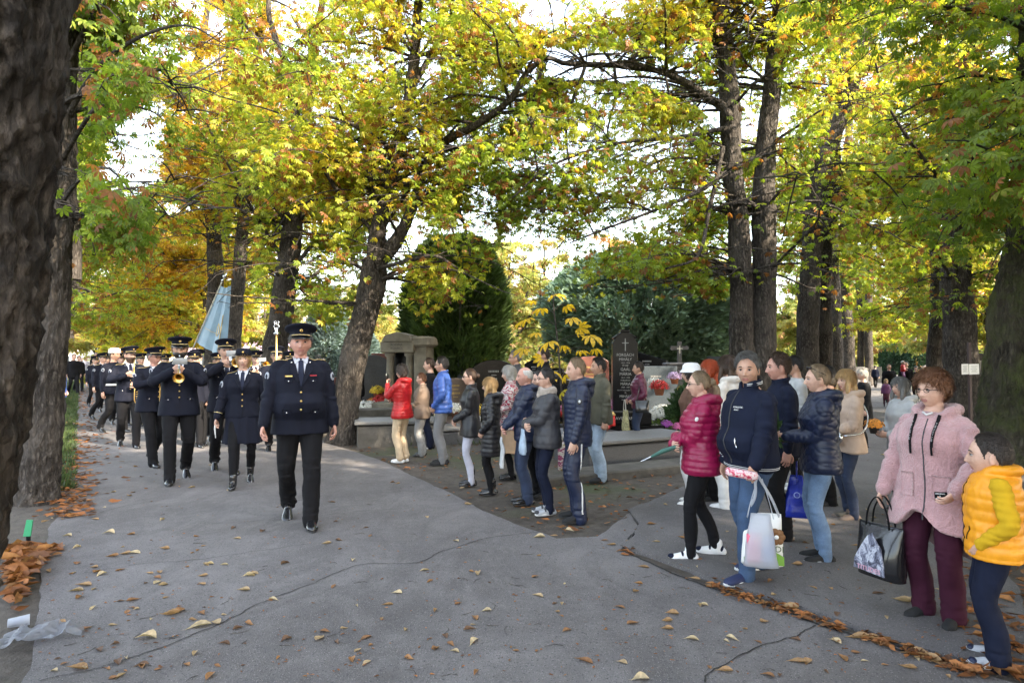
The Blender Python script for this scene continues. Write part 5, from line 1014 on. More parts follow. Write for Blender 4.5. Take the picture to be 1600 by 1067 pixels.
POSE = dict(
    hang=dict(L=(.262, -.03, .83), R=(-.262, -.03, .83), curl=.42), walk=dict(L=(.275, -.10, .86), R=(-.285, .02, .84), curl=.5), walk2=dict(L=(.25, .10, .85), R=(-.27, -.16, .88), curl=.5),
    clasp=dict(L=(.045, -.235, .98), R=(-.045, -.245, .97), Ld=(-.8, -.35, -.35), Rd=(.8, -.3, -.4), Lp=(0, 1, .3), Rp=(0, 1, .3), curl=.45), cross=dict(L=(-.10, -.235, 1.13), R=(.11, -.26, 1.10), Ld=(-.95, .1, .1), Rd=(.95, .1, 0), Lp=(0, 1, 0), Rp=(0, 1, 0), curl=.3, Lpole=(.8, .3, -1), Rpole=(-.8, .3, -1)),
    pocket=dict(L=(.195, -.11, .955), R=(-.195, -.11, .955), Ld=(-.4, -.3, -.8), Rd=(.4, -.3, -.8), Lpole=(.8, 1, 0), Rpole=(-.8, 1, 0), curl=.4), back=dict(L=(.05, .17, .93), R=(-.05, .17, .93), Ld=(-.8, .1, -.3), Rd=(.8, .1, -.3), Lpole=(1, .4, 0), Rpole=(-1, .4, 0), curl=.5, Lp=(0, -1, 0), Rp=(0, -1, 0)),
    trumpet=dict(L=(.050, -.245, 1.335), R=(-.075, -.25, 1.345), Ld=(-.55, -.55, .45), Rd=(.6, -.5, .5), Lp=(-.4, .8, .1), Rp=(.4, .8, .1), Lpole=(1, .1, -.8), Rpole=(-1, .1, -.8), curl=1.0), horn=dict(L=(.10, -.27, 1.10), R=(-.09, -.25, 1.27), Ld=(-.8, -.4, .2), Rd=(.7, -.4, .4), Lp=(0, 1, .1), Rp=(0, 1, 0), curl=.9, Lpole=(1, .2, -.6), Rpole=(-1, .2, -.7)),
    phone=dict(L=(.07, -.27, 1.40), Lpole=(.5, .3, -1), R=(-.045, -.25, 1.13), Ld=(-.25, -.2, .9), Rd=(.8, -.3, 0), Lp=(-.3, .9, 0), Rp=(0, 1, 0), curl=.8), hold=dict(L=(.10, -.26, 1.02), R=(-.10, -.26, 1.02), Ld=(-.5, -.8, .1), Rd=(.5, -.8, .1), Lp=(-.7, .3, .3), Rp=(.7, .3, .3), curl=.9), bag=dict(L=(.27, -.06, .86), R=(-.18, -.19, 1.0), Rd=(.8, -.4, 0), Rp=(0, 1, 0), curl=.9), holdR=dict(L=(.262, -.02, .83), R=(-.13, -.27, 1.10), Rd=(.5, -.75, .35), Rp=(.6, .5, 0), curl=.9))
class Person: pass
ALLP = {}
def person(key, label, px, fy, ty, heading, top, legs, shoes, hair=('short', 'brown'), pose='hang', stance='stand', skin=0, bulk=1.0, depth=None, belly=0, head=(0, 0), sex='m', kid=0, extra=None, group=None, hat_h=0, hw=None, dz=0.0, **kw):
    pos = gp(px, fy, dz); Y = pos.y; heading = heading - math.degrees(math.atan2(px - CX, F)); top_z = at(px, ty, Y).z - hat_h; H = top_z - dz
    dist = pos.length; s = H / 1.75; body_h = 1.75
    hs = (1.0 if not kid else 1.0 + .42 * kid)                       # children have a larger head
    P = Person(); P.s = s; P.pos = pos; P.heading = heading; r = np.random.default_rng(abs(hash(label)) % 99991 if False else sum(map(ord, label)))
    root = empty('person', pos, R(heading), s); tag(root, label, 'person', group); P.root = root; ALLP[key] = P
    vox = float(np.clip(dist * .00145, .0085, .030)) / s; vox = max(vox, .0085)
    po = dict(POSE[pose]); po.update(kw.get('po', {})); b = bulk; fem = sex == 'f'
    shz = 1.402 - .03 * kid - (.0 if not fem else .008); shx = (.030 if top.get('vest') else 0) + (.176 if not fem else .156) * (.62 + .38 * b) * (1 - .1 * kid)
    hipx = .092 * (.7 + .3 * b)
    # ---- legs
    ft = dict(stand=[(.10, -.02, 0, 12), (-.10, .0, 0, -12)], close=[(.075, .0, 0, 8), (-.075, .0, 0, -8)], walk=[(.085, -.26, .0, 4), (-.085, .24, .075, -6)], walk2=[(.085, .24, .075, 6), (-.085, -.26, .0, -4)], step=[(.09, -.14, 0, 6), (-.09, .13, .02, -10)], wide=[(.14, -.04, 0, 18), (-.13, .05, 0, -16)])[stance]
    hz = .93 - (.02 if 'walk' in stance else 0); legsP = []
    for i, (x, y, lift, yaw) in enumerate(ft):
        sd_ = 1 if i == 0 else -1; hip = np.array([sd_ * hipx, .0, hz]); an = np.array([x, y + .02, .085 + lift]); kn, an = ik(hip, an, .435, .425, (sd_ * .12, -1, 0)); legsP.append((hip, kn, an, yaw, lift))
    # ---- arms
    arms = []
    for sd_, c in ((1, 'L'), (-1, 'R')):
        sh = np.array([sd_ * shx, .01, shz]); tg = np.array(po[c], float); tg = tg + np.array([np.sign(tg[0]) * .06 * (b - 1) if abs(tg[0]) > .15 else 0, (-.16 * (b - 1) - .5 * belly * .10) if tg[1] < -.15 else 0, 0])
        if kid: tg[2] -= .02
        el, wr = ik(sh, tg, .285, .255, po.get(c + 'pole', (sd_ * .5, 1, -.25))); d = po.get(c + 'd'); d = (wr - el) if d is None else np.array(d, float)
        arms.append((sh, el, wr, d, po.get(c + 'p')))
    P.arms = arms; P.hand = {c: a[2] + a[3] / np.linalg.norm(a[3]) * .085 for c, a in zip('LR', arms)}
    def legtube(g, k0, k1, k2, lo=.09, n=18, seg=16):
        for hip, kn, an, yaw, lift in legsP:
            v = (an - kn); q = [hip + [0, 0, .05], hip * .6 + kn * .4, kn, kn * .45 + an * .55 + np.array([0, .012, 0]), an + [0, 0, lo - .085]]
            tube(g, spline(q, seg), spline(np.array([k0 * 1.03, k0 * .93, k1, k1 * .98, k2])[:, None], seg)[:, 0], n, up=(0, 1, 0), rounded=True)
    def torso(z, w, d, yo=0.0): return (0, yo, z, w * b, d * b)
    fb = 1.0 if not fem else .93; bust = .012 if fem else 0
    TR = [torso(.86, .155 * fb + .004 * fem, .105), torso(.93, .172, .118, .008), torso(1.0, .168 * (1 if not fem else .98), .112, .004 - .012 * belly), torso(1.08, .155 * (1 if not fem else .90), .104 + .012 * belly, -.014 * belly), torso(1.17, .160 * fb, .108 + .010 * belly, -.01 * belly), torso(1.27, .172 * fb, .115 + bust, -.004 - bust * .6), torso(1.35, .168 * fb, .106 + bust * .4, .0), torso(1.405, .138 * fb, .086, .008), torso(1.445, .088 * fb, .066, .012), torso(1.49, .055 / b ** .5, .056 / b ** .5, .014)]
    if belly > 1: TR[3] = torso(1.08, .168, .125 + .02 * belly, -.025 * belly); TR[2] = torso(1.0, .172, .122 + .016 * belly, -.02 * belly)
    # ---- body: head, torso, limbs and hands as one mesh
    hsz = hs * kw.get('head_s', 1.05 if not fem else 1.02); hc = np.array([0, -.012, 1.75 - .1185 * hsz - .006])
    Mh = Matrix.Translation(hc) @ Matrix.Rotation(R(head[0]), 4, 'Z') @ Matrix.Rotation(R(head[1]), 4, 'X') @ Matrix.Scale(hsz, 4); P.Mh = Mh; P.hsz = hsz
    g = G(); rings(g, TR, 24, p=2.2); nb = hc + np.array([0, .015, -.06 * hsz])
    tube(g, spline([(0, .016, 1.42), (0, .010, 1.50), tuple(nb)], 8), [.070, .062, .058, .056, .055, .055, .056, .058], 16, up=(0, 1, 0), rounded=True)
    legtube(g, .070 * b ** .5, .045, .034)
    for (sh, el, wr, d, pp) in arms: tube(g, spline([sh, (sh + el) / 2, el, (el + wr) / 2, wr], 12), spline(np.array([.048, .042, .034, .034, .024])[:, None], 12)[:, 0] * (.75 + .25 * b), 12, rounded=True)
    me = remesh(g, max(vox * 1.15, .011), 2); nv = len(me.vertices); V = np.empty(nv * 3); me.vertices.foreach_get('co', V); g = G(); g.add(V.reshape(-1, 3), [tuple(p.vertices) for p in me.polygons]); bpy.data.meshes.remove(me)
    if not po.get('nohands'):
        for sd_, (sh, el, wr, d, pp), cc in zip((1, -1), arms, 'LR'):
            if not po.get('no' + cc): hand_geo(g, wr, d, sd_, po.get(cc + 'curl', po['curl']), pp, s=(.92 if fem else 1.02) * (1 + .0 * kid), mi=0)
    head_geo(g, int(np.clip(520 / dist * 1.0, 26, 84)), Mh, kw)
    hm = HM[hair[1]]; bm_ = HM[kw.get('brow', hair[1] if hair[1] not in ('white', 'red') else 'grey')]
    g.build('body', [SK[skin], LIP, EYW, EYD, bm_], root)
    Mh_n = np.array(Mh)
    if hair[0] != 'none':
        hg = hair_geo(kw, hair[0], int(np.clip(420 / dist, 28, 72))); strands(hg, kw, hair[0], r, int(np.clip(13000 / dist, 0, 2600)) if dist < 14 else 0); hg.xf(Mh); hg.build('hair', hm, root)
    if kw.get('beard'):
        hg = hair_geo(dict(kw, hair_t=kw.get('beard_t', 1)), 'beard', int(np.clip(420 / dist, 28, 64))); hg.xf(Mh); hg.build('beard', HM[kw['beard']], root)
    # ---- trousers / skirt
    lk = dict(slim=(.088, .058, .046), jeans=(.095, .066, .056), wide=(.102, .074, .074), straight=(.098, .070, .064), tight=(.090, .057, .042))[legs.get('cut', 'straight')]; lb = legs.get('b', b)
    def fold_legs(V):
        d = np.zeros(len(V))
        for hip, kn, an, yaw, lift in legsP:
            near = np.exp(-np.sum((V - kn) ** 2, 1) / .10 ** 2); d += near * .008 * vn(V * [14, 14, 46], 1, 3); low = np.exp(-np.abs(V[:, 2] - an[2] - .03) / .06) * (np.abs(V[:, 0] - an[0]) < .12); d += low * .011 * vn(V * [11, 11, 42] + 3, 1, 1)
            hp = np.exp(-np.sum((V - (hip + [0, -.03, -.06])) ** 2, 1) / .11 ** 2); d += hp * .006 * vn(np.stack([V[:, 0] * 9, V[:, 1] * 9, (V[:, 2] * .7 + np.abs(V[:, 0])) * 40], 1), 1, 6)
        return d * legs.get('fold', 1.0) + .0065 * fbm(V * [1, 1, .55], 12, 3, 4)
    g = G(); rings(g, [torso(.80, .150, .10), torso(.87, .170, .118, .004), torso(.94, .176, .122, .008), torso(1.02, .165, .114, .0)] if not belly > 1 else [torso(.80, .150, .10), torso(.87, .170, .12, .0), torso(.96, .174, .13, -.01), torso(1.0, .165, .12, -.01)], 24, p=2.2)
    legtube(g, lk[0] * (.55 + .45 * lb), lk[1] * (.6 + .4 * lb), lk[2] * (.7 + .3 * lb), lo=legs.get('lo', .045)); put(remesh(g, vox, 3, fold_legs), 'trousers' if not legs.get('tights') else 'tights', CM[legs['m']], root)
    if legs.get('skirt'):
        k = legs['skirt']; g = G(); zb = k.get('z', .55); rings(g, [(0, 0, z, (.175 + k.get('fl', .05) * (1.0 - z) * 2) * b, (.125 + k.get('fl', .05) * 1.6 * (1.0 - z)) * b) for z in np.linspace(zb, 1.0, 9)], 32, p=2.1)
        put(remesh(g, vox, 2, lambda V: .008 * np.sin(np.arctan2(V[:, 1], V[:, 0]) * 9 + 2 * vn(V, 3, 2)) * sstep(1.0, zb, V[:, 2])), 'skirt', CM[k['m']], root)
    # ---- shoes
    sh_m = CM[shoes[0]]; so_m = CM[shoes[1]] if len(shoes) > 1 and shoes[1] else CM['soleb']; boot = shoes[2] if len(shoes) > 2 else 0
    for hip, kn, an, yaw, lift in legsP:
        g = G(); L = .135; w_ = 1.0 if not fem else .9
        pts = [(-.065, .036, .030, .046), (-.045, .036, .038, .050), (0, .036, .041, .048), (.05, .041, .040, .044), (.095, .048, .034, .037), (.135, .049, .030, .032), (.162, .042, .027, .028), (.178, .026, .024, .022)]
        pts = [(a * w_, c * w_, e, f_) for a, c, e, f_ in pts]; P_ = [(0, -a, e) for a, c, e, f_ in pts]
        tube(g, spline(P_, 16), spline(np.array([[f_ * .92] for a, c, e, f_ in pts]), 16)[:, 0], 14, up=(0, 0, 1), r2=spline(np.array([[c] for a, c, e, f_ in pts]), 16)[:, 0], rounded=True)
        tube(g, [(0, .012, .04), (0, .018, .11 + .16 * boot)], [.042, .046], 14, up=(0, 1, 0), rounded=True)
        Mx = Matrix.Translation((an[0], an[1] - .015, lift)) @ Matrix.Rotation(R(yaw), 4, 'Z') @ Matrix.Translation((0, 0, 0)) @ Matrix.Rotation(R(0 if lift < .05 else 28), 4, 'X')
        if lift >= .05: Mx = Matrix.Translation((an[0], an[1] - .015, lift * .55)) @ Matrix.Rotation(R(yaw), 4, 'Z') @ Matrix.Rotation(R(26), 4, 'X')
        me = remesh(g, max(vox * .8, .0075), 1); V = np.empty(len(me.vertices) * 3); me.vertices.foreach_get('co', V); V = V.reshape(-1, 3); V[:, 2] = np.maximum(V[:, 2], .008)
        Mn = np.array(Mx); V = V @ Mn[:3, :3].T + Mn[:3, 3]; me.vertices.foreach_set('co', V.ravel()); so = put(me, 'shoe', sh_m, root)
        g = G(); n = 22; t = np.arange(n) / n * 2 * math.pi; X = np.cos(t); Yy = np.sin(t); wd = .043 * w_ * (1 + .12 * (-Yy)) ; V0 = np.stack([X * wd * (1 - .25 * (Yy > 0)), -.062 * w_ + Yy * .132 * w_, 0 * X], 1); th_ = .028 if shoes[1:] and shoes[1] in ('sole',) else .016
        g.add(np.concatenate([V0 * [.96, .97, 1] + [0, 0, .0], V0 * 1.03 + [0, -.0, th_ * .35], V0 * 1.02 + [0, 0, th_], V0 * [.9, .94, 1] + [0, 0, th_ + .002]]), grid_faces(4, n)); g.xf(Mx); g.build('sole', so_m, so)
        if kw.get('panel') and boot == 0:
            g = G(); ell(g, (0, .050, .052), (.0385 * w_, .026, .042), 14, 10); ell(g, (0, -.052, .058), (.0445 * w_, .016, .026), 14, 10); ell(g, (0, -.150, .040), (.043 * w_, .034, .021), 14, 10); g.xf(Mx); g.build('trim', CM[kw['panel']], so)
        if kw.get('laces') and boot == 0:
            g = G()
            for q in range(4): tube(g, spline([(-.020, -.055 - q * .018, .058 - q * .005), (0, -.058 - q * .018, .074 - q * .007), (.020, -.055 - q * .018, .058 - q * .005)], 6), .0028, 4)
            g.xf(Mx); g.build('laces', CM[kw['laces']], so)
    # ---- upper garment
    kind = top.get('k', 'cloth'); th = top.get('t', .016 if kind != 'puffer' else .030); hem = top.get('hem', .86); fl = top.get('fl', 0.0); sl = top.get('sl', .050)
    g = G(); L = []
    for z, w, d, yo in [(q[2], q[3], q[4], q[1]) for q in TR[:-1]]:
        if z >= max(hem, .95): L.append((0, yo, z, w + th, d + th))
    for z in np.linspace(hem, .93, max(2, int((.95 - hem) / .06) + 1))[::-1] if hem < .93 else []:
        e = (.95 - z); L.insert(0, (0, .004, z, (.174 + fl * e) * b + th, (.120 + fl * e * .9) * b + th))
    if L[0][2] > hem + .03: q = L[0]; L.insert(0, (0, q[1], hem, q[3] * .97, q[4] * .98))
    if top.get('cinch'): q = L[0]; L[0] = (0, q[1], q[2], q[3] * .93, q[4] * .93)
    nz = 1.475 + top.get('neck', 0); L.append((0, .014, nz, .072 + th * .4, .070 + th * .4)); rings(g, L, 32, p=2.25)
    TL = list(L); vest = top.get('vest')
    if not vest:
        for (sh, el, wr, d, pp) in arms:
            inn = (sh + np.array([-np.sign(sh[0]) * .06, 0, -.015])); wr2 = el + (wr - el) * top.get('cuff', .98)
            q = spline([inn, sh + [0, 0, -.006], (sh + el) / 2 + np.array([np.sign(sh[0]) * .008, 0, 0]), el, (el + wr2) / 2, wr2], 18)
            rr = spline(np.array([.046 + th * .7, .049 + th * .75, sl * .96 + th * .7, sl * .88 + th * .55, sl * .80 + th * .45, sl * .66 + th * .42])[:, None], 18)[:, 0] * (.78 + .22 * b); tube(g, q, rr, 16, rounded=True)
    if top.get('collar'):
        cz = top['collar']; q = [(math.cos(a) * .074 * (b ** .3), .012 + math.sin(a) * .070, 1.485 + cz * .35 + .018 * math.sin(a)) for a in np.linspace(-math.pi / 2 + .35, math.pi * 1.5 - .35, 22)]
        tube(g, q, .014 + th * .2, 8, up=(0, 0, 1), r2=.014 + th * .2, rounded=True); tube(g, [(x * .97, y, z + .016 + cz * .15) for x, y, z in q], .013 + th * .2, 8, rounded=True)
    if top.get('hood'):
        k = top['hood']; q = spline([(.060, -.085, 1.43), (.105, -.02, 1.475), (.105, .075, 1.485), (0, .135, 1.475), (-.105, .075, 1.485), (-.105, -.02, 1.475), (-.060, -.085, 1.43)], 28); rr = spline(np.array([.016, .030, .042, .050, .042, .030, .016])[:, None], 28)[:, 0] * k; tube(g, q, rr, 12, r2=rr * 1.15, rounded=True)
        ell(g, (0, .115, 1.40), (.10 * k, .055 * k, .09 * k), 16, 12)
    pitch = top.get('pitch', .062); amp = top.get('amp', .010 if kind == 'puffer' else 0)
    segs = [(a[0], a[1]) for a in arms] + [(a[1], a[2]) for a in arms]
    def disp(V):
        best = np.full(len(V), 9.); t = V[:, 2].copy(); 
        # distance to torso surface (approx) against distance to the arm axes
        tz = np.interp(V[:, 2], [q[2] for q in TL], [q[3] for q in TL]); ty = np.interp(V[:, 2], [q[2] for q in TL], [q[4] for q in TL]); dt = (np.sqrt((V[:, 0] / tz) ** 2 + (V[:, 1] / ty) ** 2) - 1) * .13; arm = np.zeros(len(V), bool); elb = np.full(len(V), 9.)
        for i, (a, c) in enumerate(segs):
            v = c - a; Ls = np.linalg.norm(v); u = np.clip(((V - a) @ v) / Ls ** 2, 0, 1); dd = np.linalg.norm(V - a - u[:, None] * v, axis=1); q = dd - .055; m_ = (q < best) & (q < dt - .004); best = np.where(m_, q, best); off = 0 if i < 2 else .285; t = np.where(m_, off + u * Ls + .7, t); arm |= m_
        for a in arms: elb = np.minimum(elb, np.linalg.norm(V - a[1], axis=1))
        d = np.zeros(len(V))
        if kind == 'puffer':
            w_ = t + .006 * vn(V, 7, 2); ph = np.abs(np.sin(math.pi * w_ / pitch)); d = amp * (ph ** .55 - .55) + .0035 * vn(V * [1, 1, .5], 38, 3) + .003 * fbm(V, 15, 2, 1)
            if top.get('quilt'): d = amp * (np.minimum(np.abs(np.sin(math.pi * (w_ + V[:, 0]) / pitch)), np.abs(np.sin(math.pi * (w_ - V[:, 0]) / pitch))) ** .5 - .5)
        else:
            k = top.get('fold', 1.0) * 1.4; ridge = 1 - 2 * np.abs(vn(V * [1, 1, .45] + [0, 0, 3], 8.5, 5)); d = k * (.006 * fbm(V * [1, 1, .5], 7, 3, 3) + .004 * ridge * np.where(arm, 1.2, sstep(1.25, .95, V[:, 2]) * .8 + .35)); d += k * .011 * np.exp(-(elb / .10) ** 2) * vn(np.stack([t * 42, V[:, 0] * 13, V[:, 1] * 13], 1), 1, 4)
            d += k * .007 * arm * vn(np.stack([t * 24, V[:, 0] * 8, V[:, 1] * 8], 1), 1, 8)
            if kind == 'boucle': d += .003 * vn(V, 75, 1) + .002 * vn(V, 140, 2)
        d += top.get('flare_n', 0) * sstep(hem + .3, hem, V[:, 2]) * np.sin(np.arctan2(V[:, 1], V[:, 0]) * 7)
        return d
    nm = top.get('n', 'jacket'); me = remesh(g, vox, 3, disp)
    if top.get('hemfn'):
        V = np.empty(len(me.vertices) * 3); me.vertices.foreach_get('co', V); V = V.reshape(-1, 3); V[:, 2] += top['hemfn'](V); me.vertices.foreach_set('co', V.ravel()); me.update()
    jk = put(me, nm, CM[top['m']] if not isinstance(top['m'], list) else [CM[q] for q in top['m']], root); P.jacket = jk
    V = np.empty(len(me.vertices) * 3); me.vertices.foreach_get('co', V); P.bvh = BVHTree.FromPolygons([tuple(v) for v in V.reshape(-1, 3)], [tuple(p.vertices) for p in me.polygons])
    gt = G(); rings(gt, TL, 40, p=2.25); P.tb = BVHTree.FromPolygons([tuple(v) for v in gt.verts()], gt.f); P.TL = TL
    if vest:
        g = G()
        for (sh, el, wr, d, pp) in arms:
            inn = (sh + np.array([-np.sign(sh[0]) * .05, 0, -.01])); tube(g, spline([inn, sh, (sh + el) / 2, el, (el + wr) / 2, wr], 18), spline(np.array([.05, .072, .070, .064, .056, .046])[:, None], 18)[:, 0], 16, rounded=True)
        put(remesh(g, vox, 2, lambda V: .005 * fbm(V, 16, 2) + .003 * np.sin(V[:, 2] * 120 + 3 * vn(V, 8))), 'sleeves', CM[vest], root)
    # clothes bits
    if top.get('scarf'):
        g = G(); q = [(math.cos(a) * (.088), .008 + math.sin(a) * .085, 1.492 + .012 * math.sin(3 * a)) for a in np.linspace(0, 2 * math.pi, 24)]; tube(g, q, .034, 12, rounded=True); tube(g, [(x * 1.05, y * 1.05 - .01, z - .035) for x, y, z in q], .032, 12, rounded=True); ell(g, (.01, -.10, 1.44), (.05, .03, .06))
        put(remesh(g, max(vox, .009), 1, lambda V: .006 * fbm(V, 30, 2)), 'scarf', CM[top['scarf']], root)
    gl = kw.get('glasses')
    if gl:
        g = G(); dark = gl == 'sun'
        for s_ in (-1, 1):
            tube(g, [(s_ * .033 + .021 * math.cos(a), -.099 + .004 * abs(math.cos(a)), .002 + .014 * math.sin(a)) for a in np.linspace(0, 2 * math.pi, 17)], .0021, 5)
            tube(g, [(s_ * .054, -.097, .006), (s_ * .074, -.06, .006), (s_ * .081, .0, .002), (s_ * .080, .02, -.006)], .0022, 5)
            if dark: ell(g, (s_ * .033, -.098, .002), (.020, .004, .0135), 12, 6)
        tube(g, [(-.012, -.101, .006), (.012, -.101, .006)], .002, 5)
        gm = g.xf(Mh).build('glasses', CM['glass'], root)
    if kw.get('sunglasses_up'):
        g = G()
        for s_ in (-1, 1): ell(g, (s_ * .032, -.070, .104), (.026, .014, .016), 12, 8, M=Matrix.Rotation(R(-40), 3, 'X')); tube(g, [(s_ * .055, -.055, .098), (s_ * .085, .0, .065), (s_ * .086, .05, .04)], .0028, 5)
        tube(g, [(-.012, -.082, .106), (.012, -.082, .106)], .003, 5); g.xf(Mh).build('sunglasses', CM['glass'], root)
    if extra: extra(P)
    return P
# ---- things laid on the clothes ----
def hit(P, x, z, back=False, sidex=None):
    sgn = -1 if not back else 1
    q = P.bvh.ray_cast(Vector((x, sgn * 1.0, z)), Vector((0, -sgn, 0))); t = P.tb.ray_cast(Vector((x, sgn * 1.0, z)), Vector((0, -sgn, 0)))
    if t[0] is None: return q[0].y if q[0] else 0
    if q[0] is None or abs(q[0].y - t[0].y) > .035: return t[0].y
    return q[0].y
def patch(P, poly, name, m, th=.004, off=.003, back=False, parent=None, sub=.018, ret=False):
    """polygon in (x, z) draped on the front of the garment, with thickness"""
    bm = bmesh.new(); vs_ = [bm.verts.new((x, 0, z)) for x, z in poly]; f = bm.faces.new(vs_); bmesh.ops.triangulate(bm, faces=[f])
    for _ in range(4):
        ed = [e for e in bm.edges if e.calc_length() > sub * 1.4]
        if not ed: break
        bmesh.ops.subdivide_edges(bm, edges=ed, cuts=1); bmesh.ops.triangulate(bm, faces=bm.faces[:])
    n = len(bm.verts); bm.verts.ensure_lookup_table(); sgn = -1 if not back else 1; XY = [(v.co.x, v.co.z) for v in bm.verts]; V = []
    for x, z in XY: V.append((x, hit(P, x, z, back) + sgn * (off + th), z))
    V2 = [(x, y - sgn * (th + off + .006), z) for x, y, z in V]
    Fc = [tuple(v.index for v in f.verts) for f in bm.faces]; bd = [(e.verts[0].index, e.verts[1].index) for e in bm.edges if e.is_boundary]; bm.free()
    g = G(); g.add(V + V2, Fc + [tuple(i + n for i in f[::-1]) for f in Fc] + [(a, b_, b_ + n, a + n) for a, b_ in bd])
    if ret: return g
    return g.build(name, m, parent or P.jacket)
def rect(cx, cz, w_, h_, rot=0): c, s = math.cos(rot), math.sin(rot); return [(cx + x * c - z * s, cz + x * s + z * c) for x, z in ((-w_ / 2, -h_ / 2), (w_ / 2, -h_ / 2), (w_ / 2, h_ / 2), (-w_ / 2, h_ / 2))]
def zipline(P, z0, z1, x=0.0, m='soleb', w_=.008, name='zip'): patch(P, [(x - w_ / 2, z0), (x + w_ / 2, z0), (x + w_ / 2, z1), (x - w_ / 2, z1)], name, CM[m], .002, .002, sub=.03)
def put_text(P, txt, x, z, size, m, name='lettering', yoff=.006, rot=0):
    V, fs = text_geo(txt, size, .002); V = V @ np.array([[1, 0, 0], [0, 0, 1], [0, 0, 0]]) if False else np.stack([V[:, 0], -V[:, 2], V[:, 1]], 1)
    c, s = math.cos(rot), math.sin(rot); X = V[:, 0] * c - V[:, 2] * s; Z = V[:, 0] * s + V[:, 2] * c; y = np.array([hit(P, x + X.mean(), z)] * len(V)); yy = [hit(P, x + a, z) for a in np.linspace(X.min(), X.max(), 6)]; y = np.interp(X, np.linspace(X.min(), X.max(), 6), yy)
    g = G(); g.add(np.stack([X + x, y + V[:, 1] - yoff, Z + z], 1), fs); return g.build(name, m, P.jacket, smooth=False)
def sleeve_badge(P, side, t=.35, m='badge', r=.030, out=None, h=1.25):
    sh, el, wr, d, pp = P.arms[0 if side > 0 else 1]; c = sh + (el - sh) * t; o = np.array(out if out is not None else (side * .85, -.5, .1), float); o /= np.linalg.norm(o)
    q = P.bvh.ray_cast(Vector(c + o * .4), Vector(-o)); p = np.array(q[0]) if q[0] else c + o * .07; u = (sh - el) / np.linalg.norm(sh - el); u = u - o * (u @ o); u /= np.linalg.norm(u); s_ = np.cross(u, o)
    g = G(); n = 16; L = []
    for k, (rr, hh) in enumerate(((1, -.004), (1, .004), (.92, .006))): L += [p + s_ * math.cos(a) * r * rr + u * math.sin(a) * r * h * rr * (1.1 if math.sin(a) < 0 else 1) + o * hh for a in np.linspace(0, 2 * math.pi, n, endpoint=False)]
    g.add(L, grid_faces(3, n)); b_ = g.build('sleeve_badge', CM[m], P.jacket)
    g = G(); L = []
    for rr, hh in ((.5, .006), (.48, .0085)): L += [p + s_ * math.cos(a) * r * rr + u * math.sin(a) * r * h * rr + o * hh for a in np.linspace(0, 2 * math.pi, n, endpoint=False)]
    g.add(L, grid_faces(2, n)); g.build('emblem', CM['navy'] if m == 'badge' else CM['white'], b_)
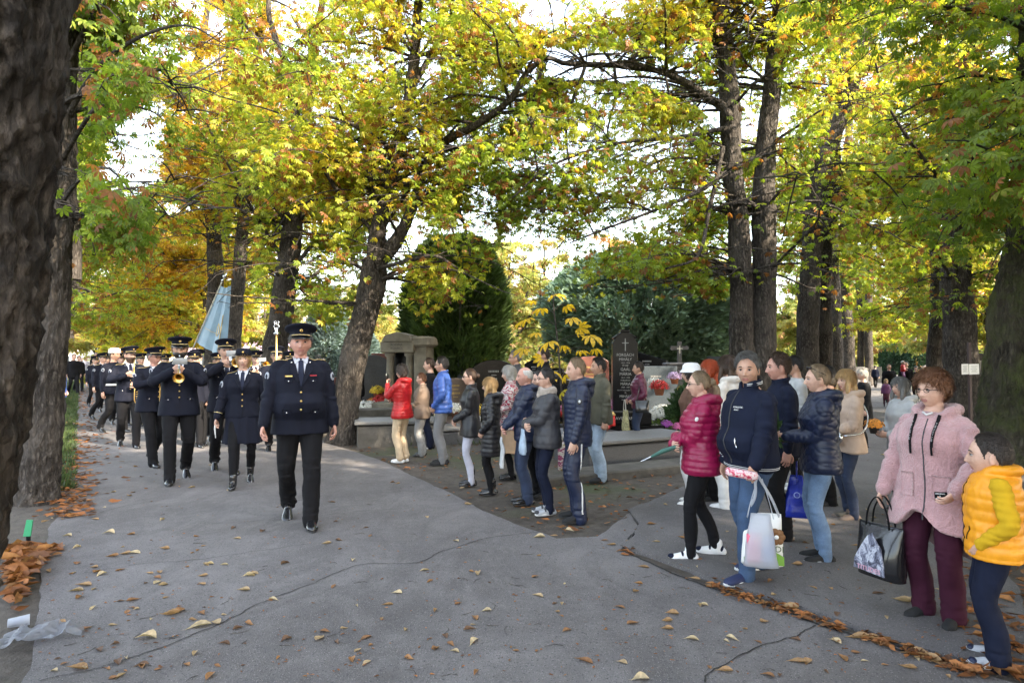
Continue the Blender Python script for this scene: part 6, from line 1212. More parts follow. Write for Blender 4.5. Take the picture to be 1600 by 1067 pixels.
def uniform_bits(P, gold=True, ribbons=False, plate=False, pockets=True, lapel=1.0):
    sh_ = patch(P, [(-.002, 1.235), (.004, 1.235), (.056, 1.40), (.062, 1.475), (.045, 1.50), (-.045, 1.50), (-.062, 1.475), (-.056, 1.40)], 'shirt_front', CM['shirt'], .004, .003)
    for s_ in (-1, 1): patch(P, [(s_ * .006, 1.462), (s_ * .052, 1.425), (s_ * .070, 1.49), (s_ * .034, 1.507)][::s_], 'shirt_collar', CM['shirt'], .010, .006, parent=sh_)
    patch(P, [(0, 1.23), (.028, 1.262), (.016, 1.44), (.021, 1.472), (-.021, 1.472), (-.016, 1.44), (-.028, 1.262)], 'tie', CM['tie'], .009, .005)
    for s_ in (-1, 1):
        lp = [(s_ * -.004, 1.205), (s_ * .058, 1.305), (s_ * .098, 1.372), (s_ * .078, 1.392), (s_ * .094, 1.425), (s_ * .074, 1.482), (s_ * .052, 1.455), (s_ * .040, 1.36), (s_ * .012, 1.25)][::s_]
        patch(P, lp, 'lapel', CM['uniform'], .010, .005)
        g = G(); p_ = Vector((s_ * .078, hit(P, s_ * .078, 1.44) - .018, 1.437)); ell(g, p_, (.008, .004, .008), 10, 6); g.build('pin', CM['silver'], P.jacket)
    for i, z in enumerate((1.175, 1.10, 1.025)):
        g = G(); ell(g, (.0, hit(P, 0, z) - .006, z), (.0095, .005, .0095), 12, 6); g.build('button', CM['gold'], P.jacket)
    patch(P, rect(.006, 1.06, .0035, .34), 'front_seam', CM['black'], .001, .0035, sub=.04)
    if pockets:
        for s_ in (-1, 1):
            patch(P, [(s_ * .072, 1.262), (s_ * .135, 1.268), (s_ * .135, 1.298), (s_ * .072, 1.292)][::s_], 'pocket_flap', CM['uniform'], .006, .003)
            g = G(); ell(g, (s_ * .103, hit(P, s_ * .103, 1.27) - .012, 1.272), (.0065, .004, .0065), 10, 6); g.build('button', CM['silver'], P.jacket)
            patch(P, [(s_ * .085, .985), (s_ * .155, .990), (s_ * .155, 1.032), (s_ * .085, 1.027)][::s_], 'pocket_flap', CM['uniform'], .006, .003)
            g = G(); ell(g, (s_ * .118, hit(P, s_ * .118, 1.0) - .012, 1.0), (.0065, .004, .0065), 10, 6); g.build('button', CM['silver'], P.jacket)
    if plate: patch(P, rect(-.103, 1.318, .062, .013), 'name_plate', CM['gold'], .004, .004)
    if ribbons: patch(P, rect(.105, 1.322, .060, .010), 'ribbon_bar', CM['ribbon'], .004, .004)
    for s_ in (-1, 1):
        sh = P.arms[0 if s_ > 0 else 1][0]; g = G(); q = []
        for t in np.linspace(0, 1, 7):
            x = s_ * (.075 + (abs(sh[0]) + .03 - .075) * t); h_ = P.bvh.ray_cast(Vector((x, .012, 1.8)), Vector((0, 0, -1))); q.append((x, .012, (h_[0].z if h_[0] else 1.47) + .004))
        tube(g, q, .005, 8, up=(0, 0, 1), r2=.024); ep = g.build('epaulette', CM['uniform'], P.jacket); g = G(); tube(g, [(a, c - .024, e + .002) for a, c, e in q], .0032, 5); tube(g, [(a, c + .024, e + .002) for a, c, e in q], .0032, 5); g.build('gold_cord', CM['goldthread'], ep)
def cap_geo(P, tilt=0.0, gold=True, name='peaked_cap'):
    """peaked service cap: band, flared crown, visor, cord and badge"""
    L = [(0, .004, .040, .083, .101), (0, .004, .050, .0855, .104), (0, .003, .082, .0865, .105), (0, 0, .090, .097, .115), (0, -.002, .102, .122, .140), (0, -.004, .113, .131, .149), (0, -.004, .124, .126, .143), (0, 0, .131, .085, .10), (0, 0, .132, .02, .02)]
    g = G(); rings(g, L, 36); V = g.v[0]; up_ = (V[:, 2] > .085); V[:, 2] += up_ * (-V[:, 1]) * .18
    Mx = P.Mh @ Matrix.Rotation(R(-4), 4, 'X') @ Matrix.Rotation(R(tilt), 4, 'Y'); g.xf(Mx); c = g.build(name, CM['uniform'], P.root)
    g = G(); n = 19; A = np.linspace(-1.15, 1.15, n); inn = [(math.sin(a) * .084, .004 - math.cos(a) * .103, .046) for a in A]; out = [(math.sin(a) * .096, -.004 - math.cos(a) * (.103 + .058 * math.cos(a * 1.25) ** 1), .020 + .024 * (1 - math.cos(a))) for a in A]
    V = inn + out + [(x, y, z - .005) for x, y, z in out] + [(x, y, z - .005) for x, y, z in inn]; fs = grid_faces(4, n, closed=False, caps=False) + [(i + 3 * n, i + 1 + 3 * n, i + 1, i)[::1] for i in range(n - 1)]
    g.add(V, fs); g.xf(Mx); g.build('visor', CM['leather'], c)
    g = G(); tube(g, [(math.sin(a) * .0875, .003 - math.cos(a) * .108, .053 + .004 * math.cos(a)) for a in np.linspace(-1.35, 1.35, 17)], .0042 if gold else .003, 6); g.xf(Mx); g.build('cap_cord', CM['goldthread'] if gold else CM['leather'], c)
    g = G(); ell(g, (0, -.117, .090), (.0135, .005, .0135), 14, 6); g.xf(Mx); bd = g.build('cap_badge', CM['gold'], c); g = G(); ell(g, (0, -.1215, .090), (.006, .003, .006), 10, 5); g.xf(Mx); g.build('emblem', CM['navy'], bd); return c
def hat_bowler(P):
    g = G(); rings(g, [(0, .01, .046, .125, .135), (0, .01, .040, .128, .138), (0, .01, .044, .105, .122), (0, .008, .052, .094, .112), (0, .006, .07, .095, .113), (0, .004, .10, .091, .108), (0, .004, .130, .070, .086), (0, .004, .140, .03, .04)], 32)
    V = g.v[0]; V[:, 2] += .9 * V[:, 0] ** 2 * 1.2; g.xf(P.Mh); c = g.build('bowler_hat', CM['uniform'], P.root); g = G(); tube(g, [(math.sin(a) * .096, .006 - math.cos(a) * .1145, .066) for a in np.linspace(0, 2 * math.pi, 30)], .004, 6, r2=.010); g.xf(P.Mh); g.build('hat_band', CM['black'], c)
    g = G(); ell(g, (0, -.116, .088), (.012, .005, .013), 14, 6); g.xf(P.Mh); g.build('hat_badge', CM['gold'], c)
def hat_bucket(P, m='white', flat=False):
    g = G(); k = 0 if not flat else 1
    rings(g, [(0, .004, .02, .118, .130), (0, .004, .016, .120, .132), (0, .004, .030, .112, .125), (0, .004, .056, .088, .104), (0, .004, .10, .082, .098), (0, .004, .128, .060, .072), (0, .004, .134, .02, .02)] if not k else [(0, .0, .040, .084, .102), (0, .0, .056, .089, .107), (0, 0, .09, .088, .106), (0, 0, .12, .080, .096), (0, 0, .138, .05, .06), (0, 0, .143, .01, .01)], 30)
    g.v[0] = g.v[0] * [1.06, 1.06, 1.02]; g.xf(P.Mh); c = g.build('bucket_hat' if not k else 'round_cap', CM[m], P.root)
    if k: g = G(); tube(g, [(math.sin(a) * .094, -math.cos(a) * .112, .046) for a in np.linspace(0, 2 * math.pi, 30)], .004, 6, r2=.012); g.xf(P.Mh); g.build('brim', CM[m], c)
    return c
def world(P, v):
    """person-local point -> world"""
    a = R(P.heading); v = np.array(v, float) * P.s; c, s = math.cos(a), math.sin(a); return Vector((P.pos.x + v[0] * c - v[1] * s, P.pos.y + v[0] * s + v[1] * c, P.pos.z + v[2]))
def local_thing(P, name, label, cat, group=None):
    """a thing held by a person: its own top-level empty placed in the person's frame"""
    o = empty(name, P.pos, R(P.heading), P.s); return tag(o, label, cat, group)
UT = dict(k='cloth', m='uniform', hem=.80, t=.020, fl=.10, fold=.8, sl=.054, collar=0); UTR = dict(m='black', cut='straight')
def uni(key, label, px, fy, ty, hd, gold=True, ex=None, full=True, cap=True, tilt=0, **kw):
    def e(P):
        uniform_bits(P, ribbons=kw.get('rib', False), plate=kw.get('plate', False), pockets=full)
        if cap: cap_geo(P, tilt, gold)
        for s_ in ((-1, 1) if full else (-1,)): sleeve_badge(P, s_)
        if ex: ex(P)
    k2 = {k: v for k, v in kw.items() if k not in ('rib', 'plate')}; k2.setdefault('hair', ('short', 'dark')); k2['hat'] = cap
    return person(key, label, px, fy, ty, hd, kw.get('top_', UT), UTR, ('leather', 'soleb'), hat_h=.03 if cap else 0, extra=e, group='uniformed marchers in the procession', **{k: v for k, v in k2.items() if k != 'top_'})
# ---------- instruments ----------
def trumpet(P, label, brass='silver', dirv=(0, -.85, -.38), lyre=True, at_=None):
    o = local_thing(P, 'trumpet', label, 'trumpet'); m = Vector(P.Mh @ Vector((0, -.105, -.066))) if at_ is None else Vector(at_); d = Vector(dirv).normalized(); s = d.cross(Vector((0, 0, 1))).normalized(); u = s.cross(d)
    def q(a, b, c=0): return tuple(m + d * a + u * b + s * c)
    g = G(); P_ = [q(.40, 0, .012), q(.50, 0, .012), q(.56, 0, .012), q(.60, 0, .012), q(.625, 0, .012), q(.64, 0, .012)]; tube(g, spline(P_, 16), spline(np.array([[.009], [.012], [.018], [.030], [.046], [.062]]), 16)[:, 0], 18, caps=False); tube(g, [q(.640, 0, .012), q(.630, 0, .012), q(.60, 0, .012), q(.5, 0, .012)], [.062, .045, .028, .01], 18, caps=False); g.build('bell', CM['gold' if brass == 'silver' else 'gold'], o)
    g = G(); tube(g, spline([q(.04, 0), q(.2, 0), q(.42, 0), q(.47, -.012), q(.485, -.035), q(.47, -.058), q(.42, -.068), q(.2, -.068), q(.13, -.062, .006), q(.11, -.035, .012), q(.13, -.008, .012), q(.25, 0, .012), q(.41, 0, .012)], 50), .0065, 8); g.build('tubing', CM[brass], o)
    g = G(); tube(g, [q(.0, 0), q(.012, 0), q(.02, 0), q(.05, 0)], [.0135, .012, .006, .006], 10); g.build('mouthpiece', CM[brass], o)
    for i in range(3):
        g = G(); tube(g, [q(.23 + .028 * i, -.10, .006), q(.23 + .028 * i, .035, .006)], .011, 10); tube(g, [q(.23 + .028 * i, .035, .006), q(.23 + .028 * i, .062, .006)], .004, 6); tube(g, [q(.23 + .028 * i, .062, .006), q(.23 + .028 * i, .067, .006)], .009, 8); g.build('valve', CM[brass], o)
    if lyre:
        c = local_thing(P, 'music_sheet', 'grey music card on the ' + label, 'sheet music'); Mx = Matrix.Translation(m + d * .34 + u * .075) @ Matrix(((s.x, d.x, u.x, 0), (s.y, d.y, u.y, 0), (s.z, d.z, u.z, 0), (0, 0, 0, 1)))
        g = G(); box(g, (0, 0, .0), (.155, .004, .075), bev=.001); g.xf(Mx @ Matrix.Rotation(R(12), 4, 'X')); g.build('card', CM['dull'], c)
        g = G()
        for k in range(5): box(g, (0, -.0032, -.026 + k * .012), (.13, .0012, .0012))
        g.xf(Mx @ Matrix.Rotation(R(12), 4, 'X')); g.build('staves', CM['darkgrey'], c)
    return o
def bighorn(P, label, c0=(.06, -.25, 1.12), up=True, sc_=1.0, brass='gold'):
    o = local_thing(P, 'tenor_horn', label, 'brass horn'); c = np.array(c0); g = G(); S = sc_
    q = [c + np.array(v) * S for v in ((.0, 0, .16), (.0, .0, -.12), (.035, 0, -.20), (.09, 0, -.20), (.125, 0, -.12), (.13, .0, .06), (.12, -.02, .12))]
    tube(g, spline(q, 30), spline(np.array([.008, .011, .014, .016, .020, .026, .030])[:, None] * S, 30)[:, 0], 12)
    for k in range(3): tube(g, spline([c + np.array(v) * S for v in ((.02, -.02, .06 - .05 * k), (.09, -.03, .07 - .05 * k), (.10, -.03, -.02 - .04 * k), (.03, -.02, -.05 - .04 * k))], 14), .007 * S, 8)
    tube(g, spline([c + np.array((0, 0, .16)) * S, c + np.array((-.02, -.02, .22)) * S, P.Mh @ Vector((0, -.12, -.068))], 12), .006, 8); g.build('tubing', CM[brass], o)
    g = G(); q = [c + np.array(v) * S for v in ((.12, -.02, .12), (.115, -.03, .20), (.11, -.05, .27), (.105, -.06, .31), (.10, -.07, .325))]; tube(g, spline(q, 14), spline(np.array([.030, .040, .062, .095, .115])[:, None] * S, 14)[:, 0], 22, caps=False); tube(g, spline(q[::-1], 14), spline(np.array([.113, .090, .055, .035, .02])[:, None] * S, 14)[:, 0], 22, caps=False); g.build('bell', CM[brass], o)
# ---------- procession ----------
uni('lead', 'large officer in peaked cap leading the procession', 467, 815, 508, 2, pose='walk', stance='walk', bulk=1.22, belly=1.2, skin=2, hair=('short', 'grey'), rib=True, plate=True, face_w=1.10, head_s=1.08, brow='fair', po=dict(L=(.285, -.04, .86), R=(-.30, -.15, .86)))
def ex_w(P):
    hat_bowler(P); uniform_bits(P, pockets=False); sleeve_badge(P, -1, .38, r=.036)
    sh, el, wr, d, pp = P.arms[1]; v = wr - el; v = v / np.linalg.norm(v); g = G(); tube(g, [wr - v * .065, wr - v * .058], .052, 18); g.build('cuff_braid', CM['goldthread'], P.jacket)
    pp_ = G(); 
person('pw', 'smiling woman in navy uniform jacket, skirt and bowler hat, behind the front officer', 378, 757, 546, -4, dict(UT, hem=.87, fl=.05, t=.018), dict(m='black', cut='tight', tights=True, skirt=dict(m='uniform', z=.54, fl=.05)), ('leather', 'soleb', .25), ('bob', 'blond'), 'walk', 'walk2', 0, 1.10, hat_h=.0, hat=True, sex='f', extra=ex_w, brow='brown', po=dict(R=(-.30, -.06, .86), L=(.29, .05, .88)), group='uniformed marchers in the procession')
uni('tp', 'black bearded trumpeter in peaked cap at the front of the left file', 278, 750, 525, 0, pose='trumpet', stance='walk2', bulk=1.12, skin=1, hair=('short', 'black'), beard='black', beard_t=1.5, ex=lambda P: trumpet(P, 'trumpet raised by the black bearded man'), head=(0, 8))
uni('gl', 'stout bandsman with ruddy face playing a horn behind the bearded trumpeter', 238, 726, 541, 22, pose='horn', stance='walk2', bulk=1.22, belly=.9, skin=2, hair=('short', 'grey'), glasses=True, ex=lambda P: bighorn(P, 'brass horn played by the ruddy stout bandsman', (-.02, -.27, 1.05), sc_=.8), head=(15, 5))
uni('b2', 'brown bearded bandsman turning his head, third in the left file', 200, 698, 541, 8, pose='horn', stance='walk', bulk=1.08, skin=0, hair=('short', 'brown'), beard='brown', beard_t=1.6, ex=lambda P: bighorn(P, 'brass horn at the hip of the brown bearded bandsman', (.05, -.24, .93), sc_=.75), head=(25, 0))
def ex_white(P): hat_bucket(P, 'white', True); g = G(); rings(g, [(0, 0, .985, .218, .160), (0, 0, 1.025, .216, .158)], 30, p=2.25); g.build('white_belt', CM['white'], P.jacket); sleeve_badge(P, -1)
person('wc', 'man in white round cap and white belt near the rear of the left file', 176, 676, 545, 38, UT, UTR, ('leather', 'soleb', .3), ('short', 'dark'), 'hang', 'walk', 1, 1.05, head=(20, 0), hat=True, extra=ex_white, group='uniformed marchers in the procession')
uni('r2', 'bandsman with a music card before his face, left of the bowler hat', 350, 736, 530, 8, pose='trumpet', stance='walk', bulk=1.08, skin=0, hair=('short', 'brown'), ex=lambda P: trumpet(P, 'trumpet of the bandsman left of the bowler hat', dirv=(.05, -.95, -.12)), po=dict(L=(.06, -.26, 1.42), R=(-.08, -.25, 1.43)))
uni('hd', 'bandsman in dark cap peering between the front officer and the woman', 430, 706, 541, 4, pose='holdR', stance='walk', bulk=1.05, skin=1, glasses=True)
uni('h3', 'cap wearing marcher half hidden behind the bowler hat', 398, 690, 548, 2, pose='trumpet', stance='walk2', bulk=1.0, full=False, ex=lambda P: trumpet(P, 'silver trumpet behind the bowler hat', 'silver', (.25, -.9, -.05)))
uni('h4', 'marcher hidden behind the bandsman with the card of music', 338, 690, 551, 6, pose='hang', stance='walk', full=False)
uni('h5', 'marcher right behind the black bearded trumpeter', 306, 694, 546, 8, pose='holdR', stance='walk', full=False, po=dict(R=(-.02, -.28, 1.15), L=(.10, -.25, .98), Ld=(-.6, -.5, .4)))
uni('h6', 'marcher far back between the two files', 256, 672, 553, 10, pose='horn', stance='walk2', full=False)
uni('h7', 'marcher glimpsed just left of the front officer', 452, 690, 549, 0, pose='hang', stance='walk', full=False)
uni('h8', 'rear marcher in dark cap behind the white cap', 158, 655, 551, 40, pose='hang', stance='walk', full=False, tilt=4)
uni('h9', 'marcher with a drum at the rear of the left file', 218, 664, 552, 20, pose='horn', stance='walk2', full=False)
for k_, px, fy, ty, lb in (('h10', 187, 664, 551, 'marcher squeezed behind the brown bearded bandsman'), ('h11', 166, 644, 553, 'marcher just left of the white cap'), ('h12', 147, 636, 556, 'last uniformed marcher at the left edge of the column')): uni(k_, lb, px, fy, ty, 20, pose='hang', stance='walk', full=False)
# civilians following the procession
CT = [('fo1', 'man in black coat at the tail of the procession by the kerb', 122, 612, 556, 20, dict(m='black', hem=.70), 'black', 'dark', 'm', 1.1), ('fo2', 'woman in lilac blue jacket with white strap at the tail of the procession', 133, 602, 557, 25, dict(m='lavender', hem=.80), 'denim_light', 'blond', 'f', 1.0), ('fo3', 'child in dark blue walking behind the procession', 144, 606, 566, 15, dict(m='navy', hem=.9), 'black', 'brown', 'm', 1.0),
      ('fo4', 'tall grey haired man in dark jacket at the tail of the procession', 149, 600, 551, 10, dict(m='black', hem=.85), 'darkgrey', 'grey', 'm', 1.1), ('fo5', 'person in navy coat just left of the rear marcher', 152, 604, 560, 25, dict(m='navy', hem=.75), 'denim', 'fair', 'f', 1.0), ('fo7', 'tall man in dark coat walking right beside the kerb trees', 114, 616, 553, 20, dict(m='black', hem=.7), 'black', 'brown', 'm', 1.15), ('fo8', 'woman in charcoal coat behind the last marcher', 160, 610, 557, 20, dict(m='charcoal', hem=.7), 'black', 'dark', 'f', 1.1), ('fo9', 'man in navy jacket far behind the white cap', 171, 608, 553, 20, dict(m='navy', hem=.8), 'black', 'dark', 'm', 1.1), ('fo6', 'person in black following beside the kerb trees', 127, 594, 558, 20, dict(m='charcoal', hem=.8), 'black', 'white', 'f', 1.0)]
for k, lb, px, fy, ty, hd, tp, tr, hr, sx, bk in CT: person(k, lb, px, fy, ty, hd, tp, dict(m=tr), ('suede', 'soleb'), ('short' if sx == 'm' else 'bob', hr), 'hang', 'walk', 0, bk, sex=sx, group='people following the procession')
person('kerb', 'person in bright blue jacket mostly hidden behind the second trunk on the left', 92, 668, 566, 80, dict(k='puffer', m='blue', hem=.80, hood=1.0), dict(m='black'), ('suede', 'soleb'), ('short', 'dark'), 'pocket', 'stand', 0, 1.1)
# ---------- flag, staff ----------
a_ = at(300, 548, 14.6); b_ = at(347, 440, 14.2); o = empty('banner', (a_.x, a_.y, 0)); tag(o, 'pale blue ceremonial banner with gold embroidery carried on a slanting pole', 'banner'); base = Vector((a_.x, a_.y, 0))
A_ = a_ - base; B_ = b_ - base; dd = (B_ - A_).normalized(); g = G(); tube(g, [A_ - dd * .9, B_], .017, 10); g.build('pole', mat('pole_wood', (.36, .34, .28), .4, .2, 14), o)
g = G(); ell(g, B_ + dd * .03, (.03, .03, .03)); q = B_ + dd * .06; prism(g, [(-.001, 0), (.045, .07), (0, .19), (-.045, .07)], -.008, .008, M=Matrix.Translation(q) @ Matrix.Rotation(math.atan2(dd.x, dd.z), 4, 'Y')); g.build('finial', CM['silver'], o)
nu, nv_ = 40, 50; V = []; ft_ = B_ - dd * .10; fb_ = A_ + dd * .20
for i in range(nv_):
    v = i / (nv_ - 1); top_ = ft_ + (fb_ - ft_) * 0
    for j in range(nu):
        u = j / (nu - 1); hp = ft_ + (fb_ - ft_) * v * .98                      # hoist edge along the pole
        drop = Vector((ft_.x + .30 * (1 - .25 * v), ft_.y - .12, ft_.z - 1.72 * v))      # fly edge hangs down in folds
        p = hp * (1 - u) + drop * u; dep_ = .075 * math.sin(u * 15 + 1.0 * v) * (.3 + .7 * v) * (0.15 + u) ; p = p + Vector((.012 * math.sin(u * 30), dep_, -.06 * math.sin(u * 3.1) * (1 - v))); V.append(tuple(p))
g = G(); V2 = [(x, y + .005, z) for x, y, z in V]; g.add(V, [f[::-1] for f in grid_faces(nv_, nu, closed=False, caps=False)]); g.add(V2, grid_faces(nv_, nu, closed=False, caps=False)); cl = g.build('cloth', mat('banner_silk', (.17, .27, .36), .5, .12, 5, .3, 60, sheen=.3), o)
def fl_pt(u, v, off=.012): i = int(v * (nv_ - 1)); j = int(u * (nu - 1)); q = V[i * nu + j]; return (q[0], q[1] - off, q[2])
g = G(); tube(g, [fl_pt(.72, v) for v in np.linspace(.42, .95, 24)], .016, 6, r2=.008); tube(g, [fl_pt(.60 + .06 * math.sin(t), .66 + .09 * math.cos(t)) for t in np.linspace(0, 6.28, 20)], .009, 6); tube(g, [fl_pt(u, .72, .010) for u in np.linspace(.08, .5, 16)], .005, 5); g.build('embroidery', CM['goldthread'], cl)
person('fb', 'flag bearer hidden behind the bearded trumpeter', 300, 697, 548, 10, UT, UTR, ('leather', 'soleb'), ('short', 'dark'), 'holdR', 'walk', 0, 1.05, extra=lambda P: cap_geo(P), group='uniformed marchers in the procession', hat_h=.045)
s0 = at(432, 600, 10.5); s1 = at(432, 522, 10.4); o = empty('ceremonial_staff', (s0.x, s0.y, 0)); tag(o, 'gilded staff with a lyre shaped silver top rising left of the front officer', 'staff'); g = G(); tube(g, [(0, .1, .9), (0, 0, s0.z), (s1.x - s0.x, s1.y - s0.y, s1.z)], .016, 10); g.build('shaft', CM['gold'], o)
g = G(); t_ = Vector((s1.x - s0.x, s1.y - s0.y, s1.z)); rings(g, [(t_.x, t_.y, t_.z + z, r_, r_) for z, r_ in ((-.02, .02), (0, .045), (.015, .05), (.03, .028), (.06, .022), (.08, .035), (.09, .02))], 18)
for s_ in (-1, 1): tube(g, spline([t_ + Vector((s_ * .01, 0, .09)), t_ + Vector((s_ * .045, 0, .12)), t_ + Vector((s_ * .025, 0, .16)), t_ + Vector((s_ * .04, 0, .20)), t_ + Vector((s_ * .02, 0, .215))], 14), .007, 7)
tube(g, [t_ + Vector((0, 0, .09)), t_ + Vector((0, 0, .22))], .004, 5); g.build('lyre_top', CM['silver'], o)
# ---------- bystanders, middle ----------
def puffer(m, hem=.82, **k): return dict(dict(k='puffer', m=m, hem=hem, collar=.02, t=.028, cinch=True), **k)
def onlk(key, label, px, fy, ty, hd, top, legs, shoes, hair, pose='hang', stance='close', **kw): return person(key, label, px, fy, ty, hd, top, legs, shoes, hair, pose, stance, group='onlookers standing along the kerb', **kw)
onlk('m1', 'curly haired woman in bright red quilted jacket holding up a phone', 628, 722, 571, -125, puffer('red', .80, pitch=.055, hood=.9, fl=.25), dict(m='cream_tr', cut='wide', lo=.09), ('white', 'sole'), ('curly', 'dark'), 'phone', sex='f', bulk=1.05)
onlk('m2', 'short haired woman in taupe jacket and grey trousers beside the red jacket', 659, 712, 583, -100, dict(k='cloth', m='taupe', hem=.80, fl=.1, t=.026, cinch=True, collar=.03), dict(m='denim_grey', cut='wide'), ('leather', 'soleb'), ('short', 'auburn'), 'clasp', sex='f', bulk=1.15, belly=.4)
onlk('m3', 'dark haired man in blue quilted jacket with hands in pockets', 691, 725, 558, -100, puffer('blue', .84, pitch=.075), dict(m='grey', cut='jeans'), ('suede', 'soleb'), ('short', 'black'), 'pocket', bulk=1.08, skin=1, glasses=True)
onlk('m3b', 'young man in black behind the blue quilted jacket', 671, 700, 560, -95, dict(k='cloth', m='black', hem=.85), dict(m='navy'), ('suede', 'sole'), ('short', 'brown'), 'hang', bulk=.98)
onlk('m4', 'woman with sunglasses in black jacket and pale lavender trousers', 735, 758, 576, -88, dict(k='cloth', m='blackshell', hem=.74, fl=.15, t=.022, collar=.02), dict(m='lavender', cut='slim'), ('leather', 'soleb', .9), ('bun', 'brown'), 'clasp', sex='f', glasses='sun', bulk=1.0)
onlk('m5', 'woman with long fair hair in long black padded coat with studded boots', 767, 772, 590, -100, puffer('blackshell', .58, hood=1.1, pitch=.07, fl=.05), dict(m='black', cut='tight'), ('leather', 'soleb', .6), ('long', 'blond'), 'pocket', sex='f', bulk=.95, hair_len=.17)
onlk('m6', 'white haired woman in zigzag patterned knit coat and tan skirt', 797, 748, 572, -88, dict(k='cloth', m='knit', hem=.78, t=.024, fl=.1, collar=.03), dict(m='black', cut='tight', tights=True, skirt=dict(m='tan', z=.42, fl=.06)), ('leather', 'soleb'), ('bob', 'white'), 'hold', sex='f', bulk=1.05)
onlk('m7', 'bald old man in navy quilted jacket with clasped hands', 822, 786, 573, -82, puffer('navyshell', .80, pitch=.11, hood=.8), dict(m='denim_dark', cut='straight'), ('leather', 'soleb'), ('bald', 'white'), 'clasp', skin=2, bulk=1.10, belly=.5, brow='grey')
onlk('m8', 'dark haired woman whose face shows between the old man and the grey jacket', 843, 776, 580, -55, dict(k='cloth', m='black', hem=.8), dict(m='black'), ('suede', 'soleb'), ('bun', 'black'), 'clasp', sex='f')
onlk('m9', 'grey haired man with glasses standing at the back left of the yellow sapling', 806, 706, 548, -82, dict(k='cloth', m='darkgrey', hem=.8, collar=.02), dict(m='black'), ('leather', 'soleb'), ('short', 'grey'), 'hang', skin=1, glasses=True, bulk=1.1)
onlk('m10', 'tall man with glasses and receding dark hair behind the dark haired woman', 850, 712, 543, -80, dict(k='cloth', m='black', hem=.78, collar=.02), dict(m='black'), ('leather', 'soleb'), ('short', 'dark'), 'hang', skin=1, glasses=True, bulk=1.12)
onlk('m11', 'woman with dark bun, glasses and scarf in charcoal padded jacket', 855, 802, 576, -78, puffer('charcoal', .80, pitch=.095, amp=.006, scarf='scarf', fl=.1), dict(m='navy', cut='slim'), ('greyshoe', 'sole'), ('bun', 'black'), 'cross', sex='f', glasses=True, bulk=1.12, hair_t=1.5, bun_z=.03, panel='charcoal', laces='black', po=dict(L=(-.06, -.25, 1.10), R=(.07, -.27, 1.07)))
def ex_boy(P):
    sleeve_badge(P, 1, .42, 'soleb', .026); 
    g = G(); hip, kn, an, yaw, lift = [(np.array([.092, 0, .92]), None, np.array([.075, .02, .085]), 0, 0)][0]
    for s_ in (1, -1):
        q = [(s_ * .205, -.01, .90), (s_ * .178, -.012, .75), (s_ * .160, -.025, .55), (s_ * .150, -.015, .40), (s_ * .142, .012, .22), (s_ * .136, .02, .10)]
        tube(g, spline(q, 24), .005, 5, up=(0, 1, 0), r2=.010)
    return g
def ex_boy2(P):
    sleeve_badge(P, 1, .42, 'soleb', .026)
    tr = [c for c in P.root.children if c.name.startswith('trousers')][0]; me = tr.data; V = np.empty(len(me.vertices) * 3); me.vertices.foreach_get('co', V); bv = BVHTree.FromPolygons([tuple(v) for v in V.reshape(-1, 3)], [tuple(p.vertices) for p in me.polygons])
    for s_ in (1, -1):
        q = []
        for z in np.linspace(.88, .10, 26):
            h_ = bv.ray_cast(Vector((s_ * .6, -.005 if z > .5 else .008, z)), Vector((-s_, 0, 0))); 
            if h_[0]: q.append((h_[0].x + s_ * .001, h_[0].y, z))
        g = G(); tube(g, q, .0035, 6, up=(1, 0, 0), r2=.009); g.build('side_stripe', CM['white'], tr)
onlk('m12', 'tall fair haired boy in navy hooded jacket and striped track trousers', 903, 812, 559, -76, puffer('navyshell', .80, pitch=.052, amp=.006, hood=1.15), dict(m='navyshell', cut='wide', lo=.02, fold=1.4), ('suede', 'soleb'), ('crop', 'fair'), 'hang', 'stand', skin=0, bulk=1.0, extra=ex_boy2, hair_t=1.6, po=dict(L=(.24, -.10, .86)))
onlk('m13', 'dark haired man in olive grey jacket and pale jeans behind the tall boy', 937, 752, 559, -70, dict(k='cloth', m='olive', hem=.82, collar=.03, t=.022), dict(m='denim_pale', cut='jeans'), ('suede', 'soleb'), ('short', 'black'), 'holdR', skin=1, bulk=1.2, belly=.8)
onlk('m14', 'woman in maroon quilted jacket and white polo neck in front of the black obelisk headstone', 999, 705, 566, -82, puffer('maroon', .84, pitch=.060), dict(m='denim_dark', cut='jeans'), ('suede', 'soleb'), ('short', 'dark'), 'bag', sex='f', skin=1, bulk=1.05, hair_t=1.5, po=dict(R=(-.20, -.20, .98), L=(.16, -.14, 1.0), Ld=(-.5, -.6, -.3)))
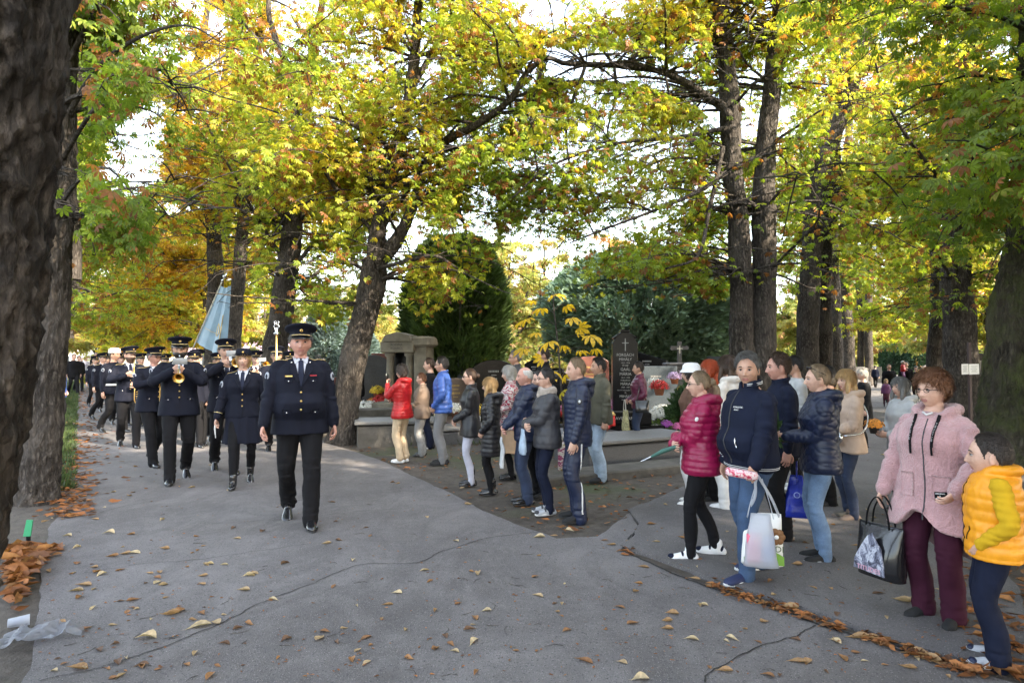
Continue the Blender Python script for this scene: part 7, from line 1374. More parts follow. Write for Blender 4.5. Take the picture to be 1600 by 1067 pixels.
# ---------- right hand group ----------
def onr(key, label, *a, **kw): return person(key, label, *a, group='onlookers on the side path', **kw)
onr('r1', 'woman in magenta quilted jacket with ponytail and black leggings', 1097, 872, 580, -84, puffer('magenta', .80, pitch=.058, hood=1.15, fl=.1), dict(m='black', cut='tight', b=1.25), ('white', 'sole'), ('bun', 'fair'), 'cross', 'step', skin=0, bulk=1.22, sex='f', belly=.6, glasses=True, pony=True, hair_len=.20, panel='navy', laces='black', po=dict(L=(-.06, -.17, 1.12), R=(.08, -.20, 1.07)), extra=lambda P: sleeve_badge(P, 1, .35, 'white', .016, out=(.8, -.4, .2)))
def ex_r2(P):
    V0 = None
    put_text(P, 'ATHLETIC', .080, 1.335, .018, CM['white'], yoff=.012); put_text(P, 'SPORT', .072, 1.315, .013, CM['white'], yoff=.012)
    zipline(P, .90, 1.46, 0, 'darkgrey', .010); patch(P, rect(.115, 1.07, .008, .075, .25), 'pocket_zip', CM['silver'], .003, .003)
    for (z, k) in ((.868, 1), (.880, 1)):
        g = G(); L = []
        for a in np.linspace(0, 2 * math.pi, 48, endpoint=False):
            o_ = Vector((math.cos(a), math.sin(a), 0)); h_ = P.bvh.ray_cast(Vector((o_.x * .9, o_.y * .9 - .02, z)), -o_); p_ = h_[0] if h_[0] else Vector((0, 0, z)); 
            if p_.xy.length < .30: L.append(tuple(p_ + o_ * .002))
        tube(g, L + L[:1], .0022, 5); g.build('hem_stripe', CM['white'], P.jacket)
    for sh, el, wr, d, pp in P.arms:
        v = (wr - el) / np.linalg.norm(wr - el)
        for q in (.030, .045): g = G(); c_ = wr - v * q; T_, A_, B_ = frames([c_, c_ + v * .01]); tube(g, [c_ + (A_[0] * math.cos(t) + B_[0] * math.sin(t)) * .0475 for t in np.linspace(0, 6.283, 24)], .0028, 5); g.build('cuff_stripe', CM['white'], P.jacket)
    for q in (0, 1):
        g = G(); tube(g, [(math.cos(a) * .091, .012 + math.sin(a) * .088, 1.508 + .012 * q + .012 * math.sin(a)) for a in np.linspace(-math.pi / 2 + .6, math.pi * 1.5 - .6, 26)], .0028, 5); g.build('collar_stripe', CM['white'], P.jacket)
onr('r2', 'grey haired man in navy zip jacket facing the camera with plastic bags', 1174, 902, 552, -52, dict(k='cloth', m='navy', hem=.855, t=.026, collar=.05, cinch=True, fold=1.2), dict(m='denim', cut='jeans', b=1.35), ('navyshoe', 'sole'), ('short', 'pepper'), 'hang', 'step', skin=1, bulk=1.24, belly=1.1, head=(40, 2), extra=ex_r2, hair_t=1.2, brow='dark', po=dict(L=(.33, -.16, .85), Lcurl=1.1), laces='white')
onr('r3', 'tall brown haired man in navy shirt behind the grey haired man', 1222, 843, 553, -72, dict(k='cloth', m='navy', hem=.80, t=.018, collar=.02), dict(m='black', cut='straight'), ('leatherb', 'soleb'), ('short', 'brown'), 'hang', skin=2, bulk=1.15, belly=.5, hair_t=1.4)
onr('r4', 'smiling woman in navy quilted jacket and light jeans with sunglasses pushed up on her hair', 1284, 876, 571, -76, puffer('navyshell', .80, pitch=.085, quilt=True, amp=.008, hood=1.15, fl=.12), dict(m='denim_light', cut='slim', b=1.3), ('suede', 'sole'), ('bun', 'fair'), 'hold', 'close', skin=0, bulk=1.10, sex='f', sunglasses_up=True, bun_z=-.02, hair_t=1.6, po=dict(L=(.02, -.28, 1.10), R=(-.06, -.30, 1.08)))
def ex_r5(P):
    o = local_thing(P, 'handbag', 'silver grey crossbody bag on the hip of the blonde woman in beige', 'bag'); g = G(); ell(g, (.13, -.20, .98), (.115, .05, .085), 20, 14, fn=lambda V: V * (1 + .05 * vn(V, 3, 2))[:, None]); g.build('pouch', CM['silver'], o); g = G(); tube(g, spline([(.03, -.20, 1.02), (-.08, -.17, 1.15), (-.15, -.08, 1.36), (-.13, .02, 1.49), (-.05, .10, 1.46), (.12, .16, 1.25), (.23, .05, 1.05), (.22, -.16, 1.0)], 40), .010, 6); g.build('strap', CM['silver'], o)
    g = G(); tube(g, [(.05, -.245, 1.01), (.13, -.256, 1.02), (.21, -.24, 1.01)], .004, 5); g.build('zip', CM['darkgrey'], o)
onr('r5', 'blonde woman in beige hooded coat with silver bag', 1328, 812, 578, -64, dict(k='cloth', m='beige', hem=.80, hood=1.0, t=.022, fl=.15), dict(m='denim_dark', cut='slim'), ('camo', 'soleb'), ('long', 'blond'), 'hold', 'close', skin=0, sex='f', bulk=1.05, extra=ex_r5, hair_len=.15, head=(10, 0))
onr('r6', 'young man in pale grey sweatshirt under the trees behind the tall man', 1246, 765, 557, -80, dict(k='cloth', m='lightgrey', hem=.88, collar=.0), dict(m='black'), ('white', 'sole'), ('short', 'black'), 'hang', skin=1, bulk=1.05)
onr('r6b', 'dark haired person with sunglasses on the head, behind the quilted navy jacket', 1296, 790, 572, -75, dict(k='cloth', m='black', hem=.85), dict(m='black'), ('suede', 'soleb'), ('short', 'black'), 'hang', sex='f', sunglasses_up=True, skin=1)
onr('r7', 'woman with long dark red brown hair in cream hooded sweater and white trousers', 1142, 795, 556, -120, dict(k='cloth', m='cream', hem=.82, hood=1.0, t=.024), dict(m='white', cut='wide'), ('white', 'sole'), ('long', 'brown'), 'hang', 'stand', skin=0, sex='f', bulk=1.05, hair_len=.20)
onr('r8', 'woman with bright red hair behind the magenta jacket', 1113, 782, 563, -75, dict(k='cloth', m='brown', hem=.75), dict(m='black'), ('suede', 'soleb'), ('long', 'red'), 'hang', sex='f')
def ex_r9(P): hat_bucket(P)
onr('r9', 'person in white bucket hat and brown jacket behind the magenta jacket', 1083, 788, 568, -90, dict(k='cloth', m='brown', hem=.72, t=.025), dict(m='white', cut='wide'), ('white', 'sole'), ('bob', 'dark'), 'hang', sex='f', hat=True, extra=ex_r9)
onr('r10', 'older blond woman in black coat further along the side path', 1350, 700, 577, -75, dict(k='cloth', m='black', hem=.50, t=.026, fl=.08), dict(m='black'), ('suede', 'soleb'), ('tousle', 'white'), 'hang', sex='f', bulk=1.1)
def ex_r11(P):
    zipline(P, .74, 1.43, .012, 'darkgrey', .007)
    for s_ in (-1, 1):
        patch(P, [(s_ * .060, .89), (s_ * .150, .885), (s_ * .158, 1.045), (s_ * .064, 1.05)][::s_], 'pocket', CM['pink'], .007, .003)
        cd_ = patch(P, [(s_ * .062, 1.24), (s_ * .075, 1.24), (s_ * .085, 1.455), (s_ * .068, 1.46)][::s_], 'cord', CM['black'], .004, .008); V, fs = text_geo('BE A WILD BE A', .018, .002); g = G(); X = V[:, 0]; g.add([(s_ * (.070 + .010 * (x + .1) / .2) + y * .7, hit(P, s_ * .072, 1.345 + x) - .018, 1.345 + x) for x, y, z in V], fs); g.build('lettering', CM['white'], cd_, smooth=False)
        g = G(); tube(g, [(s_ * .068, hit(P, s_ * .068, 1.24) - .012, 1.245), (s_ * .068, hit(P, s_ * .068, 1.19) - .010, 1.185)], .007, 7); g.build('cord_end', CM['black'], cd_)
    lb = patch(P, rect(.112, .915, .072, .055, .12), 'woven_label', CM['black'], .004, .013)
    for i, t in enumerate(('ORIGINAL', '8', 'BEWARE')): put_text(P, t, .112, .932 - .016 * i, .013, CM['white'], yoff=.024, rot=.12)
    g = G(); tube(g, [(-.03, hit(P, -.03, 1.462) - .01, 1.47), (0, hit(P, 0, 1.45) - .012, 1.455), (.03, hit(P, .03, 1.462) - .01, 1.47)], .008, 6); g.build('tee_neck', CM['white'], P.jacket)
onr('r11', 'auburn haired woman with glasses in pink boucle hooded coat', 1466, 970, 582, -24, dict(k='boucle', m='pink', hem=.66, hood=1.15, t=.022, fl=.18, fold=1.0, sl=.054, hemfn=lambda V: -.20 * sstep(.95, .66, V[:, 2]) * sstep(-.05, .2, V[:, 1] + V[:, 0] * .5) + .14 * sstep(.80, .66, V[:, 2]) * np.exp(-((V[:, 0] + .03) / .10) ** 2) * (V[:, 1] < 0)), dict(m='plum', cut='wide', b=1.15), ('suede', 'soleb'), ('tousle', 'auburn'), 'hang', 'stand', skin=0, sex='f', bulk=1.28, belly=.9, glasses=True, head=(-16, 0), extra=ex_r11, hair_t=1.15, face_w=1.08, po=dict(R=(-.30, -.12, .84), L=(.225, -.16, .97), Ld=(-.5, -.4, -.6), Lpole=(1, .7, 0)))
def ex_r12(P):
    zipline(P, .86, 1.40, -.01, 'black', .012); patch(P, [(.085, .94), (.093, .94), (.140, 1.05), (.132, 1.05)], 'pocket_edge', CM['black'], .003, .002)
onr('r12', 'small boy in bright yellow padded vest at the right edge', 1558, 1036, 677, -82, dict(k='puffer', m='yellow', hem=.82, vest='mustard', hood=1.0, pitch=.085, t=.034, amp=.012, collar=.03), dict(m='navy', cut='wide', lo=.03), ('greyshoe', 'sole'), ('crop', 'dark'), 'pocket', 'stand', skin=0, kid=.85, bulk=1.32, belly=.6, head=(-8, 0), extra=ex_r12, panel='navyshell', laces='white', hair_t=1.4)
onr('r13', 'woman with long grey hair and pale hooded top behind the pink coat', 1412, 800, 590, -50, dict(k='cloth', m='lightgrey', hem=.80, hood=1.1, t=.025), dict(m='black'), ('suede', 'soleb'), ('long', 'grey'), 'hold', 'close', sex='f', bulk=1.05, hair_len=.16)
FR = [('q1', 'man in long black jacket strolling far along the side path', 1390, 630, 569, 5, dict(m='black', hem=.72, t=.03), 'denim', ('short', 'brown'), 'm', 0), ('q2', 'toddler in purple jacket held by the strolling man', 1385, 637, 592, 5, dict(k='puffer', m='purple', hem=.85), 'maroon', ('bob', 'blond'), 'f', .8), ('q3', 'man in black cap carrying a child far along the side path', 1417, 629, 565, -5, dict(m='black', hem=.78), 'denim', ('short', 'black'), 'm', 0),
      ('q4', 'dark haired person walking beside the man in the black cap', 1432, 626, 572, -5, dict(m='black', hem=.7), 'black', ('bob', 'black'), 'f', 0), ('q5', 'person in white cap half hidden by the hair of the woman in pink', 1447, 622, 571, -10, dict(m='charcoal', hem=.8), 'black', ('short', 'white'), 'm', 0), ('q7', 'person in dark jacket on the far left of the side path', 1368, 606, 571, 170, dict(m='navy', hem=.8), 'black', ('short', 'dark'), 'm', 0)]
for k, lb, px, fy, ty, hd, tp, tr, hr, sx, kid in FR: person(k, lb, px, fy, ty, hd, tp, dict(m=tr), ('suede', 'soleb'), hr, 'hang', 'walk', 0, 1.1, sex=sx, kid=kid, group='people walking far along the side path')
c_ = person('q6', 'small child in red jacket carried in the arms of the man in the black cap', 1407, 640, 600, 0, dict(k='puffer', m='red', hem=.84), dict(m='purple'), ('suede', 'soleb'), ('crop', 'white'), 'hold', 'stand', sex='f', kid=.9, group='people walking far along the side path'); q3 = ALLP['q3']; c_.root.location = world(q3, (-.10, -.28, .86)); c_.root.rotation_euler = (0, 0, R(30))
person('g1', 'visitor in black bending among the far graves left of the portal grave', 561, 655, 566, -60, dict(m='black', hem=.7), dict(m='black'), ('suede', 'soleb'), ('none', 'dark'), 'hold', 'stand', extra=lambda P: hat_bucket(P, 'white', True), group='visitors among the graves')
# ================= carried things =================
def bag_geo(g, w, h, d, mi=0, puff=.02, seed=1, nw=18, nh=18, wave=.012, narrow=0.0):
    """a hanging bag, top at z=0; front faces -y"""
    V = []; sd_ = [(1, -1), (-1, 1)]
    for i in range(nh):
        v = i / (nh - 1); z = -h * v; q = math.sin(min(v * 1.25, 1) * math.pi / 2); ring_ = []
        for j in range(nw * 2):
            a = j / (nw * 2) * 2 * math.pi; c, s = math.cos(a), math.sin(a); x = math.copysign(abs(c) ** .5, c) * w / 2 * (1 - narrow * (1 - v)); y = math.copysign(abs(s) ** .8, s) * (d / 2 * q + .004) * (1 if v < .93 else .75)
            ring_.append((x, y, z))
        V += ring_
    V = np.array(V); n = vn(V, 9, seed) + .6 * vn(V * [1, 1, .5], 22, seed + 1); V[:, 1] += wave * n; V[:, 0] += wave * .5 * vn(V, 12, seed + 3)
    g.add(V, [f[::-1] for f in grid_faces(nh, nw * 2)], mi); return g
def handle(g, w, h, r=.004, y=0, mi=0, flat=None): tube(g, spline([(-w / 2, y, -.02), (-w / 2 * .8, y, h * .5), (-w * .12, y, h * .97), (w * .12, y, h * .97), (w / 2 * .8, y, h * .5), (w / 2, y, -.02)], 24), r, 6, mi, up=(0, 1, 0), r2=flat or r)
def hang(P, side, name, label, group=None, drop=.0, off=(0, 0, 0), rz=0, cat='bag'):
    h_ = world(P, P.hand[side]); h_ = h_ + Vector(off); o = empty(name, h_, R(P.heading + rz)); return tag(o, label, cat, group)
def plastic(name, col, a=.55):
    m, nt, b = newmat(name); b.inputs['Base Color'].default_value = (*col, 1); b.inputs['Roughness'].default_value = .3; b.inputs['Alpha'].default_value = a; b.inputs['Coat Weight'].default_value = .4
    co = _co(nt); nt.links.new(_bump(nt, _noise(nt, co, 28, 4, .6), .6, .01), b.inputs['Normal']); t = nt.nodes.new('ShaderNodeBsdfTranslucent'); t.inputs[0].default_value = (*col, 1); mx = nt.nodes.new('ShaderNodeMixShader'); mx.inputs[0].default_value = .3
    nt.links.new(b.outputs[0], mx.inputs[1]); nt.links.new(t.outputs[0], mx.inputs[2]); nt.links.new(mx.outputs[0], nt.nodes['Material Output'].inputs[0]); return m
PLW = plastic('plastic_film', (.60, .63, .70), .62); PLC = plastic('clear_film', (.45, .47, .52), .22); PLB = mat('blue_bag_film', (.015, .03, .32), .3, .3, 12, .6, 25, .01)
Pk = ALLP
P = Pk['r2']; o = hang(P, 'L', 'plastic_bag', 'thin white carrier bag with red and blue shopping held by the grey haired man', off=(.07, .02, -.26), rz=58)
g = G(); bag_geo(g, .23, .36, .12, seed=2, narrow=.45); g.xf(Matrix.Translation((0, 0, .0))); g.build('film', PLW, o); g = G()
for s_ in (-1, 1): tube(g, spline([(s_ * .085, 0, -.03), (s_ * .06, 0, .08), (s_ * .015, 0, .24)], 12), np.linspace(.024, .004, 12), 8, up=(0, 1, 0), r2=.003)
g.build('handle', PLW, o); g = G(); box(g, (-.045, 0, -.24), (.09, .06, .20), bev=.01); g.build('pink_box', mat('pink_carton', (.62, .12, .20), .5), o); g = G(); box(g, (.048, 0, -.25), (.08, .06, .19), bev=.01); g.build('blue_box', mat('blue_carton', (.12, .22, .45), .5), o)
o = hang(P, 'L', 'plastic_bag', 'printed white carrier bag with brown flower and green hills behind the thin one', off=(.15, .20, -.30), rz=58); g = G(); bag_geo(g, .29, .36, .14, seed=5, narrow=.1); g.build('film', M['white'], o); g = G(); tube(g, spline([(-.12, 0, -.02), (-.05, -.05, .12), (-.05, -.08, .28)], 12), .012, 6, r2=.004); tube(g, spline([(.12, 0, -.02), (.06, -.05, .12), (-.03, -.08, .28)], 12), .012, 6, r2=.004); g.build('handle', PLW, o)
BRN = mat('print_brown', (.20, .09, .03), .6); g = G()
for k in range(7): a = k * .8976; ell(g, (.085 + .035 * math.cos(a), -.092, -.14 + .035 * math.sin(a)), (.026, .010, .026), 10, 6)
g.build('flower_print', BRN, o); g = G(); ell(g, (.085, -.104, -.14), (.016, .006, .016), 10, 6); g.build('flower_centre', M['white'], o); g = G(); V, fs = text_geo('NDI', .06, .003); g.add([(a + .08, -.100 - .002 * (c > 0), b - .225) for a, b, c in V], fs); g.build('print', GRN, o, smooth=False); g = G(); prism(g, [(-.13, -.34), (.135, -.34), (.135, -.28), (.08, -.25), (.0, -.29), (-.08, -.26), (-.13, -.30)], -.090, -.075); g.build('hill_print', mat('print_green', (.18, .36, .04), .6), o, smooth=False)
o = hang(P, 'L', 'parcel', 'pink and white floral packet held in the hand above the bags', off=(-.05, -.02, .02), rz=58, cat='packet'); g = G(); box(g, (-.02, 0, 0), (.21, .075, .055), bev=.012, M=Matrix.Rotation(R(8), 3, 'Y')); 
def floral():
    m, nt, b = newmat('floral_foil'); co = _co(nt); n = _noise(nt, co, 34, 3, .6); nt.links.new(_ramp(nt, n, [(.36, (.45, .03, .07)), (.45, (.62, .20, .26)), (.52, (.70, .62, .62)), (.62, (.66, .42, .44)), (.7, (.4, .03, .06))]), b.inputs['Base Color']); b.inputs['Roughness'].default_value = .25; nt.links.new(_bump(nt, n, .5, .004), b.inputs['Normal']); return m
g.build('wrap', floral(), o)
P = Pk['r11']; o = hang(P, 'R', 'shopping_bag', 'black shopping bag with a silver mountain picture held by the woman in pink', off=(-.01, -.03, -.15), rz=-8); g = G(); bag_geo(g, .30, .34, .15, seed=8, wave=.006); g.build('bag_body', CM['leather'], o); g = G(); handle(g, .16, .17, .010, -.03, flat=.003); handle(g, .16, .17, .010, .03, flat=.003); g.build('handle', CM['black'], o)
def mount():
    m, nt, b = newmat('mountain_print'); co = _co(nt, 'Object', (1, 1, .55)); n = _noise(nt, co, 20, 6, .75, dist=1.2); nt.links.new(_ramp(nt, n, [(.38, (.02, .022, .04)), (.48, (.16, .17, .24)), (.56, (.50, .52, .60)), (.7, (.12, .12, .18))]), b.inputs['Base Color']); b.inputs['Roughness'].default_value = .4; return m
g = G(); rr = np.random.default_rng(4); q = [(-.13, -.30), (.08, -.31), (.075, -.24), (.06, -.14), (.03, -.10), (.0, -.05), (-.03, -.075), (-.06, -.12), (-.10, -.19), (-.125, -.24)]; prism(g, q, -.090, -.080); g.build('picture', mount(), o, smooth=False); g = G(); V, fs = text_geo('TITUDES', .042, .003); g.add([(a - .02, -.096 - .002 * (c > 0), b - .285) for a, b, c in V], fs); g.build('lettering', mat('pink_print', (.55, .30, .38), .5), o, smooth=False)
P = Pk['r3']; o = hang(P, 'L', 'plastic_bag', 'blue plastic bag hanging from the tall brown haired man', off=(.14, .12, -.15), rz=70); g = G(); bag_geo(g, .26, .36, .15, seed=11, narrow=.6, wave=.02); g.build('film', PLB, o); g = G(); tube(g, [(0, 0, -.03), (0, .02, .12)], [.05, .012], 8, r2=.008); g.build('handle', PLB, o); g = G(); V, fs = text_geo('OC', .075, .003); g.add([(a + .03, -.098 - .002 * (c > 0), b - .16) for a, b, c in V], fs); g.build('print', mat('blue_print', (.25, .33, .7), .5), o, smooth=False)
P = Pk['r4']; o = local_thing(P, 'bouquet', 'grave bouquet of red and white flowers with fir held by the smiling woman', 'flowers'); c = np.array([-.02, -.40, 1.13]); r = np.random.default_rng(9); n = 150; u = r.normal(0, 1, (n, 3)); u[:, 1] = -np.abs(u[:, 1]) * .6; u /= np.linalg.norm(u, axis=1)[:, None]; spray_mesh(c + u * .03, u, np.full(n, .15), .16, np.tile(np.array([(.035, .07, .025)]), (n, 1)), r, 'greenery', o)
for q, (dx, dz, R_, col) in enumerate(((-.02, .05, .034, 'white'), (.03, .0, .045, 'white'), (.09, .04, .05, 'red'), (-.07, -.01, .045, 'red'), (.03, .09, .04, 'orange'), (.13, .02, .035, 'red'), (-.04, -.06, .03, 'white'))): g = mum_geo(r, R_, c + [dx, -.10, dz - R_ * .3], col, 40, ps=.016); g.build('flower', [FLC[col], GRN], o, smooth=False)
P = Pk['m14']; o = hang(P, 'R', 'shopping_bag', 'cream patterned cloth bag held by the woman in maroon', off=(0, 0, -.16), rz=10); g = G(); bag_geo(g, .26, .40, .10, seed=14); g.build('bag_body', CM['floral'], o); 
_m = mat('bag_print', (.42, .38, .20), .8, .6, 22); o.children[0].data.materials[0] = _m; g = G(); handle(g, .14, .18, .008, -.02, flat=.003); g.build('handle', CM['cream'], o)
o = local_thing(P, 'handbag', 'black handbag hanging at the back elbow of the woman in maroon', 'bag'); g = G(); bag_geo(g, .26, .24, .10, seed=15, wave=.004); g.xf(Matrix.Translation((.26, .02, 1.02)) @ Matrix.Rotation(R(80), 4, 'Z')); g.build('bag_body', CM['leather'], o); g = G(); tube(g, spline([(.26, -.08, 1.0), (.25, -.04, 1.2), (.20, .0, 1.40), (.25, .04, 1.2), (.26, .10, 1.0)], 20), .008, 6); g.build('strap', CM['leather'], o)
P = Pk['m11']; o = local_thing(P, 'cloth_bag', 'pale blue cloth bag hanging from the arm of the woman in charcoal', 'bag'); g = G(); bag_geo(g, .20, .30, .07, seed=16, narrow=.4); g.xf(Matrix.Translation((-.02, -.30, 1.02))); g.build('bag_body', CM['denim_pale'], o)
P = Pk['m7']; o = hang(P, 'L', 'cloth_bag', 'grey beige cloth bag dangling from the clasped hands of the old man', off=(0, 0, -.09)); g = G(); bag_geo(g, .20, .34, .05, seed=17, narrow=.3); g.build('bag_body', CM['tan'], o); g = G(); handle(g, .10, .12, .006, 0); g.build('handle', CM['tan'], o); o.children[0].data.materials[0] = CM['lightgrey']
P = Pk['m6']; o = hang(P, 'L', 'handbag', 'brown handbag held by the white haired woman', off=(0, 0, -.12)); g = G(); bag_geo(g, .26, .26, .09, seed=18); g.build('bag_body', CM['brown'], o); g = G(); handle(g, .12, .16, .007, 0); g.build('handle', CM['brown'], o)
p_ = at(884, 690, 7.95); o = empty('shopping_bag', (p_.x, p_.y, p_.z)); tag(o, 'pink and white floral bag hanging between the charcoal jacket and the tall boy', 'bag'); g = G(); bag_geo(g, .20, .36, .07, seed=19); g.build('bag_body', CM['floral'], o); g = G(); handle(g, .10, .14, .006, 0); g.build('handle', CM['cream'], o)
P = Pk['m1']; o = local_thing(P, 'phone', 'dark phone held up by the curly haired woman in red', 'phone'); h_ = P.hand['L']; g = G(); box(g, tuple(h_ + np.array([-.02, -.02, .05])), (.075, .009, .15), bev=.004); g.build('case', CM['leather'], o)
P = Pk['r1']; o = local_thing(P, 'folded_umbrella', 'small folded umbrella with green handle pointing out from the magenta jacket', 'umbrella'); h_ = P.hand['R']; g = G(); tube(g, [tuple(h_ + np.array(v)) for v in ((.02, .02, -.01), (-.02, -.10, -.06), (-.04, -.20, -.115))], [.018, .022, .012], 10, rounded=True); g.build('canopy', mat('umbrella_green', (.03, .10, .08), .6), o); g = G(); tube(g, [tuple(h_ + np.array(v)) for v in ((-.04, -.20, -.115), (-.07, -.30, -.17))], [.008, .006], 8, rounded=True); g.build('shaft', CM['silver'], o)
P = Pk['m13']; o = local_thing(P, 'grave_candle', 'red grave candle with white band held by the man in olive', 'candle'); h_ = P.hand['R']; g = G(); x, y, z = h_ + np.array([0, -.05, -.02]); rings(g, [(x, y, z - .07, .038, .038), (x, y, z + .05, .042, .042)], 16); g.build('glass', FLC['red'], o); g = G(); rings(g, [(x, y, z + .052, .044, .044), (x, y, z + .075, .044, .044), (x, y, z + .09, .02, .02)], 16); g.build('lid', FLC['white'], o)
P = Pk['r13']; p_ = world(P, (-.08, -.34, 1.02)); flowerpot(p_.x, p_.y, p_.z, .09, 'orange', 'orange yellow flowers in the hands of the grey haired woman behind the pink coat', group=None, n=110, pot=True)
P = Pk['q1']; o = hang(P, 'L', 'plastic_bag', 'pale carrier bag held by the strolling man far along the side path', off=(0, 0, -.05)); g = G(); bag_geo(g, .34, .45, .16, seed=23); g.build('film', PLW, o)
P = Pk['pw']; o = local_thing(P, 'white_glove', 'white gloves held in the right hand of the woman in the bowler hat', 'glove'); h_ = P.hand['R']; g = G(); tube(g, [tuple(h_ + np.array(v)) for v in ((0, 0, .04), (.0, -.01, -.06), (.01, 0, -.17))], [.014, .022, .010], 8, rounded=True, r2=[.006, .010, .005]); g.build('fabric', CM['white'], o)
# ================= litter on the ground =================
FLM = leafmat('fallen_leaf', .12, .7)
def dry_leaflet(r, L=.16):
    """one dry chestnut leaflet: curled, ribbed blade with a stalk"""
    n = 12; u = np.linspace(0, 1, n); w_ = L * .20 * np.clip(np.sin(np.pi * u ** 1.7) ** .8, .02, 1); cv = r.uniform(-.6, 1.0); cu = r.uniform(.2, 1.4); V = []
    for i in range(n):
        for j, s in enumerate((-1, -.5, 0, .5, 1)):
            x = (u[i] - .5) * L; y = s * w_[i]; z = .004 + abs(s) ** 1.4 * w_[i] * cu * .7 + L * .16 * cv * (u[i] - .5) ** 2 * 2 + .0018 * ((i + (j % 2)) % 2); V.append((x, y + .006 * math.sin(u[i] * 4 + cv), z))
    V = np.array(V); V[:, 2] -= V[:, 2].min() - .001; T = []
    for i in range(n - 1):
        for j in range(4): a = i * 5 + j; T += [(a, a + 5, a + 6), (a, a + 6, a + 1)]
    k = len(V); V = np.vstack([V, [(-.5 * L, .0015, .004), (-.5 * L, -.0015, .004), (-.68 * L, 0, .004)]]); T.append((k, k + 1, k + 2)); return V, np.array(T)
FCOL = [(.36, .26, .15), (.31, .19, .095), (.24, .12, .055), (.46, .36, .22), (.29, .15, .065), (.14, .08, .05)]
rl = np.random.default_rng(5); LM = []
for i in range(10):
    V, T = dry_leaflet(rl, .15); c = np.array(FCOL[i % 6]); me_o = tri_mesh('fallen_leaf', V, T, FLM, np.tile(c, (len(V), 1)) * (.85 + .3 * rl.random((len(V), 1))), smooth=False); LM.append((me_o.data, i % 6)); bpy.data.objects.remove(me_o)
def ground_z(x, y): return 0.0
cand = [(632, 976, 2.2, 3, -35), (0, 0, 0, 0, 0)][:1]; PTS = []
# big ones, read off the photograph
for px, py, s, c, a in [(310, 980, 1.5, 3, 35), (228, 998, 1.2, 3, 5), (120, 1046, 1.1, 1, 12), (265, 962, 1.2, 1, 28), (388, 901, 1.0, 3, 40), (395, 897, .9, 0, 10), (130, 915, 1.3, 1, 0), (118, 924, 1.0, 0, 20), (380, 923, 1.0, 0, 0), (326, 883, .8, 3, 20), (350, 883, .7, 3, 30), (195, 866, 1.0, 1, 10), (175, 870, 1.2, 4, 0), (208, 865, 1.2, 3, 8), (148, 812, .9, 1, 0), (170, 834, 1.1, 3, 3), (105, 838, .9, 3, 0), (620, 927, .8, 3, -10), (605, 946, .8, 1, 20), (571, 998, .9, 2, 60), (885, 986, .8, 2, 40), (912, 1034, 1.1, 2, -25), (1050, 960, .9, 1, 0), (1042, 972, .8, 1, 20), (1042, 984, .8, 1, 0), (1080, 1000, .9, 3, -10), (1245, 1035, 1.1, 1, -6), (1418, 1045, .9, 1, -30), (1132, 1050, .9, 1, 0), (1000, 1062, 1.0, 3, 10), (842, 840, 1.2, 3, 0), (865, 838, .8, 1, 0), (944, 845, .8, 2, 0), (955, 852, .9, 1, -10), (1005, 887, 1.0, 1, 0), (1025, 850, .8, 0, 0), (1145, 886, .8, 2, -60), (1245, 887, .9, 1, 0), (1340, 857, 1.2, 1, -15), (1365, 812, .7, 3, 0), (1410, 945, 1.3, 0, -25), (1428, 876, .8, 1, 0), (1215, 955, 1.2, 1, -22), (1232, 952, 1.3, 1, -10), (1255, 968, 1.2, 2, -30), (1260, 962, 1.1, 1, 20), (1290, 980, 1.2, 2, -10), (1340, 998, 1.3, 1, -12), (1358, 1000, 1.3, 1, -35), (1380, 1010, 1.2, 4, -20), (1430, 1025, 1.4, 1, -20), (1450, 1033, 1.3, 1, -25), (1478, 1043, 1.3, 1, -30), (1110, 918, .9, 1, -30), (1140, 925, 1.1, 4, -30), (1155, 932, 1.1, 1, -20), (1170, 936, 1.0, 2, -30), (1185, 942, 1.0, 1, -10), (1085, 905, .9, 1, -20), (975, 868, .8, 1, -10), (968, 862, .8, 2, 20), (980, 848, .8, 1, 50), (440, 790, .8, 0, 0), (700, 775, .7, 1, 0), (510, 850, .9, 0, 30), (370, 842, .8, 0, 0), (760, 955, .7, 3, 10)]: PTS.append((*gx(px, py), s, c, math.radians(a)))
while len(PTS) < 300:
    py = 700 + 360 * rl.random() ** .8; px = rl.uniform(60, 1500); x, y = gx(px, py); lx = abs(px - 60 - (1067 - py) * .15)
    if px > 420 and px < 1000 and py < 820 and py < 690 + (px - 420) * .33: pass
    if rl.random() > .30 + .7 * math.exp(-lx / 230): continue
    PTS.append((x, y, rl.uniform(.35, .95), int(rl.integers(0, 6)), rl.uniform(0, 6.28)))
for i, (x, y, s, c, a) in enumerate(PTS):
    o = bpy.data.objects.new('fallen_leaf', LM[[k for k, q in enumerate(LM) if q[1] == c % 6][i % (2 if c % 6 < 4 else 1)]][0]); link(o); px_, py_, _ = project([[x, y, 0]]); ds = (x > .9 and py_[0] < 795 + 0) or False
    z = .0235 if (px_[0] > 985 and py_[0] < 862 + max(0, (px_[0] - 985)) * .33) else .0055
    o.location = (x, y, z); o.rotation_euler = (rl.normal(0, .08), rl.normal(0, .08), a); o.scale = (s * .66, s * rl.uniform(.6, 1.05), s * rl.uniform(.5, 1.1)); tag(o, 'dry brown chestnut leaflet lying on the ground', 'fallen leaf', 'dry leaflets scattered over the ground')
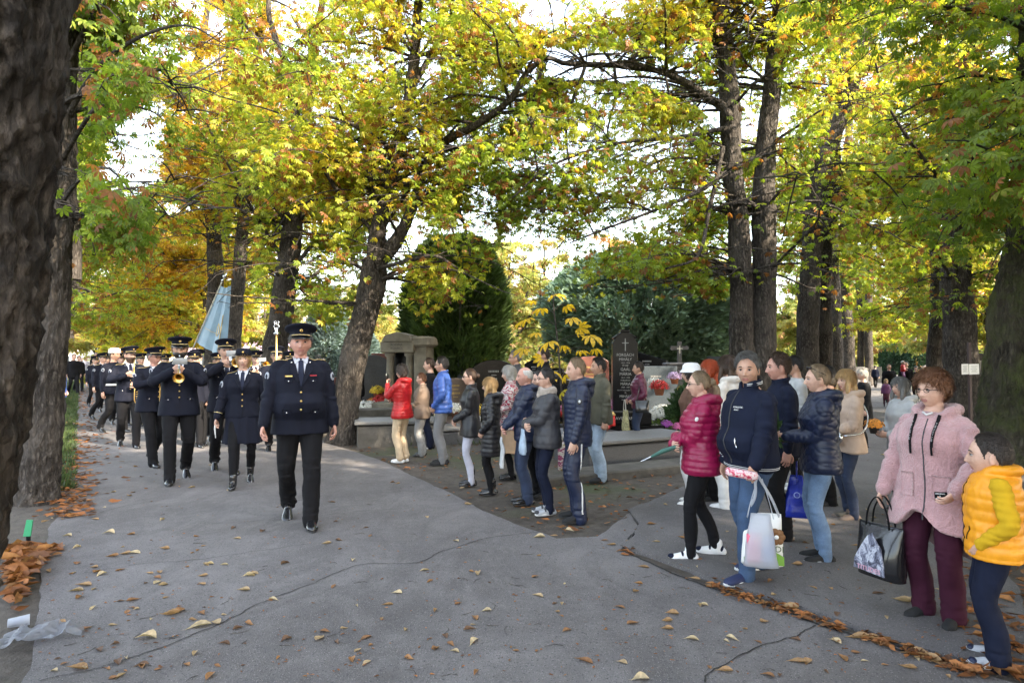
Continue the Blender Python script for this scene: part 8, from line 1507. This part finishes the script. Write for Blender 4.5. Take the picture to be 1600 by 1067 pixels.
def litter(name, label, pts, sz, seed, zf, flat=.7, sprd=0):
    r = np.random.default_rng(seed); VV = []; TT = []; CC = []; n0 = 0; base = [dry_leaflet(r, .14) for _ in range(6)]
    # low detail blades: every second section
    lo = []
    for V, T in base:
        idx = [0 * 5 + 2, 4 * 5, 4 * 5 + 4, 8 * 5, 8 * 5 + 4, 11 * 5 + 2, 4 * 5 + 2, 8 * 5 + 2]; lo.append((V[idx], np.array([(0, 6, 1), (0, 2, 6), (1, 6, 7), (1, 7, 3), (6, 2, 4), (6, 4, 7), (3, 7, 5), (7, 4, 5)])))
    for (x, y) in pts:
        V, T = lo[int(r.integers(0, 6))]; s = sz * r.uniform(.5, 1.25); a = r.random() * 6.28; b = r.normal(0, flat * .5); c_, s_ = math.cos(a), math.sin(a); Q = V * s; Q = Q @ np.array(Matrix.Rotation(b, 3, 'X')).T; Q = Q @ np.array([[c_, s_, 0], [-s_, c_, 0], [0, 0, 1]]); Q[:, 2] -= Q[:, 2].min(); Q = Q + [x, y, zf(x, y, r)]
        VV.append(Q); TT.append(T + n0); n0 += len(Q); CC.append(np.tile(np.array(FCOL[(1, 2, 4, 5, 2, 4)[int(r.integers(0, 6))]]) * np.array([1.25, .95, .7]) * r.uniform(.4, 1.0), (len(Q), 1)))
    tag(tri_mesh(name, np.concatenate(VV), np.concatenate(TT), FLM, np.concatenate(CC)), label, 'leaf litter', kind='stuff')
r = np.random.default_rng(8); pts = []
for i in range(650):   # heap between road edge and the near trunk
    t = r.random(); px = 22 + 62 * t * r.random() + 6 * r.normal(); py = 862 + (1 - t) * 85 * r.random() + 8 * r.normal(); 
    if py < 855: py = 860
    pts.append(gx(max(px, 15), py))
hc_ = np.array(gx(52, 895))
litter('leaf_pile', 'heap of brown chestnut leaves at the foot of the near trunk', pts, 1.15, 3, lambda x, y, r: .004 + .11 * r.random() * math.exp(-((x - hc_[0]) ** 2 + (y - hc_[1]) ** 2) / .28), 1.6)
pts = []
for i in range(500): t = r.random(); a = np.array(gx(112 + 20 * r.normal(), 680 + 130 * t)); pts.append(tuple(a))
for i in range(700): k = 30 * r.random(); pts.append((-5.0 - .69 * k + .35 * r.normal(), 7.4 + k))
litter('kerb_leaves', 'brown leaves gathered along the left kerb of the road', pts, .85, 4, lambda x, y, r: .008 + .02 * r.random())
pts = []
for i in range(2600):
    Y = 5.2 + 20 * r.random() ** 1.4; px = r.uniform(430, 1160); x = (px - 800) / F * Y; pts.append((x, Y))
def in_soil(x, y):
    px, py, _ = project([[x, y, 0]]); px = px[0]; py = py[0]; e = np.interp(px, [505, 560, 650, 745, 870, 985], [690, 708, 745, 792, 842, 815]) - 3; e2 = np.interp(px, [985, 1040, 1120, 1200, 1290], [800, 775, 742, 700, 650]) - 3; return py < (e if px < 985 else e2)
pts = [q for q in pts if in_soil(*q)]
litter('soil_leaves', 'leaf scraps strewn over the bare soil between the two roads', pts, .62, 6, lambda x, y, r: -.004 + .012 * r.random())
pts = []
for i in range(360):
    t = r.random(); px = 975 + 560 * t; py = np.interp(px, [975, 1030, 1105, 1200, 1300, 1400, 1530], [866, 888, 919, 950, 984, 1018, 1060]) + 4 * r.normal() - 4; 
    if vn(np.array([[px * .03, 0, 0]]))[0] > -.25: pts.append(gx(px, py))
litter('crack_leaves', 'leaves caught along the raised edge between the two asphalt surfaces', pts, .50, 7, lambda x, y, r: .012 + .012 * r.random())
pts = [gx(r.uniform(1500, 1640), r.uniform(740, 1060)) for i in range(500)] + [gx(r.uniform(60, 1500), 700 + 360 * r.random()) for i in range(820)]
litter('leaf_crumbs', 'crumbs of dry leaf scattered thinly over the asphalt', [pts[i] for i in range(len(pts)) if i >= 500], .20, 9, lambda x, y, r: .026 if project([[x, y, 0]])[0][0] > 1000 else .007, .3); litter('edge_leaves', 'leaves on the soil at the foot of the mossy trunk on the right', pts[:500], .8, 10, lambda x, y, r: .0 + .03 * r.random())
# twigs
g = G(); 
for i in range(90):
    px = r.uniform(70, 1450); py = r.uniform(740, 1060); x, y = gx(px, py); a = r.random() * 6.28; L = r.uniform(.04, .12); z = .028 if px > 985 and py < 862 + (px - 985) * .33 else .0085; tube(g, [(x, y, z), (x + math.cos(a) * L * .5 + .006, y + math.sin(a) * L * .5, z + .003), (x + math.cos(a + .3) * L, y + math.sin(a + .3) * L, z)], [.0018, .0015, .001], 4)
tag(g.build('twig_litter', M['bark']), 'thin dark leaf stalks scattered over the asphalt', 'twigs', kind='stuff')
# crumpled clear film, bottle and green plate at the near trunk
def film_piece():
    p = gp(62, 1000); o = empty('plastic_film', (p.x, p.y, .006), R(20)); tag(o, 'crumpled clear plastic film on the road by the near trunk', 'litter'); n = 34; U_, V_ = np.meshgrid(np.linspace(-.21, .21, n), np.linspace(-.11, .11, n)); P = np.stack([U_.ravel(), V_.ravel() * (1 - .5 * (U_.ravel() > .08)), 0 * U_.ravel()], 1)
    P[:, 2] = .035 + .035 * (1 - 2 * np.abs(vn(P, 13, 3))) + .014 * vn(P, 40, 5); P[:, 2] *= sstep(.24, .14, np.abs(P[:, 0])) * .9 + .1; P[:, :2] += .02 * np.stack([vn(P, 17, 7), vn(P, 17, 8)], 1); P[:, 2] = np.maximum(P[:, 2], .002); P[:, 2] += .03 * P[:, 0]
    g = G(); g.add(P, grid_faces(n, n, closed=False, caps=False)); ob = g.build('sheet', PLC, o, smooth=False); sm = ob.modifiers.new('s', 'SOLIDIFY'); sm.thickness = .0006
film_piece()
p = gp(30, 978); o = empty('plastic_cup', (p.x, p.y, .03), R(35)); tag(o, 'white plastic cup lying beside the crumpled film', 'litter'); g = G(); tube(g, [(-.055, 0, 0), (.045, 0, 0), (.05, 0, 0)], [.026, .032, .033], 18, caps=False); tube(g, [(.05, 0, 0), (-.05, 0, 0)], [.030, .024], 18, caps=False); tube(g, [(-.056, 0, 0), (-.054, 0, 0)], [.020, .026], 18); g.build('wall', PLW, o)
p = gp(44, 848); o = empty('edging_plate', (p.x, p.y, 0), R(10)); tag(o, 'small green metal plate standing at the edge of the near trunk', 'plate'); g = G(); prism(g, [(-.04, .06), (.02, .06), (.035, .20), (-.015, .205)], -.006, .006); g.build('plate', mat('green_paint', (.03, .26, .12), .5, .15), o, smooth=False); g = G(); box(g, (-.01, .02, .09), (.03, .02, .18), bev=.003); g.build('stake', CM['black'], o, smooth=False)
# grass: left verge and patches among the graves
r = np.random.default_rng(12); P = []
for i in range(5200):
    k = 40 * r.random() ** 1.3; P.append((-5.6 - .69 * k - .55 * abs(r.normal()) + .1, 7.9 + k))
for i in range(7000):
    Y = 12 + 26 * r.random(); px = r.uniform(500, 1130); x = (px - 800) / F * Y
    if vn(np.array([[x, Y, 0]]), .5, 3)[0] > .05: P.append((x, Y))
P = np.array(P); n = len(P); C = np.column_stack([P, np.full(n, -.02)]); D = r.normal(0, .35, (n, 3)) + [0, 0, 1]; tag(spray_mesh(C, D, np.full(n, .11), .07, np.tile(np.array([(.045, .070, .020)]), (n, 1)) * (.6 + .8 * r.random((n, 1))), r, 'grass', None, k=4), 'tufts of grass along the kerb trees and between the graves', 'grass', kind='stuff')
bpy.context.view_layer.update()
